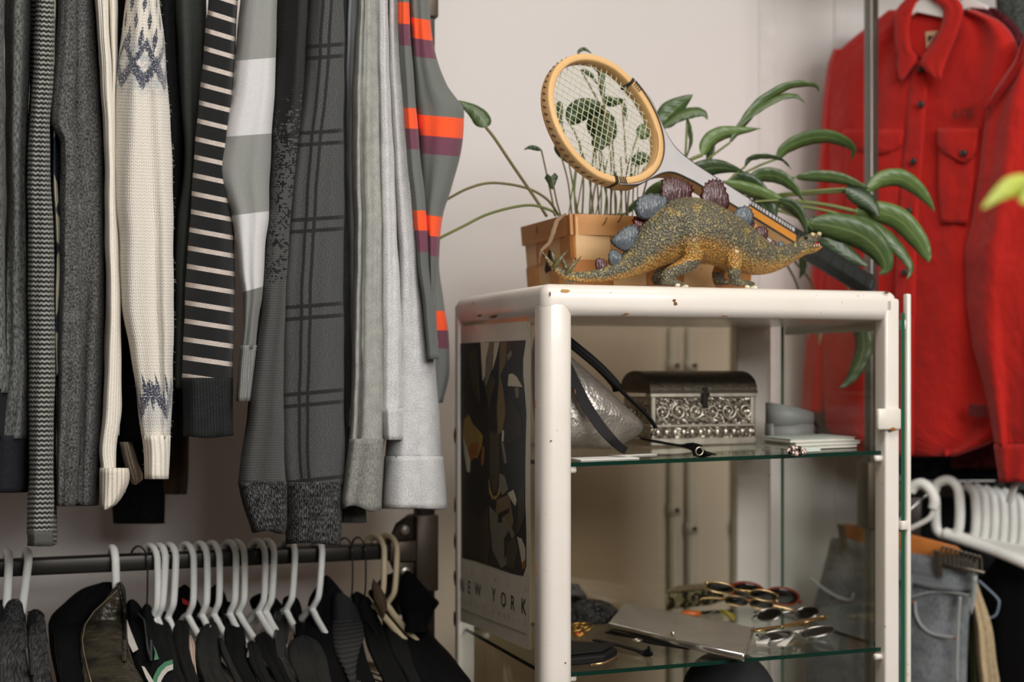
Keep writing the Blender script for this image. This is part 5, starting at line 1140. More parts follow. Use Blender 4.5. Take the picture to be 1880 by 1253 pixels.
lf([(892, 234), (886, 220), (868, 202), (836, 184)], 34, M_LEAF, Y0=2.24, roll=15, st=None)
stem(plant, [(1004, 398, 2.24), (985, 368, 2.24), (940, 302, 2.24), (908, 254, 2.24), (892, 234, 2.24)], 0.0024, M_STEMO)
stem(plant, [(1026, 396, 2.26), (1004, 366, 2.25), (965, 345, 2.24), (905, 336, 2.24), (860, 346, 2.24), (818, 368, 2.24)], 0.0022, M_STEMO)
stem(plant, [(1020, 396, 2.22), (1010, 386, 2.22), (968, 377, 2.22), (900, 392, 2.22), (850, 416, 2.22), (806, 438, 2.22)], 0.0022)
lf([(1140, 392), (1100, 396), (1060, 392)], 6, M_DRY, Y0=2.3, roll=50)
# young heart-leaved plant at the other end of the basket
plant2 = empty('potted_plant', W(0.2, 0.23, CT + 0.094), 'young heart-leaved plant with many thin stems seen through the racket strings', 'plant')
def l2(pts, w, mat=M_LEAFD, st=None, Y=2.3, shape='lance', **kw):
    o = leaf('leaf', plant2, [(x, y, Y) for x, y in pts], w, mat, shape=shape, **kw)
    if st: G().tube(spline([P(x, y, Y) for x, y in st] + [P(pts[0][0], pts[0][1], Y)], 6), 0.0014, 7).make('stalk', M_STEMO, o)
l2([(1012, 324), (1013, 334), (1014, 348)], 29, st=[(1030, 398), (1022, 370), (1016, 340)], Y=2.24, shape='heart')
l2([(994, 276), (982, 272), (972, 271), (962, 275)], 9, st=[(1020, 398), (1008, 340)], Y=2.26)
l2([(1022, 262), (1032, 280), (1044, 300)], 22, st=[(1050, 398), (1042, 330)], Y=2.28)
l2([(1026, 186), (1028, 206), (1027, 232)], 13, st=[(1062, 398), (1050, 330), (1036, 250)], Y=2.32, mat=M_LEAF)
l2([(1044, 226), (1062, 206), (1086, 198), (1116, 206)], 44, st=[(1090, 398), (1080, 320), (1058, 250)], Y=2.32, roll=15)
l2([(1088, 204), (1102, 226), (1112, 250), (1110, 270)], 56, st=[(1110, 398), (1112, 330)], Y=2.33)
l2([(1092, 250), (1100, 266), (1098, 278)], 26, st=[(1100, 398)], Y=2.30)
l2([(1098, 108), (1104, 136), (1106, 170), (1112, 194)], 13, st=[(1120, 398), (1122, 300), (1112, 220)], Y=2.31)
l2([(1106, 182), (1126, 188), (1148, 182)], 20, Y=2.31, roll=20, st=[(1130, 398), (1124, 260)])
l2([(1066, 128), (1084, 138), (1098, 156)], 8, Y=2.33, st=[(1104, 196)])
l2([(1170, 250), (1190, 240), (1206, 256)], 30, Y=2.33, st=[(1150, 398), (1150, 320)], mat=M_LEAF)
l2([(1160, 300), (1180, 290), (1196, 296)], 24, Y=2.31, st=[(1150, 398)])
l2([(1060, 96), (1072, 90), (1086, 98)], 7, Y=2.32, st=[(1106, 140)])
l2([(1142, 186), (1148, 204), (1150, 222)], 9, Y=2.34, st=[(1150, 300)])
l2([(1196, 300), (1188, 320), (1180, 336)], 22, Y=2.28, st=[(1170, 398)])
rs = random.Random(21)
for k in range(16):
    x0 = 1046 + k * 8.2 + rs.uniform(-4, 4); x1 = x0 + rs.uniform(-14, 26); y1 = rs.uniform(255, 340)
    stem(plant2, [(x0, 402, 2.27 + 0.01 * (k % 5)), ((x0 + x1) / 2 + rs.uniform(-5, 5), (400 + y1) / 2, 2.28 + 0.008 * (k % 5)), (x1, y1, 2.30 + 0.008 * (k % 4))], rs.uniform(0.0009, 0.0017), (M_STEM, M_STEMO)[k % 2])
dl = leaf('dry_leaf', plant2, [(1040, 392, 2.14), (1022, 404, 2.125), (1014, 424, 2.118), (1006, 446, 2.115), (992, 462, 2.112), (990, 486, 2.112)], 13, M_DRY, roll=30, fold=0.6)
# ---------------------------------------------------------------- toy dinosaur
DY = 0.062
def dp(px, py, off=0.0): return on_y(px, py, DY + off)
def rr_(px_r, px=1250): return px_r / F * 2.13
dino = empty('toy_dinosaur', dp(1270, 524), 'rubber toy dinosaur with back plates and spiked tail, walking along the cabinet edge', 'toy dinosaur')
dino.location.z = CT
def skin():
    t = NT('painted_rubber_skin'); o_ = t.obj(); geo = t.n('ShaderNodeNewGeometry'); s = t.n('ShaderNodeSeparateXYZ'); t.l(o_, s.inputs[0])
    U, u, v = t.uv()
    vo = t.n('ShaderNodeTexVoronoi'); t.l(o_, vo.inputs['Vector']); vo.inputs['Scale'].default_value = 260
    n1 = t.noise(o_, 45, 4, 0.65); n2 = t.noise(o_, 14, 3)
    belly = t.step(t.math('ADD', v, t.math('MULTIPLY', t.math('SUBTRACT', n1, 0.5), 0.7)), -0.1, -0.75)
    grey = t.mix(n2, lin((82, 80, 64)), lin((122, 116, 94)))
    col = t.mix(belly, grey, lin((186, 134, 58)))
    col = t.mix(t.math('MULTIPLY', t.step(n1, 0.55, 0.62), 0.6), col, lin((176, 148, 78)))
    col = t.mix(t.math('MULTIPLY', t.step(t.noise(o_, 260, 2), 0.6, 0.66), 0.8), col, lin((206, 184, 116)))
    cr = t.math('SUBTRACT', 1.0, t.step(vo.outputs['Distance'], 0.35, 0.75))
    col = t.mix(t.math('MULTIPLY', t.math('SUBTRACT', 1.0, cr), 0.45), col, lin((44, 44, 36)))
    t.bump(t.math('ADD', cr, t.math('MULTIPLY', n1, 0.5)), 0.8, 0.002)
    return t.fin(col, 0.42, spec=0.5)
M_SKIN = skin()
def loft(g, st, wk=0.8, n=20, off=0.0):
    """body rings: (px, py, half height px, half width factor)"""
    c = [dp(s[0], s[1], off + (s[4] if len(s) > 4 else 0)) for s in st]; R = [rr_(s[2]) for s in st]; Wd = [rr_(s[2]) * (s[3] if len(s) > 3 else wk) for s in st]
    cs = spline(c, 5); N = len(cs); m = len(st)
    def itp(a, i):
        t = i / 5.0; k = min(int(t), m - 2); return pchip(list(range(m)), a, t)
    v = []
    for i in range(N):
        T = (cs[min(i + 1, N - 1)] - cs[max(i - 1, 0)]).normalized(); up = T.cross(ND); up = -up if up.z < 0 else up
        if abs(up.z) < 0.15: up = Vector((0, 0, 1)) - T * T.z; up.normalize()
        for k in range(n):
            a = 2 * PI * k / n; v.append(cs[i] + up * (math.sin(a) * itp(R, i)) + ND * (math.cos(a) * itp(Wd, i)))
    f = [(i * n + k, i * n + (k + 1) % n, (i + 1) * n + (k + 1) % n, (i + 1) * n + k) for i in range(N - 1) for k in range(n)]
    f += [tuple(range(n - 1, -1, -1)), tuple((N - 1) * n + k for k in range(n))]
    g.add(v, f)
g = G()
loft(g, [(991, 455, 2), (1000, 470, 4), (1016, 490, 6), (1034, 503, 8.5), (1056, 509, 10), (1084, 508, 11), (1112, 503, 14), (1142, 494, 19), (1172, 474, 32), (1204, 448, 45), (1236, 428, 54, 0.85), (1262, 419, 58, 0.9), (1290, 424, 57, 0.92), (1322, 438, 53, 0.92), (1354, 454, 48, 0.9), (1384, 468, 40, 0.85), (1408, 474, 31), (1432, 472, 23), (1456, 463, 17.5), (1474, 455, 15), (1486, 450, 15.5)])
loft(g, [(1470, 449, 13, 0.85), (1484, 443, 13.5, 0.8), (1496, 437, 10, 0.75), (1506, 433, 6, 0.7)])        # upper jaw
loft(g, [(1470, 460, 8, 0.9), (1486, 460, 8, 0.8), (1499, 457, 6, 0.7), (1509, 452, 4, 0.65)])             # lower jaw
for off, sgn in ((-0.030, -1),):
    loft(g, [(1262, 396, 22, 0.5), (1270, 430, 27, 0.6), (1273, 460, 22, 0.7), (1268, 480, 17, 0.8), (1250, 492, 14, 0.9), (1230, 502, 12, 1), (1221, 512, 11, 1), (1224, 519, 8, 1)], off=off)
    loft(g, [(1216, 518, 7, 1.3), (1232, 519, 6.5, 1.5), (1250, 521, 4.5, 1.4), (1258, 522, 2.5, 1)], off=off)
    loft(g, [(1352, 458, 14, 0.6), (1349, 478, 15, 0.8), (1347, 497, 13, 0.9), (1350, 512, 11, 1), (1356, 519, 9, 1)], off=off)
    loft(g, [(1346, 519, 7, 1.3), (1362, 520, 7, 1.5), (1380, 521, 4.5, 1.3), (1386, 522, 3, 1)], off=off)
loft(g, [(1250, 440, 22, 0.6), (1240, 470, 18, 0.8), (1222, 492, 12, 0.9), (1207, 508, 10, 1), (1204, 517, 9, 1)], off=0.036)
loft(g, [(1200, 517, 7, 1.3), (1216, 518, 6.5, 1.5), (1232, 519, 4, 1.4)], off=0.036)
loft(g, [(1334, 462, 15, 0.7), (1326, 486, 14, 0.9), (1318, 505, 12, 1), (1318, 516, 9, 1)], off=0.034)
loft(g, [(1312, 517, 7, 1.3), (1328, 518, 6, 1.5), (1342, 519, 4, 1.4)], off=0.034)
# body is one continuous surface; v runs +1 along the back to -1 under the belly
spine = [(991, 455), (1034, 503), (1084, 508), (1142, 494), (1204, 448), (1262, 419), (1322, 438), (1384, 468), (1432, 472), (1474, 455), (1509, 446)]
half = [3, 9, 11, 19, 45, 58, 53, 40, 23, 15, 12]
sz = [dp(*p) for p in spine]
def duv(p):
    xs = [(q - CB).dot(RD) for q in sz]; x = (p - CB).dot(RD); zc_ = pchip(xs, [q.z for q in sz], x); h = rr_(pchip(xs, half, x))
    q = (p.z - zc_) / h
    return (0.0, 0.1 if q < -1.08 else max(-1, min(1.2, q)))
tmp = bpy.data.meshes.new('t'); tmp.from_pydata([tuple(v) for v in g.v], [], g.f); to = bpy.data.objects.new('t', tmp); COL.objects.link(to)
rm = to.modifiers.new('r', 'REMESH'); rm.mode = 'VOXEL'; rm.voxel_size = 0.0024; sm = to.modifiers.new('s', 'SMOOTH'); sm.iterations = 4; sm.factor = 0.5
dg = bpy.context.evaluated_depsgraph_get(); me = bpy.data.meshes.new_from_object(to.evaluated_get(dg)); bpy.data.objects.remove(to)
dv = [v.co.copy() for v in me.vertices]; df = [tuple(p.vertices) for p in me.polygons]
lo_z = min(v.z for v in dv)
for v in dv:
    if v.z < CT + 0.0005: v.z = CT + 0.0005
mob('body', dv, df, M_SKIN, dino, [duv(v) for v in dv])
def plate_mat(name, a, b):
    t = NT(name); o_ = t.obj(); n = t.noise(t.vec(o_, 300, 300, 60), 1, 2); return (t.bump(n, 0.9, 0.003), t.fin(t.mix(t.noise(o_, 50, 2), lin(a), lin(b)), 0.25, spec=0.6))[1]
M_PL1 = plate_mat('plate_maroon', (64, 26, 28), (96, 70, 70)); M_PL2 = plate_mat('plate_slate', (54, 60, 66), (110, 118, 124)); M_PL3 = plate_mat('plate_red', (84, 12, 14), (130, 30, 24))
def plate(pts, off, mat, th=0.0035):
    g = G(); c = dp(sum(p[0] for p in pts) / len(pts), sum(p[1] for p in pts) / len(pts), off)
    ring = [dp(x, y, off) for x, y in pts]
    ring = spline([c + (p - c) * 1.12 for p in ring], 4, closed=True); n = len(ring)
    ring = [c + (p - c) * (1.0 + (0.07 if k % 2 else -0.07)) if p.z > c.z - 0.004 else p for k, p in enumerate(ring)]
    v = [c - ND * th] + [c + (p - c) * 0.75 - ND * th * 0.8 for p in ring] + ring + [c + (p - c) * 0.75 + ND * th * 0.8 for p in ring] + [c + ND * th]
    f = []
    for k in range(n):
        k2 = (k + 1) % n
        f += [(0, 1 + k, 1 + k2), (1 + k, 1 + n + k, 1 + n + k2, 1 + k2), (1 + n + k, 1 + 2 * n + k, 1 + 2 * n + k2, 1 + n + k2), (1 + 2 * n + k, 3 * n + 1, 1 + 2 * n + k2)]
    g.add(v, f); g.make('plate', mat, dino)
for pts, off, m in (
    ([(1218, 372), (1214, 350), (1220, 330), (1238, 328), (1256, 334), (1269, 345), (1264, 366), (1240, 380)], 0.006, M_PL1),
    ([(1292, 380), (1290, 352), (1300, 336), (1312, 332), (1324, 336), (1332, 352), (1336, 376), (1318, 390)], -0.006, M_PL1),
    ([(1186, 402), (1172, 396), (1168, 378), (1178, 362), (1200, 358), (1224, 366), (1218, 384), (1204, 400)], -0.006, M_PL2),
    ([(1176, 436), (1166, 420), (1164, 402), (1180, 396), (1200, 392), (1202, 412), (1190, 436)], 0.006, M_PL3),
    ([(1138, 456), (1124, 444), (1134, 430), (1150, 418), (1166, 416), (1172, 430), (1164, 450), (1150, 460)], -0.008, M_PL2),
    ([(1150, 466), (1148, 446), (1160, 440), (1172, 446), (1174, 462), (1160, 474)], 0.004, M_PL3),
    ([(1122, 486), (1118, 472), (1122, 460), (1134, 462), (1142, 472), (1136, 488)], -0.004, M_PL2),
    ([(1122, 490), (1120, 478), (1132, 470), (1146, 478), (1138, 492)], 0.006, M_PL3),
    ([(1096, 500), (1094, 482), (1098, 476), (1110, 479), (1114, 494), (1106, 502)], 0.0, M_PL1),
    ([(1350, 408), (1347, 394), (1356, 384), (1370, 380), (1380, 390), (1381, 408), (1366, 422)], -0.006, M_PL2),
    ([(1366, 430), (1362, 412), (1372, 404), (1384, 408), (1382, 426), (1372, 434)], 0.006, M_PL1),
    ([(1386, 440), (1382, 426), (1392, 418), (1404, 418), (1409, 428), (1402, 444)], -0.002, M_PL1),
    ([(1398, 452), (1396, 446), (1402, 436), (1409, 440), (1412, 450)], 0.004, M_PL2),
    ([(1416, 458), (1414, 448), (1420, 442), (1426, 450), (1424, 460)], -0.002, M_PL1),
    ([(1430, 460), (1428, 448), (1436, 444), (1441, 452), (1438, 462)], 0.004, M_PL2)): plate(pts, off, m)
M_SPK = plate_mat('spike_dark', (40, 46, 42), (132, 122, 72))
for (x0, y0), (x1, y1), off in (((1016, 491), (1042, 460), -0.008), ((1037, 504), (1067, 471), -0.008), ((1020, 486), (1011, 455), 0.008), ((1040, 498), (1031, 468), 0.008)):
    a, b = dp(x0, y0, off * 0.3), dp(x1, y1, off); G().tube([a, a + (b - a) * 0.5, b], [0.0042, 0.003, 0.0006], 10).make('spike', M_SPK, dino)
M_MOUTH = plain('red_mouth', (150, 20, 18), 0.4); M_TOOTH = plain('ivory_tooth', (226, 214, 186), 0.4)
g = G(); g.blob(dp(1494, 449), 0.010, 0.006, 0.004, None); g.make('mouth', M_MOUTH, dino)
for k in range(5):
    a = dp(1486 + k * 4.5, 455 - k * 0.8, -0.0075); G().tube([a, a + Vector((0, 0, 0.0035))], [0.0016, 0.0004], 8).make('tooth', M_TOOTH, dino)
G().blob(dp(1480, 436, -0.0095), 0.003, 0.002, 0.003).make('eye', plain('eye_black', (14, 14, 14), 0.15), dino)
for x, y in ((1492, 431), (1504, 430), (1352, 463)): G().blob(dp(x, y, -0.006 if x > 1400 else -0.038), 0.0038, 0.0032, 0.0034).make('horn', plain('horn_cream', (206, 186, 140), 0.4), dino)
for (x, y, o_) in ((1244, 523, -0.036), (1253, 523, -0.026), (1259, 523, -0.017), (1372, 523, -0.035), (1380, 523, -0.026), (1386, 523, -0.018)):
    c = dp(x, y, o_); c.z = CT + 0.003; G().blob(c, 0.0042, 0.003, 0.0026).make('claw', M_TOOTH, dino)
# ---------------------------------------------------------------- tennis racket
HC = P(1108, 224, 2.14); BT = P(1592, 524, 2.43)
BT.z = max(BT.z, CT + 0.022)
A = (BT - HC).normalized(); LR = (BT - HC).length
Bv = Vector((0.05, 0.36, 0.93)); Bv = (Bv - A * Bv.dot(A)).normalized(); Cn = A.cross(Bv)
ra, rb = 0.108, 0.099
racket = empty('tennis_racket', BT, 'wooden tennis racket with a pale throat and black grip, propped above the toy dinosaur', 'tennis racket')
M_ASH = wood('varnished_ash', (204, 160, 102), (230, 192, 138), 8, 8); M_THR = plain('pearl_lacquer', (190, 187, 187), 0.25, var=0.03, coat=0.4); M_PIN = plain('black_pinstripe', (44, 46, 42), 0.4); M_STRG = plain('natural_string', (206, 210, 176), 0.35)
def ep(t, k=1.0, c=0.0):
    x = math.cos(t); y = math.sin(t); egg = 1 + 0.05 * x
    return HC + A * (ra * k * x) + Bv * (rb * k * y * (1 - 0.10 * x * (x > 0))) + Cn * c
hoop = [ep(2 * PI * k / 72) for k in range(72)]
g = G(); N = 72; prof = [(-0.0058, -0.0085), (-0.0058, 0.0085), (-0.004, 0.0108), (0.004, 0.0108), (0.0058, 0.0085), (0.0058, -0.0085), (0.004, -0.0108), (-0.004, -0.0108)]
v = []
for k in range(N):
    rad = (hoop[k] - HC).normalized()
    for (a, b) in prof: v.append(hoop[k] + rad * a + Cn * b)
n = len(prof); g.add(v, [(i * n + k, i * n + (k + 1) % n, ((i + 1) % N) * n + (k + 1) % n, ((i + 1) % N) * n + k) for i in range(N) for k in range(n)])
g.make('hoop', M_ASH, racket, bevel=0.0015)
# throat: lacquered wedge hugging the hoop and running into the shaft
def blade(d0, d1, mat, name, inset):
    L = []; R = []
    for k in range(13):
        t = 1.22 * (1 - k / 12.0); q = ep(t, 1.0) ; rad = (q - HC).normalized()
        L.append(q + rad * (0.0062 + inset * 0.3)); q2 = ep(-t, 1.0); rad2 = (q2 - HC).normalized(); R.append(q2 + rad2 * (0.0062 + inset * 0.3))
    # outer edge: from hoop flank to shaft
    def outer(sg):
        e = ep(sg * 1.22); out = [e + (e - HC).normalized() * 0.008]
        for x, y in ((0.085, 0.088), (0.112, 0.062), (0.136, 0.039), (0.162, 0.025), (0.195, 0.0185), (0.235, 0.0165), (0.34, 0.0155), (LR - 0.185, 0.0155)):
            out.append(HC + A * (x if x > 0.3 else x * 0.86) + Bv * (sg * (y * (1.0 if y < 0.02 else 0.92) - inset)))
        return out
    up, dn = outer(1), outer(-1); poly = spline(up, 4) + list(reversed(spline(dn, 4)))
    inner = [p for p in R] [:-1] + list(reversed(L))
    full = poly + inner
    g = G(); g.prism([p + Cn * d0 for p in full], Cn * (d1 - d0)); return g.make(name, mat, racket, smooth=False)
blade(-0.0095, 0.0095, M_ASH, 'throat_core', 0.0)
blade(-0.0112, -0.0095, M_PIN, 'pinstripe', 0.0); blade(0.0095, 0.0112, M_PIN, 'pinstripe', 0.0)
blade(-0.0118, -0.0110, M_THR, 'throat', 0.0024); blade(0.0110, 0.0118, M_THR, 'throat', 0.0024)
# striped wraps at the two shoulders
for sg in (1, -1):
    t0 = 1.24; g = G(); ring = []
    for a, b in prof: rad = (ep(sg * t0) - HC).normalized(); ring.append(ep(sg * t0) + rad * a * 1.18 + Cn * b * 1.2)
    tn = (ep(sg * (t0 + 0.02)) - ep(sg * (t0 - 0.02))).normalized(); g.prism(ring, tn * 0.005); g.make('shoulder_band', M_PIN, racket, smooth=False)
    for q in range(4):
        tt = t0 - 0.045 - 0.035 * q; p0 = ep(sg * tt); rad = (p0 - HC).normalized(); tn = (ep(sg * (tt + 0.01)) - ep(sg * (tt - 0.01))).normalized()
        for c0 in (-0.0124, 0.0120):
            G().prism([p0 - rad * 0.005 + Cn * c0, p0 + rad * 0.0066 + Cn * c0, p0 + rad * 0.0066 + tn * 0.0016 + Cn * c0, p0 - rad * 0.005 + tn * 0.0016 + Cn * c0], Cn * 0.0004).make('shoulder_stripe', M_PIN, racket, smooth=False)
# printed dark lettering strip on the shaft (illegible dashes)
g = G(); x = LR - 0.30; rp = random.Random(4)
g.prism([HC + A * (LR - 0.30) + Bv * 0.013 + Cn * 0.0124, HC + A * (LR - 0.19) + Bv * 0.013 + Cn * 0.0124, HC + A * (LR - 0.19) + Bv * 0.001 + Cn * 0.0124, HC + A * (LR - 0.30) + Bv * 0.001 + Cn * 0.0124], Cn * 0.0005); g.make('shaft_panel', M_PIN, racket, smooth=False)
g = G()
while x < LR - 0.2:
    wv = rp.uniform(0.003, 0.006); g.prism([HC + A * x + Bv * 0.011 + Cn * 0.0128, HC + A * (x + wv) + Bv * 0.011 + Cn * 0.0128, HC + A * (x + wv) + Bv * 0.004 + Cn * 0.0128, HC + A * x + Bv * 0.004 + Cn * 0.0128], Cn * 0.0003); x += wv + 0.0025
g.make('shaft_print', M_THR, racket, smooth=False)
g = G(); g.prism([HC + A * (LR - 0.30) + Bv * 0.0 + Cn * 0.0123, HC + A * (LR - 0.19) + Cn * 0.0123, HC + A * (LR - 0.19) - Bv * 0.0135 + Cn * 0.0123, HC + A * (LR - 0.30) - Bv * 0.0135 + Cn * 0.0123], Cn * 0.0005); g.make('shaft_panel', plain('amber_wood', (196, 132, 58), 0.3), racket, smooth=False)
# grip, wrapped
M_GRIP = plain('black_leather_grip', (30, 33, 31), 0.6, bump=0.3, scale=60)
g = G(); gp = [HC + A * (LR - 0.19 + 0.19 * k / 40) for k in range(41)]
g.tube(gp, [0.0205 + 0.0008 * ((k % 6) / 6.0) for k in range(38)] + [0.021, 0.0225, 0.022], 8, up=Bv, flat=(1.0, 0.88)); g.make('grip', M_GRIP, racket, smooth=False, bevel=0.002)
# strings
sg_ = G(); ki = 0.93
nm, nc = 18, 20
for k in range(1, nm):
    y = -1 + 2 * k / nm
    pa, pb = [], []
    t = math.asin(y); x0, x1 = -math.cos(t), math.cos(t)
    pts = []
    for j in range(41):
        x = x0 + (x1 - x0) * j / 40; pts.append(HC + A * (ra * ki * x) + Bv * (rb * ki * y * (1 - 0.10 * max(0, x))) + Cn * (0.0007 * math.sin(PI * j + 0) * 0 + 0.0007 * math.cos((x + 1) * 0.5 * nc * PI + k * PI)))
    sg_.tube(pts, 0.00065, 4)
sg_.make('main_strings', M_STRG, racket); sg2 = G()
for k in range(1, nc):
    x = -1 + 2 * k / nc; t = math.acos(x); y1 = math.sin(t); pts = []
    for j in range(41):
        y = -y1 + 2 * y1 * j / 40; pts.append(HC + A * (ra * ki * x) + Bv * (rb * ki * y * (1 - 0.10 * max(0, x))) - Cn * (0.0007 * math.cos((y + 1) * 0.5 * nm * PI + k * PI)))
    sg2.tube(pts, 0.00065, 4)
sg2.make('cross_strings', M_STRG, racket)
# trimming cords on the outside of the hoop
for k in range(34):
    t = 1.35 + k * (2 * PI - 2.7) / 34; a = ep(t); rad = (a - HC).normalized(); b = ep(t + 0.05)
    g = G(); g.tube([a + rad * 0.0060 - Cn * 0.003, (a + b) / 2 + rad * 0.0070, b + rad * 0.0060 + Cn * 0.003], 0.0007, 5); g.make('string_loop', plain('dark_cord', (58, 44, 26), 0.6), racket)
# ---------------------------------------------------------------- out-of-focus plant by the camera
pot = Vector((0.62, 1.12, 0.0))
fp = empty('potted_plant', pot, 'tall yellow-green plant close to the camera, only one blurred leaf cluster in view', 'plant')
g = G(); g.tube([pot, pot + Vector((0, 0, 0.02)), pot + Vector((0, 0, 0.26)), pot + Vector((0, 0, 0.28))], [0.09, 0.1, 0.135, 0.14], 28); g.make('pot', plain('terracotta', (170, 98, 66), 0.8), fp)
M_FG = leafmat('yellow_green_leaf', (132, 148, 44), (168, 176, 66), 0.5)
def fl(pts, w): leaf('leaf', fp, pts, w, M_FG, roll=15, fold=0.3)
G().tube(spline([pot + Vector((0, 0, 0.27)), pot + Vector((0.01, 0.0, 0.8)), pot + Vector((-0.02, 0.02, 1.25)), P(1960, 380, 1.16), P(1905, 352, 1.15)], 8), 0.004, 8).make('stem', M_STEM, fp)
fl([(1908, 352, 1.15), (1870, 340, 1.14), (1840, 352, 1.13), (1802, 384, 1.12)], 42)
fl([(1905, 348, 1.15), (1880, 332, 1.16), (1850, 326, 1.17)], 30)
fl([(1915, 360, 1.15), (1898, 362, 1.14), (1872, 372, 1.13)], 44)
fl([(1930, 366, 1.15), (1960, 340, 1.16), (2000, 330, 1.17)], 44)
fl([(1950, 376, 1.16), (1975, 400, 1.15), (2010, 440, 1.14)], 44)
# ================================================================ GOODS ON THE GLASS SHELVES
def lw(px, py, z):      # where the sight line meets the level z (cabinet shelves)
    return hit(px, py, (0, 0, z), Vector((0, 0, 1)))
def loc(p): q = p - CB; return q.dot(RD), q.dot(ND)
def s1(x, y): return W(x, y, z1(x, y))
def s2z(x): return Z2 + 0.004 * x
def lx_at(px, y): return loc(on_y(px, 700, y))[0]
M_SILVER = plain('aged_silver', (190, 182, 166), 0.34, 0.88, var=0.2, scale=60)
M_DKLEA = plain('black_leather_strap', (15, 15, 15), 0.6, bump=0.2, scale=120, spec=0.25)
# ---- embossed chest
def emboss():
    t = NT('embossed_silver'); o_ = t.obj(); v = t.n('ShaderNodeTexVoronoi'); t.l(o_, v.inputs['Vector']); v.inputs['Scale'].default_value = 120
    w = t.n('ShaderNodeTexWave', wave_type='RINGS'); t.l(t.vec(o_, 60, 60, 60), w.inputs['Vector']); w.inputs['Distortion'].default_value = 8; w.inputs['Scale'].default_value = 1.0
    h = t.math('ADD', w.outputs[1], v.outputs[0]); t.bump(h, 0.9, 0.004)
    return t.fin(t.mix(t.step(h, 0.4, 1.0), lin((96, 90, 78)), lin((206, 198, 182))), 0.3, 0.9)
M_EMB2 = emboss()
cx0, cx1, cy0, cy1 = 0.273, 0.470, 0.225, 0.345
cz = z1(cx0, cy0) + 0.001
chest = empty('trinket_chest', W((cx0 + cx1) / 2, (cy0 + cy1) / 2, cz), 'embossed silver trinket chest with domed lid beside the rolled belt', 'chest')
def cbox(name, x0, y0, zz0, x1, y1, zz1, mat, bw=0.002, parent=None):
    g = G(); v0 = [W(x, y, cz + z) for z in (zz0, zz1) for (x, y) in ((x0, y0), (x1, y0), (x1, y1), (x0, y1))]
    g.add(v0, [(0, 3, 2, 1), (4, 5, 6, 7), (0, 1, 5, 4), (1, 2, 6, 5), (2, 3, 7, 6), (3, 0, 4, 7)]); return g.make(name, mat, parent or chest, bevel=bw, smooth=False)
H0 = 0.092
cbox('body', cx0 + 0.004, cy0 + 0.004, 0.012, cx1 - 0.004, cy1 - 0.004, H0 - 0.012, M_EMB2)
cbox('plinth', cx0, cy0, 0.0, cx1, cy1, 0.014, M_SILVER, 0.003); cbox('lower_frieze', cx0 + 0.002, cy0 + 0.002, 0.014, cx1 - 0.002, cy1 - 0.002, 0.032, M_EMB2, 0.003)
cbox('moulding', cx0 + 0.001, cy0 + 0.001, 0.031, cx1 - 0.001, cy1 - 0.001, 0.036, M_SILVER, 0.0015)
for x in (cx0 + 0.002, cx1 - 0.012): cbox('corner_post', x, cy0 + 0.001, 0.034, x + 0.010, cy0 + 0.012, H0 - 0.006, M_SILVER, 0.003)
for x0, x1 in ((cx0, cx0 + 0.092), (cx0 + 0.108, cx1)): cbox('top_moulding', x0, cy0, H0 - 0.012, x1, cy0 + 0.02, H0 - 0.004, M_SILVER, 0.002)
cbox('clasp', cx0 + 0.094, cy0 - 0.001, H0 - 0.03, cx0 + 0.105, cy0 + 0.006, H0 + 0.004, plain('dark_clasp', (40, 36, 30), 0.4, 0.8), 0.002)
lid = G(); rows = []
for k in range(13):
    a = PI * k / 12; y = (cy0 + cy1) / 2 - math.cos(a) * (cy1 - cy0) / 2; z = H0 - 0.004 + 0.036 * math.sin(a) ** 0.8
    rows.append([(x, y, z) for x in (cx0, cx0 + 0.004, cx0 + 0.05, cx1 - 0.05, cx1 - 0.004, cx1)])
lid.grid([[W(x, y, cz + z) for (x, y, z) in r] for r in rows])
for e in (0, 5):
    b = [W(*(r[e][0], r[e][1], cz + r[e][2])) for r in rows]; lid.add(b, [tuple(range(len(b)))])
lid.make('lid', plain('dark_embossed_lid', (66, 60, 50), 0.35, 0.9, var=0.35, scale=90, bump=1.0), chest)
cbox('lid_rim', cx0 - 0.001, cy0 - 0.001, H0 - 0.005, cx1 + 0.001, cy1 + 0.001, H0 - 0.001, plain('dark_silver', (84, 78, 66), 0.35, 0.9), 0.001)
# scrollwork standing off the front and the side
def scroll(c, ax, r, turn, sgn, name='scrollwork'):
    pts = []
    for k in range(26):
        a = k / 25 * 2 * PI * 1.35; q = r * (1 - 0.62 * k / 25); pts.append(c + ax * (math.cos(a + turn) * q * sgn) + Vector((0, 0, math.sin(a + turn) * q)))
    G().tube(pts, [0.0022 * (1 - 0.4 * k / 25) for k in range(26)], 7).make(name, M_SILVER, chest)
for k in range(6):
    c = W(cx0 + 0.022 + 0.0306 * k, cy0 + 0.003, cz + 0.057); scroll(c, RD, 0.0145, 1.2 + 0.3 * k, 1 if k % 2 else -1)
    G().blob(c + Vector((0.0, 0, -0.001)), 0.0042, 0.003, 0.0042).make('boss', M_SILVER, chest)
for k in range(3): scroll(W(cx0 + 0.003, cy0 + 0.024 + 0.034 * k, cz + 0.057), ND, 0.014, 1.0 + k, 1 if k % 2 else -1)
for k in range(12): G().blob(W(cx0 + 0.013 + 0.0155 * k, cy0 + 0.001, cz + 0.023), 0.005, 0.003, 0.006).make('boss', M_SILVER, chest)
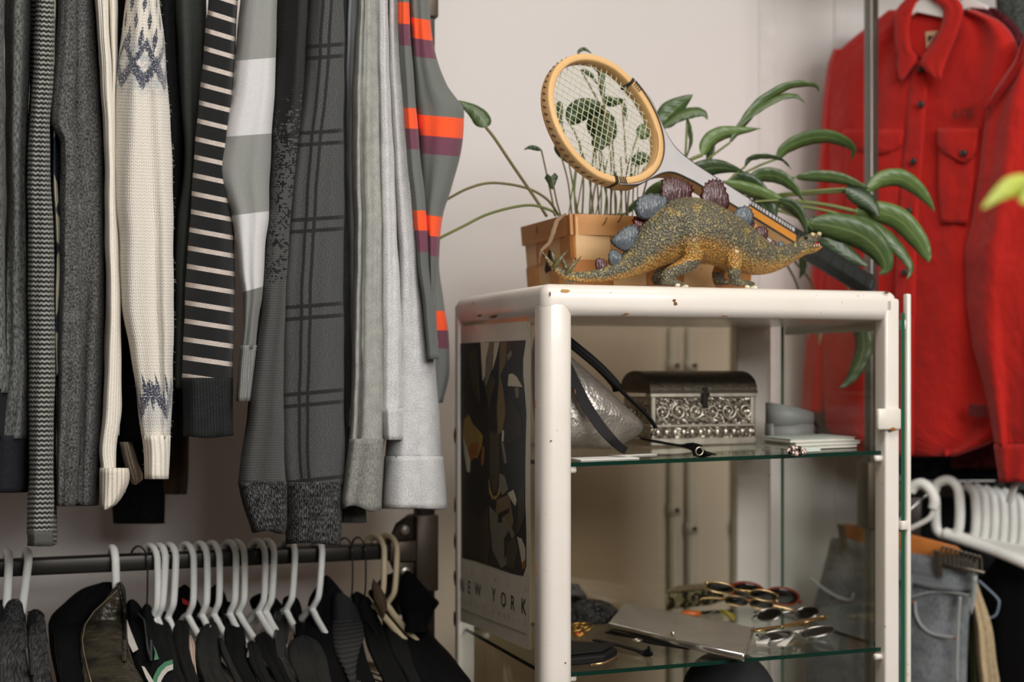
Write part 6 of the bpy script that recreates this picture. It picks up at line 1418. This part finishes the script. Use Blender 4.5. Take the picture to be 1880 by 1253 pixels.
for k in range(4):
    x = cx0 + 0.03 + 0.045 * k; pts = [W(x - 0.018, cy0 + 0.022, cz + H0 + 0.017), W(x, cy0 + 0.03, cz + H0 + 0.024), W(x + 0.018, cy0 + 0.022, cz + H0 + 0.017), W(x + 0.01, cy0 + 0.012, cz + H0 + 0.008)]
    G().tube(spline(pts, 6), 0.002, 6).make('lid_scroll', plain('dark_silver_scroll', (72, 66, 56), 0.35, 0.9), chest)
# ---- silver bag
def foil():
    t = NT('silver_foil_leather'); o_ = t.obj(); t.bump(t.math('ADD', t.noise(o_, 22, 3), t.math('MULTIPLY', t.noise(o_, 260, 2), 0.2)), 0.8, 0.008)
    return t.fin(t.mix(t.noise(o_, 30, 3), lin((164, 158, 148)), lin((206, 200, 190))), 0.36, 0.75)
M_FOIL = foil()
bag = empty('handbag', s1(0.1, 0.1), 'triangular silver metallic handbag with black straps leaning by the cabinet post', 'handbag')
by = 0.10
def bp(px, py, d=0.0): return on_y(px, py, by + d)
out = spline([bp(*p) for p in ((1000, 618), (1040, 634), (1060, 650), (1100, 684), (1150, 730), (1186, 764), (1201, 784), (1196, 800), (1170, 816), (1140, 828), (1090, 826), (1040, 824), (1010, 815), (998, 740))], 4, closed=True)
c = sum(out, Vector()) / len(out); g = G(); v = []; LV = (0.0, 0.5, 0.8, 0.95, 1.0)
for side in (-1, 1):
    for k in LV[:-1]:
        v.append([c + (p - c) * k + ND * (side * 0.042 * math.sqrt(max(0, 1 - k ** 2.2)) + 0.045) for p in out])
rings = v[:4] + [[p + ND * 0.045 for p in out]] + list(reversed(v[4:])); n = len(out); vv = [p for r in rings for p in r]
ff = [(i * n + k, i * n + (k + 1) % n, (i + 1) * n + (k + 1) % n, (i + 1) * n + k) for i in range(len(rings) - 1) for k in range(n)]
for q in vv:
    x, y = loc(q); q.z = max(q.z, z1(x, y) + 0.0006)
g.add(vv, ff); g.make('body', M_FOIL, bag)
G().tube(spline([bp(*p, d=0.045) for p in ((1000, 614), (1040, 630), (1062, 648), (1100, 680), (1150, 727), (1188, 763), (1204, 786))], 5), 0.0028, 8, flat=(1.0, 2.2)).make('zip_edge', M_DKLEA, bag)
G().tube(spline([bp(*p, d=0.06) for p in ((1030, 616), (1060, 640), (1098, 672), (1128, 704), (1134, 718))], 5), 0.0075, 8, flat=(1, 1.4)).make('top_handle', M_DKLEA, bag)
def ribbon(name, pts, wv, th, mat, parent):
    """flat strap: pts world, wv half-width vector"""
    pts = spline(pts, 6); g = G(); wv = Vector(wv); nv = []
    for i, p in enumerate(pts):
        T = (pts[min(i + 1, len(pts) - 1)] - pts[max(i - 1, 0)]).normalized(); S = wv - T * wv.dot(T); S = S.normalized() * wv.length; N = S.cross(T).normalized() * th
        nv += [p + S + N, p - S + N, p - S - N, p + S - N]
    m = len(pts); f = [(i * 4 + k, i * 4 + (k + 1) % 4, (i + 1) * 4 + (k + 1) % 4, (i + 1) * 4 + k) for i in range(m - 1) for k in range(4)] + [(3, 2, 1, 0), ((m - 1) * 4, (m - 1) * 4 + 1, (m - 1) * 4 + 2, (m - 1) * 4 + 3)]
    g.add(nv, f); return g.make(name, mat, parent, smooth=False)
ribbon('shoulder_strap', [bp(1030, 650, -0.01), bp(1056, 704, -0.012), bp(1076, 744, -0.015), bp(1100, 780, -0.02), bp(1122, 806, -0.03), bp(1140, 823, -0.045), bp(1150, 828, -0.05)], RD * 0.0085, 0.001, M_DKLEA, bag)
# ---- loose strap, papers, belt, notebooks
belt0 = empty('strap', s1(0.25, 0.12), 'black leather strap with a small buckle lying before the silver chest', 'strap')
def flat_on1(px, py, h=0.0):
    p = lw(px, py, Z1 + 0.006)
    for _ in range(3):
        x, y = loc(p); p = lw(px, py, z1(x, y) + h)
    return p
ribbon('band', [flat_on1(1184, 808, 0.012), flat_on1(1220, 814, 0.010), flat_on1(1262, 822, 0.006), flat_on1(1290, 830, 0.003), flat_on1(1306, 833, 0.002)], ND * 0.010, 0.0014, M_DKLEA, belt0)
c = flat_on1(1284, 829, 0.008); G().tube([c + RD * (0.006 * math.cos(a)) + Vector((0, 0, 0.006 * math.sin(a))) for a in [2 * PI * k / 16 for k in range(16)]], 0.0012, 6, closed=True).make('buckle', M_SILVER, belt0)
def paper(px0, px1, y0, y1, h, th, label, c, rot=0.0, name='paper', cat='paper'):
    x0, x1 = lx_at(px0, (y0 + y1) / 2), lx_at(px1, (y0 + y1) / 2)
    pts = [(x0, y0), (x1, y0 + rot), (x1 - rot, y1), (x0, y1)]
    g = G(); g.prism([W(x, y, z1(x, y) + h) for x, y in pts], (0, 0, th)); o = g.make(name, plain('paper_%d' % px0, c, 0.7, var=0.03), None, smooth=False); return tag(o, label, cat)
paper(1056, 1162, 0.03, 0.075, 0.0004, 0.0012, 'white paper lying at the shelf edge in front of the silver handbag', (226, 224, 220))
paper(1120, 1205, 0.078, 0.094, 0.0004, 0.0012, 'narrow pale paper slip half under the handbag strap', (206, 204, 198), 0.006)
blt = empty('belt', s1(0.53, 0.22), 'rolled grey leather belt standing coiled near the rear cabinet post', 'belt')
M_GBELT = plain('grey_belt_leather', (150, 152, 148), 0.5, bump=0.1); M_GBELT2 = plain('dark_belt_inside', (48, 50, 52), 0.5)
bx, byy = lx_at(1450, 0.235), 0.235; bz = z1(bx, byy)
tl = Matrix.Rotation(0.10, 3, 'Y')
pts = []
for k in range(70):
    a = 2 * PI * 2.15 * k / 69 + 2.6; r = 0.033 + 0.005 * k / 69; pts.append((math.cos(a) * r * 1.12, math.sin(a) * r * 0.9))
def coil(name, h0, h1, rr0, mat, tilt):
    g = G(); v = []
    for i, (x, y) in enumerate(pts):
        nx, ny = x / math.hypot(x, y), y / math.hypot(x, y)
        for (o_, h) in ((0.0016, h0), (0.0016, h1), (-0.0016, h1), (-0.0016, h0)):
            X, Y = x + nx * o_, y + ny * o_; v.append(W(bx + X, byy + Y, bz + h + tilt * (X + 0.04) * (1 if h > 0.0 else 0)))
    m = len(pts); g.add(v, [(i * 4 + k, i * 4 + (k + 1) % 4, (i + 1) * 4 + (k + 1) % 4, (i + 1) * 4 + k) for i in range(m - 1) for k in range(4)] + [(3, 2, 1, 0), (m * 4 - 4, m * 4 - 3, m * 4 - 2, m * 4 - 1)])
    return g.make(name, mat, blt)
coil('band', 0.001, 0.032, 0.036, M_GBELT, 0.0)
g = G(); v = []
ring = [(0.043 * math.cos(a), 0.034 * math.sin(a)) for a in [2 * PI * k / 40 for k in range(40)]]
rows = []
for (r, h, tz) in ((1.0, 0.030, 0.05), (1.0, 0.058, -0.22), (0.93, 0.058, -0.22), (0.93, 0.030, 0.05)): rows.append([W(bx + x * r, byy + y * r, bz + h + tz * x) for x, y in ring])
n = 40; vv = [p for r in rows for p in r]; g.add(vv, [(i * n + k, i * n + (k + 1) % n, ((i + 1) % 4) * n + (k + 1) % n, ((i + 1) % 4) * n + k) for i in range(4) for k in range(n)]); g.make('tongue', M_GBELT, blt)
G().tube([W(bx + 0.047, byy - 0.012, bz + 0.012), W(bx + 0.052, byy - 0.006, bz + 0.025), W(bx + 0.047, byy + 0.004, bz + 0.038)], 0.003, 8).make('keeper', M_GBELT2, blt)
for k, (dx, h, c, lab) in enumerate(((0.0, 0.001, (184, 188, 178), 'lowest thin pale notebook of the little stack on the upper shelf'), (0.006, 0.0066, (196, 198, 190), 'middle thin notebook of the little stack on the upper shelf'), (-0.004, 0.0122, (172, 184, 174), 'grey-green notebook on top of the little stack on the upper shelf'))):
    x0, x1 = lx_at(1440, 0.1) + dx, lx_at(1560, 0.1) + dx
    q = empty('notebook', W(x0, 0.07, z1(x0, 0.07) + h), lab, 'notebook', 'stack of thin notebooks')
    g = G(); g.prism([W(x, y, z1(x, y) + h + 0.0003) for x, y in ((x0, 0.075), (x1, 0.08), (x1 - 0.006, 0.165), (x0 - 0.006, 0.16))], (0, 0, 0.0046)); g.make('pages', plain('pages', (216, 212, 200), 0.8), q, smooth=False)
    g = G(); g.prism([W(x, y, z1(x, y) + h + 0.0049) for x, y in ((x0 - 0.001, 0.073), (x1 + 0.001, 0.078), (x1 - 0.005, 0.166), (x0 - 0.007, 0.161))], (0, 0, 0.0006)); g.make('cover', plain('cover_%d' % k, c, 0.6), q, smooth=False)
bc = flat_on1(1462, 826, 0.008); br = empty('bracelet', flat_on1(1462, 830, 0), 'small beaded pink and silver bracelet in front of the notebooks', 'bracelet')
for k in range(14):
    a = 2 * PI * k / 14; G().blob(bc + RD * (0.013 * math.cos(a)) + ND * (0.005 * math.sin(a)) + Vector((0, 0, 0.004 * math.sin(a) - 0.002)), 0.0038, 0.0038, 0.0038).make('bead', (M_SILVER, plain('pink_bead', (214, 180, 174), 0.25), plain('black_bead', (24, 22, 22), 0.2))[k % 3] if k < 3 else bpy.data.materials[('aged_silver', 'pink_bead', 'black_bead')[k % 3]], br)
x0 = lx_at(1466, 0.04); g = G(); g.prism([W(x, y, z1(x, y) + 0.0004) for x, y in ((x0, 0.03), (lx_at(1502, 0.04), 0.032), (lx_at(1502, 0.04), 0.06), (x0, 0.058))], (0, 0, 0.007)); tag(g.make('card_case', plain('mint_card', (196, 206, 194), 0.5), None, smooth=False, bevel=0.001), 'small pale mint card case beside the beaded bracelet', 'card case')
# ---- lower shelf
def f2(px, py, h=0.0): return lw(px, py, Z2 + 0.001 + h)
clutch = empty('clutch_bag', f2(1250, 1160), 'flat silver clutch bag with a shiny front edge and tiny clasp', 'clutch bag')
q = [f2(1118, 1146, 0.018), f2(1366, 1203, 0.014), f2(1384, 1152, 0.014), f2(1146, 1108, 0.022)]
nu, nv_ = 24, 14; top = []; bot = []
def bil(a, b): return (q[0] * (1 - a) + q[1] * a) * (1 - b) + (q[3] * (1 - a) + q[2] * a) * b
for j in range(nv_ + 1):
    b = j / nv_; top.append([bil(i / nu, b) + Vector((0, 0, 0.004 * math.sin(PI * b) ** 0.5 * math.sin(PI * min(1, i / nu * 1.0)) ** 0.3 + 0.0012 * math.sin(i * 0.7 + j * 0.5))) for i in range(nu + 1)]); bot.append([bil(i / nu, b) + Vector((0, 0, -0.010)) for i in range(nu + 1)])
g = G(); g.grid(top); b0 = len(g.v); g.grid([list(reversed(r)) for r in bot])
rim = [top[0][i] for i in range(nu + 1)] + [top[j][nu] for j in range(1, nv_ + 1)] + [top[nv_][i] for i in range(nu - 1, -1, -1)] + [top[j][0] for j in range(nv_ - 1, 0, -1)]
rimb = [p.copy() for p in [bot[0][i] for i in range(nu + 1)] + [bot[j][nu] for j in range(1, nv_ + 1)] + [bot[nv_][i] for i in range(nu - 1, -1, -1)] + [bot[j][0] for j in range(nv_ - 1, 0, -1)]]
m = len(rim); g.add(rim + rimb, [(k, m + k, m + (k + 1) % m, (k + 1) % m) for k in range(m)])
g.make('body', plain('pewter_satin', (156, 150, 140), 0.42, 0.55, var=0.12, scale=24, bump=0.15), clutch)
G().tube([q[0] + Vector((0, 0, -0.003)), (q[0] + q[1]) / 2 + Vector((0, 0, -0.004)), q[1] + Vector((0, 0, -0.003))], 0.0052, 10, flat=(1.0, 0.7)).make('front_edge', plain('mirror_silver', (226, 224, 218), 0.16, 0.95), clutch)
G().tube([q[1] + Vector((0, 0, 0.0)), q[2]], 0.0012, 8).make('side_piping', M_SILVER, clutch)
cc = (q[0] * 0.5 + q[1] * 0.5) + Vector((0, 0, 0.008)); G().blob(cc, 0.004, 0.004, 0.004).make('clasp', M_SILVER, clutch)
# black lace heap
def sequin():
    t = NT('black_sequin_lace'); o_ = t.obj(); v = t.n('ShaderNodeTexVoronoi'); t.l(o_, v.inputs['Vector']); v.inputs['Scale'].default_value = 420
    t.bump(v.outputs[0], 0.9, 0.003); return t.fin(t.mix(t.step(t.noise(o_, 320, 1), 0.6, 0.68), lin((34, 34, 34)), lin((118, 116, 110))), 0.3, 0.3)
M_SEQ = sequin()
def heap(name, c, rx, ry, rz, mat, seed, label, cat, amp=0.25):
    rd = random.Random(seed); ph = [rd.uniform(0, 6.28) for _ in range(8)]; g = G(); nu, nv = 40, 18; v = []
    for j in range(nv + 1):
        th = PI / 2 * (1 - j / nv)
        for i in range(nu):
            a = 2 * PI * i / nu; k = 1 + amp * (math.sin(3 * a + ph[0] + th * 2) + 0.6 * math.sin(7 * a + ph[1]) + 0.5 * math.sin(5 * a + 6 * th + ph[2])) * 0.5
            v.append(Vector(c) + RD * (rx * math.cos(th if th < 1.57 else 1.57) * math.cos(a) * k) * 1.0 + ND * (ry * math.cos(th) * math.sin(a) * k) + Vector((0, 0, rz * math.sin(th) * (0.8 + 0.2 * k))))
    n0 = len(v); f = [(j * nu + i, j * nu + (i + 1) % nu, (j + 1) * nu + (i + 1) % nu, (j + 1) * nu + i) for j in range(nv) for i in range(nu)] + [tuple(nv * nu + i for i in range(nu)), tuple(range(nu - 1, -1, -1))]
    # rows run from the crown down to the shelf
    g.add(v, f); o = g.make(name, mat, None); return tag(o, label, cat)
p0 = f2(1100, 1146); heap('lace_purse', f2(1082, 1140) + Vector((0, 0, 0.0)), 0.05, 0.04, 0.036, M_SEQ, 3, 'crumpled black sequinned lace purse beside the silver clutch', 'purse', 0.3)
heap('lace_glove', f2(1052, 1128), 0.03, 0.03, 0.052, plain('black_lace', (20, 20, 20), 0.7), 5, 'black lace heap rising next to the cabinet post on the lower shelf', 'lace', 0.3)
# gilt jewellery
jw = empty('necklace', f2(1070, 1162), 'tangle of gilt and amber jewellery lying by the cabinet post', 'necklace'); M_GILT = plain('gilt', (168, 128, 62), 0.3, 0.9); M_AMB = plain('amber_bead', (196, 84, 26), 0.25)
rj = random.Random(8)
for k in range(7):
    c = f2(1066 + rj.uniform(-8, 22), 1158 + rj.uniform(-12, 8), 0.006 + 0.003 * k); r = rj.uniform(0.008, 0.014); tl_ = rj.uniform(0, 3)
    G().tube([c + RD * (r * math.cos(a)) + ND * (r * 0.7 * math.sin(a)) + Vector((0, 0, 0.004 * math.sin(a + tl_))) for a in [2 * PI * j / 20 for j in range(20)]], 0.0014, 6, closed=True).make('chain', M_GILT, jw)
for x, y in ((1060, 1166), (1068, 1165), (1064, 1132), (1088, 1140)): G().blob(f2(x, y, 0.006), 0.005, 0.005, 0.004).make('bead', M_AMB if y > 1150 else M_GILT, jw)
# wallet
wl = empty('wallet', f2(1090, 1205), 'black leather wallet with a gold-edged clasp near the cabinet post', 'wallet')
def pad(name, quad, h, mat, parent, bw=0.003):
    g = G(); g.prism(quad, (0, 0, h)); return g.make(name, mat, parent, bevel=bw, smooth=False)
pad('body', [f2(1030, 1226), f2(1112, 1218), f2(1134, 1204), f2(1040, 1198)], 0.012, M_DKLEA, wl)
pad('flap', [p + Vector((0, 0, 0.0125)) for p in (f2(1030, 1222), f2(1108, 1214), f2(1130, 1202), f2(1040, 1196))], 0.004, M_DKLEA, wl, 0.0015)
G().tube([f2(1084, 1222, 0.006), f2(1110, 1218, 0.008), f2(1132, 1208, 0.008)], 0.002, 8).make('gold_edge', plain('pale_gold', (206, 176, 126), 0.25, 0.9), wl)
bl = empty('belt', f2(1150, 1182), 'narrow black belt with a round eyelet curling under the silver clutch', 'belt')
ribbon('band', [f2(1092, 1176, 0.005), f2(1130, 1184, 0.004), f2(1160, 1192, 0.003), f2(1184, 1199, 0.003), f2(1194, 1198, 0.008), f2(1190, 1192, 0.012)], ND * 0.006, 0.0014, M_DKLEA, bl)
ribbon('band', [f2(1120, 1160, 0.004), f2(1160, 1168, 0.005), f2(1200, 1180, 0.004), f2(1270, 1190, 0.003)], ND * 0.011, 0.0016, M_DKLEA, bl)
c = f2(1170, 1176, 0.0075); G().tube([c + RD * (0.007 * math.cos(a)) + ND * (0.007 * math.sin(a)) for a in [2 * PI * k / 18 for k in range(18)]], 0.0013, 6, closed=True).make('eyelet', M_SILVER, bl)
G().blob(f2(1094, 1183, 0.006), 0.0024, 0.0024, 0.0024).make('stud', M_GILT, bl)
# patterned tin
def floral():
    t = NT('floral_print_tin'); o_ = t.obj(); n = t.noise(t.vec(o_, 1, 1, 1), 75, 2); n2 = t.noise(o_, 130, 1)
    col = t.mix(t.step(n, 0.5, 0.54), lin((44, 54, 48)), lin((168, 176, 164))); return t.fin(t.mix(t.step(n2, 0.6, 0.64), col, lin((214, 212, 204))), 0.4)
tin = empty('tin_box', f2(1262, 1116), 'small tin box with a dark green and white leaf pattern, behind the clutch', 'tin')
tq = [f2(1222, 1121), f2(1306, 1112), f2(1330, 1104), f2(1244, 1112)]
pad('body', tq, 0.030, floral(), tin, 0.002); pad('lid', [p + Vector((0, 0, 0.0305)) for p in tq], 0.006, plain('tin_lid', (168, 164, 154), 0.4), tin, 0.002)
og = G(); og.blob(f2(1268, 1127, 0.005), 0.020, 0.008, 0.006); tag(og.make('bangle', plain('orange_resin', (206, 104, 28), 0.3), None), 'orange resin bangle lying between clutch and patterned tin', 'bangle')
# sunglasses
def ellipse3(c, ux, uy, rx, ry, n=28, e=2.0):
    o = []
    for k in range(n):
        a = 2 * PI * k / n; ca, sa = math.cos(a), math.sin(a)
        o.append(c + ux * (rx * math.copysign(abs(ca) ** (2 / e), ca)) + uy * (ry * math.copysign(abs(sa) ** (2 / e), sa)))
    return o
M_LENS = plain('black_lens', (14, 15, 14), 0.08, coat=0.6); M_LENSB = plain('brown_lens', (46, 40, 38), 0.08, coat=0.6)
M_GOLD = plain('gold_frame', (196, 166, 116), 0.25, 0.9); M_TORT = plain('tortoise', (120, 48, 22), 0.3, var=0.4, scale=120); M_SILF = plain('silver_frame', (176, 174, 166), 0.25, 0.9)
GG = 'sunglasses on the lower shelf'
def shades(l1, l2, rx, ry, Y, tilt, frame, lens, label, fr=0.0013, wide=1.0, e=2.2):
    """l1,l2: lens centres (px,py) at distances Y[0],Y[1]; tilt leans the front back (deg)"""
    c1, c2 = P(l1[0], l1[1], Y[0]), P(l2[0], l2[1], Y[1]); ux = (c2 - c1).normalized(); fwd = Vector((ux.y, -ux.x, 0)).normalized()
    if fwd.y > 0: fwd = -fwd
    up = (Vector((0, 0, 1)) * math.cos(math.radians(tilt)) - fwd * -math.sin(math.radians(tilt)))
    up = (up - ux * up.dot(ux)).normalized(); nn = ux.cross(up).normalized()
    if nn.y > 0: nn = -nn
    for cc_ in (c1, c2):
        lo_ = min(q.z for q in ellipse3(cc_, ux, up, rx, ry))
        if lo_ < Z2 + 0.002: c1 = c1 + Vector((0, 0, Z2 + 0.002 - lo_)); c2 = c2 + Vector((0, 0, Z2 + 0.002 - lo_)); break
    root = empty('sunglasses', (c1 + c2) / 2, label, 'sunglasses', GG); root.location.z = Z2 + 0.001
    for cc_ in (c1, c2):
        rim = ellipse3(cc_, ux, up, rx, ry, e=e); g = G()
        v = [cc_ + nn * 0.0016] + [cc_ + (p - cc_) * 0.6 + nn * 0.001 for p in rim] + [p for p in rim]; n = len(rim)
        g.add(v, [(0, 1 + k, 1 + (k + 1) % n) for k in range(n)] + [(1 + k, 1 + n + k, 1 + n + (k + 1) % n, 1 + (k + 1) % n) for k in range(n)])
        ln = g.make('lens', lens, root); mm = ln.modifiers.new('t', 'SOLIDIFY'); mm.thickness = 0.0012
        G().tube(rim, fr, 8, closed=True).make('rim', frame, root)
    a, b = c1 + ux * rx, c2 - ux * rx
    G().tube(spline([a + up * ry * 0.2, (a + b) / 2 + up * ry * 0.5 + nn * 0.003, b + up * ry * 0.2], 5), fr, 7).make('bridge', frame, root)
    for s_, cc_ in ((-1, c1), (1, c2)):
        # temples folded behind the lenses
        h = cc_ + ux * (s_ * rx) + up * ry * 0.3; bk = -fwd
        e1 = h + bk * 0.007; e2 = h + bk * (0.011 if s_ < 0 else 0.014) - ux * (s_ * 0.008)
        far = h + bk * (0.013 if s_ < 0 else 0.018) - ux * (s_ * 0.105) - Vector((0, 0, 0.006)); far.z = max(Z2 + 0.003, far.z); e3 = far - ux * (s_ * 0.018) - Vector((0, 0, 0.006)); e3.z = max(Z2 + 0.003, e3.z)
        G().tube(spline([h, e1, e2, far, e3], 5), fr * 1.1, 7, flat=(1.5, 0.8)).make('temple', frame, root)
    return root
S_ = 'sunglasses '
shades((1322, 1080), (1402, 1094), 0.0235, 0.0115, (2.36, 2.36), 35, M_GOLD, M_LENS, 'gold-rimmed oval black sunglasses lying on top of the heap')
shades((1372, 1086), (1436, 1096), 0.0275, 0.0165, (2.44, 2.44), 20, M_TORT, M_LENS, 'largest sunglasses of the heap, brown tortoiseshell with thick dark lenses', 0.0024)
shades((1352, 1104), (1398, 1110), 0.020, 0.010, (2.40, 2.40), 30, M_GOLD, M_LENS, 'gold-rimmed sunglasses squeezed beneath the topmost pair', 0.0012)
shades((1413, 1129), (1482, 1126), 0.0235, 0.0125, (2.33, 2.36), 25, M_SILF, M_LENS, 'round black sunglasses in the middle of the heap with silver rims', 0.0012)
shades((1410, 1156), (1497, 1140), 0.0255, 0.006, (2.28, 2.33), 70, M_GOLD, M_LENS, 'gold sunglasses lying nearly flat toward the shelf edge', 0.0014)
shades((1424, 1170), (1501, 1162), 0.0285, 0.0150, (2.24, 2.26), 45, M_SILF, M_LENSB, 'pale brown-lensed sunglasses in a silver rim, nearest the shelf corner', 0.0013)
M_TAG = plain('white_tag', (222, 216, 206), 0.7)
def ptag(q, label):
    root = empty('price_tag', q[0], label, 'price tag'); g = G(); g.prism(q, (0, 0, 0.0008)); g.make('card', M_TAG, root, smooth=False)
    G().tube([q[2] + Vector((0, 0, 0.001)), q[2] + Vector((0.004, 0.004, 0.008))], 0.0005, 6).make('string', M_TAG, root)
ptag([f2(1388, 1182, 0.001), f2(1408, 1184, 0.001), f2(1416, 1170, 0.010), f2(1390, 1166, 0.010)], 'blank white price tag tied to the flat gold sunglasses')
ptag([f2(1426, 1186, 0.001), f2(1442, 1188, 0.001), f2(1455, 1172, 0.006), f2(1448, 1170, 0.006)], 'slim white price tag hanging toward the shelf edge by the brown-lensed pair')
ptag([f2(1468, 1166, 0.002), f2(1484, 1176, 0.001), f2(1484, 1172, 0.003), f2(1470, 1163, 0.004)], 'tiny cream tag stub next to the pale brown-lensed sunglasses')
root = empty('folded_card', f2(1325, 1130), 'folded card, yellow outside and white edged, standing under the topmost sunglasses', 'card')
ap = f2(1322, 1120, 0.030)
g = G(); g.prism([ap - RD * 0.006, f2(1346, 1140, 0.001), f2(1352, 1130, 0.001), ap + RD * 0.006], -ND * 0.0012); g.make('yellow_leaf', plain('yellow_card', (176, 160, 52), 0.6), root, smooth=False)
g = G(); g.prism([ap - RD * 0.006, f2(1280, 1136, 0.001), f2(1284, 1136, 0.001), ap], -ND * 0.0012); g.make('white_leaf', M_TAG, root, smooth=False)
# ---- cap below
cpx, cpy = lx_at(1338, 0.16), 0.16
capz = 0.5565
hat = empty('cap', W(cpx, cpy, capz), 'dark grey cloth cap perched on a stand on the bottom shelf', 'cap')
hz0 = 0.788
G().tube([W(cpx, cpy, capz), W(cpx, cpy, capz + 0.01), W(cpx, cpy, capz + 0.011), W(cpx, cpy, hz0 + 0.06)], [0.06, 0.06, 0.012, 0.012], 20).make('stand', plain('stand_grey', (70, 70, 70), 0.5), hat)
M_CAP = cloth('dark_grey_felt_cap', (36, 37, 39), (52, 53, 55), grain=300)
g = G(); nu, nv = 36, 14; v = []
for j in range(nv + 1):
    th = PI / 2 * j / nv
    for i in range(nu):
        a = 2 * PI * i / nu; v.append(W(cpx + 0.079 * math.cos(a) * math.cos(th) ** 0.8, cpy + 0.092 * math.sin(a) * math.cos(th) ** 0.8, hz0 + 0.108 * math.sin(th) ** 0.9))
g.add(v, [(j * nu + i, j * nu + (i + 1) % nu, (j + 1) * nu + (i + 1) % nu, (j + 1) * nu + i) for j in range(nv) for i in range(nu)] + [tuple(range(nu - 1, -1, -1))]); o = g.make('crown', M_CAP, hat)
g = G(); rows = []
for j in range(5):
    k = j / 4; rows.append([W(cpx + (0.079 + 0.05 * k) * math.cos(a), cpy + (0.092 + 0.055 * k) * math.sin(a), hz0 + 0.012 - 0.02 * k - 0.01 * abs(math.cos(a)) * k) for a in [PI * 0.75 + PI * 0.75 * i / 20 for i in range(21)]])
g.grid(rows); o = g.make('brim', M_CAP, hat); mm = o.modifiers.new('t', 'SOLIDIFY'); mm.thickness = 0.003
G().blob(W(cpx, cpy, hz0 + 0.107), 0.006, 0.006, 0.004).make('button', M_CAP, hat)
for a in (-1.05, -2.1):
    G().blob(W(cpx + 0.074 * math.cos(a), cpy + 0.086 * math.sin(a), hz0 + 0.055), 0.004, 0.004, 0.004).make('eyelet', plain('cap_eyelet', (12, 12, 12), 0.5), hat)
# ================================================================ CAMERA AND LIGHT
cam = bpy.data.cameras.new('camera'); co = bpy.data.objects.new('camera', cam); COL.objects.link(co); SC.camera = co
co.location = (0, 0, ZC); co.rotation_euler = (PI / 2, 0, 0)
cam.sensor_width = 36.0; cam.lens = F * 36.0 / 1880.0; cam.shift_y = (HZ - 626.5) / 1880.0; cam.clip_start = 0.05
cam.dof.use_dof = True; cam.dof.focus_distance = 2.0; cam.dof.aperture_fstop = 2.6
w = bpy.data.worlds.new('daylight'); SC.world = w; w.use_nodes = True
bg = w.node_tree.nodes['Background']; bg.inputs[0].default_value = (0.86, 0.93, 1.0, 1); bg.inputs[1].default_value = 0.04
def area(name, loc, target, sx, sy, power, col):
    L = bpy.data.lights.new(name, 'AREA'); L.shape = 'RECTANGLE'; L.size = sx; L.size_y = sy; L.energy = power; L.color = col
    o = bpy.data.objects.new(name, L); COL.objects.link(o); o.location = loc
    o.rotation_euler = (Vector(target) - Vector(loc)).to_track_quat('-Z', 'Y').to_euler(); return o
area('shop_window', (1.9, -1.3, 2.55), (0.15, 2.5, 1.5), 2.4, 1.2, 120, (1.0, 0.985, 0.975))
area('ceiling_light', (0.45, 1.0, 2.86), (0.35, 1.3, 0), 1.6, 0.8, 26, (1.0, 0.93, 0.84))
SC.view_settings.view_transform = 'Standard'; SC.view_settings.look = 'None'; SC.view_settings.gamma = 1; SC.view_settings.exposure = 0.1
SC.view_settings.use_curve_mapping = False
SC.cycles.max_bounces = 10; SC.cycles.transparent_max_bounces = 24; SC.cycles.use_denoising = True
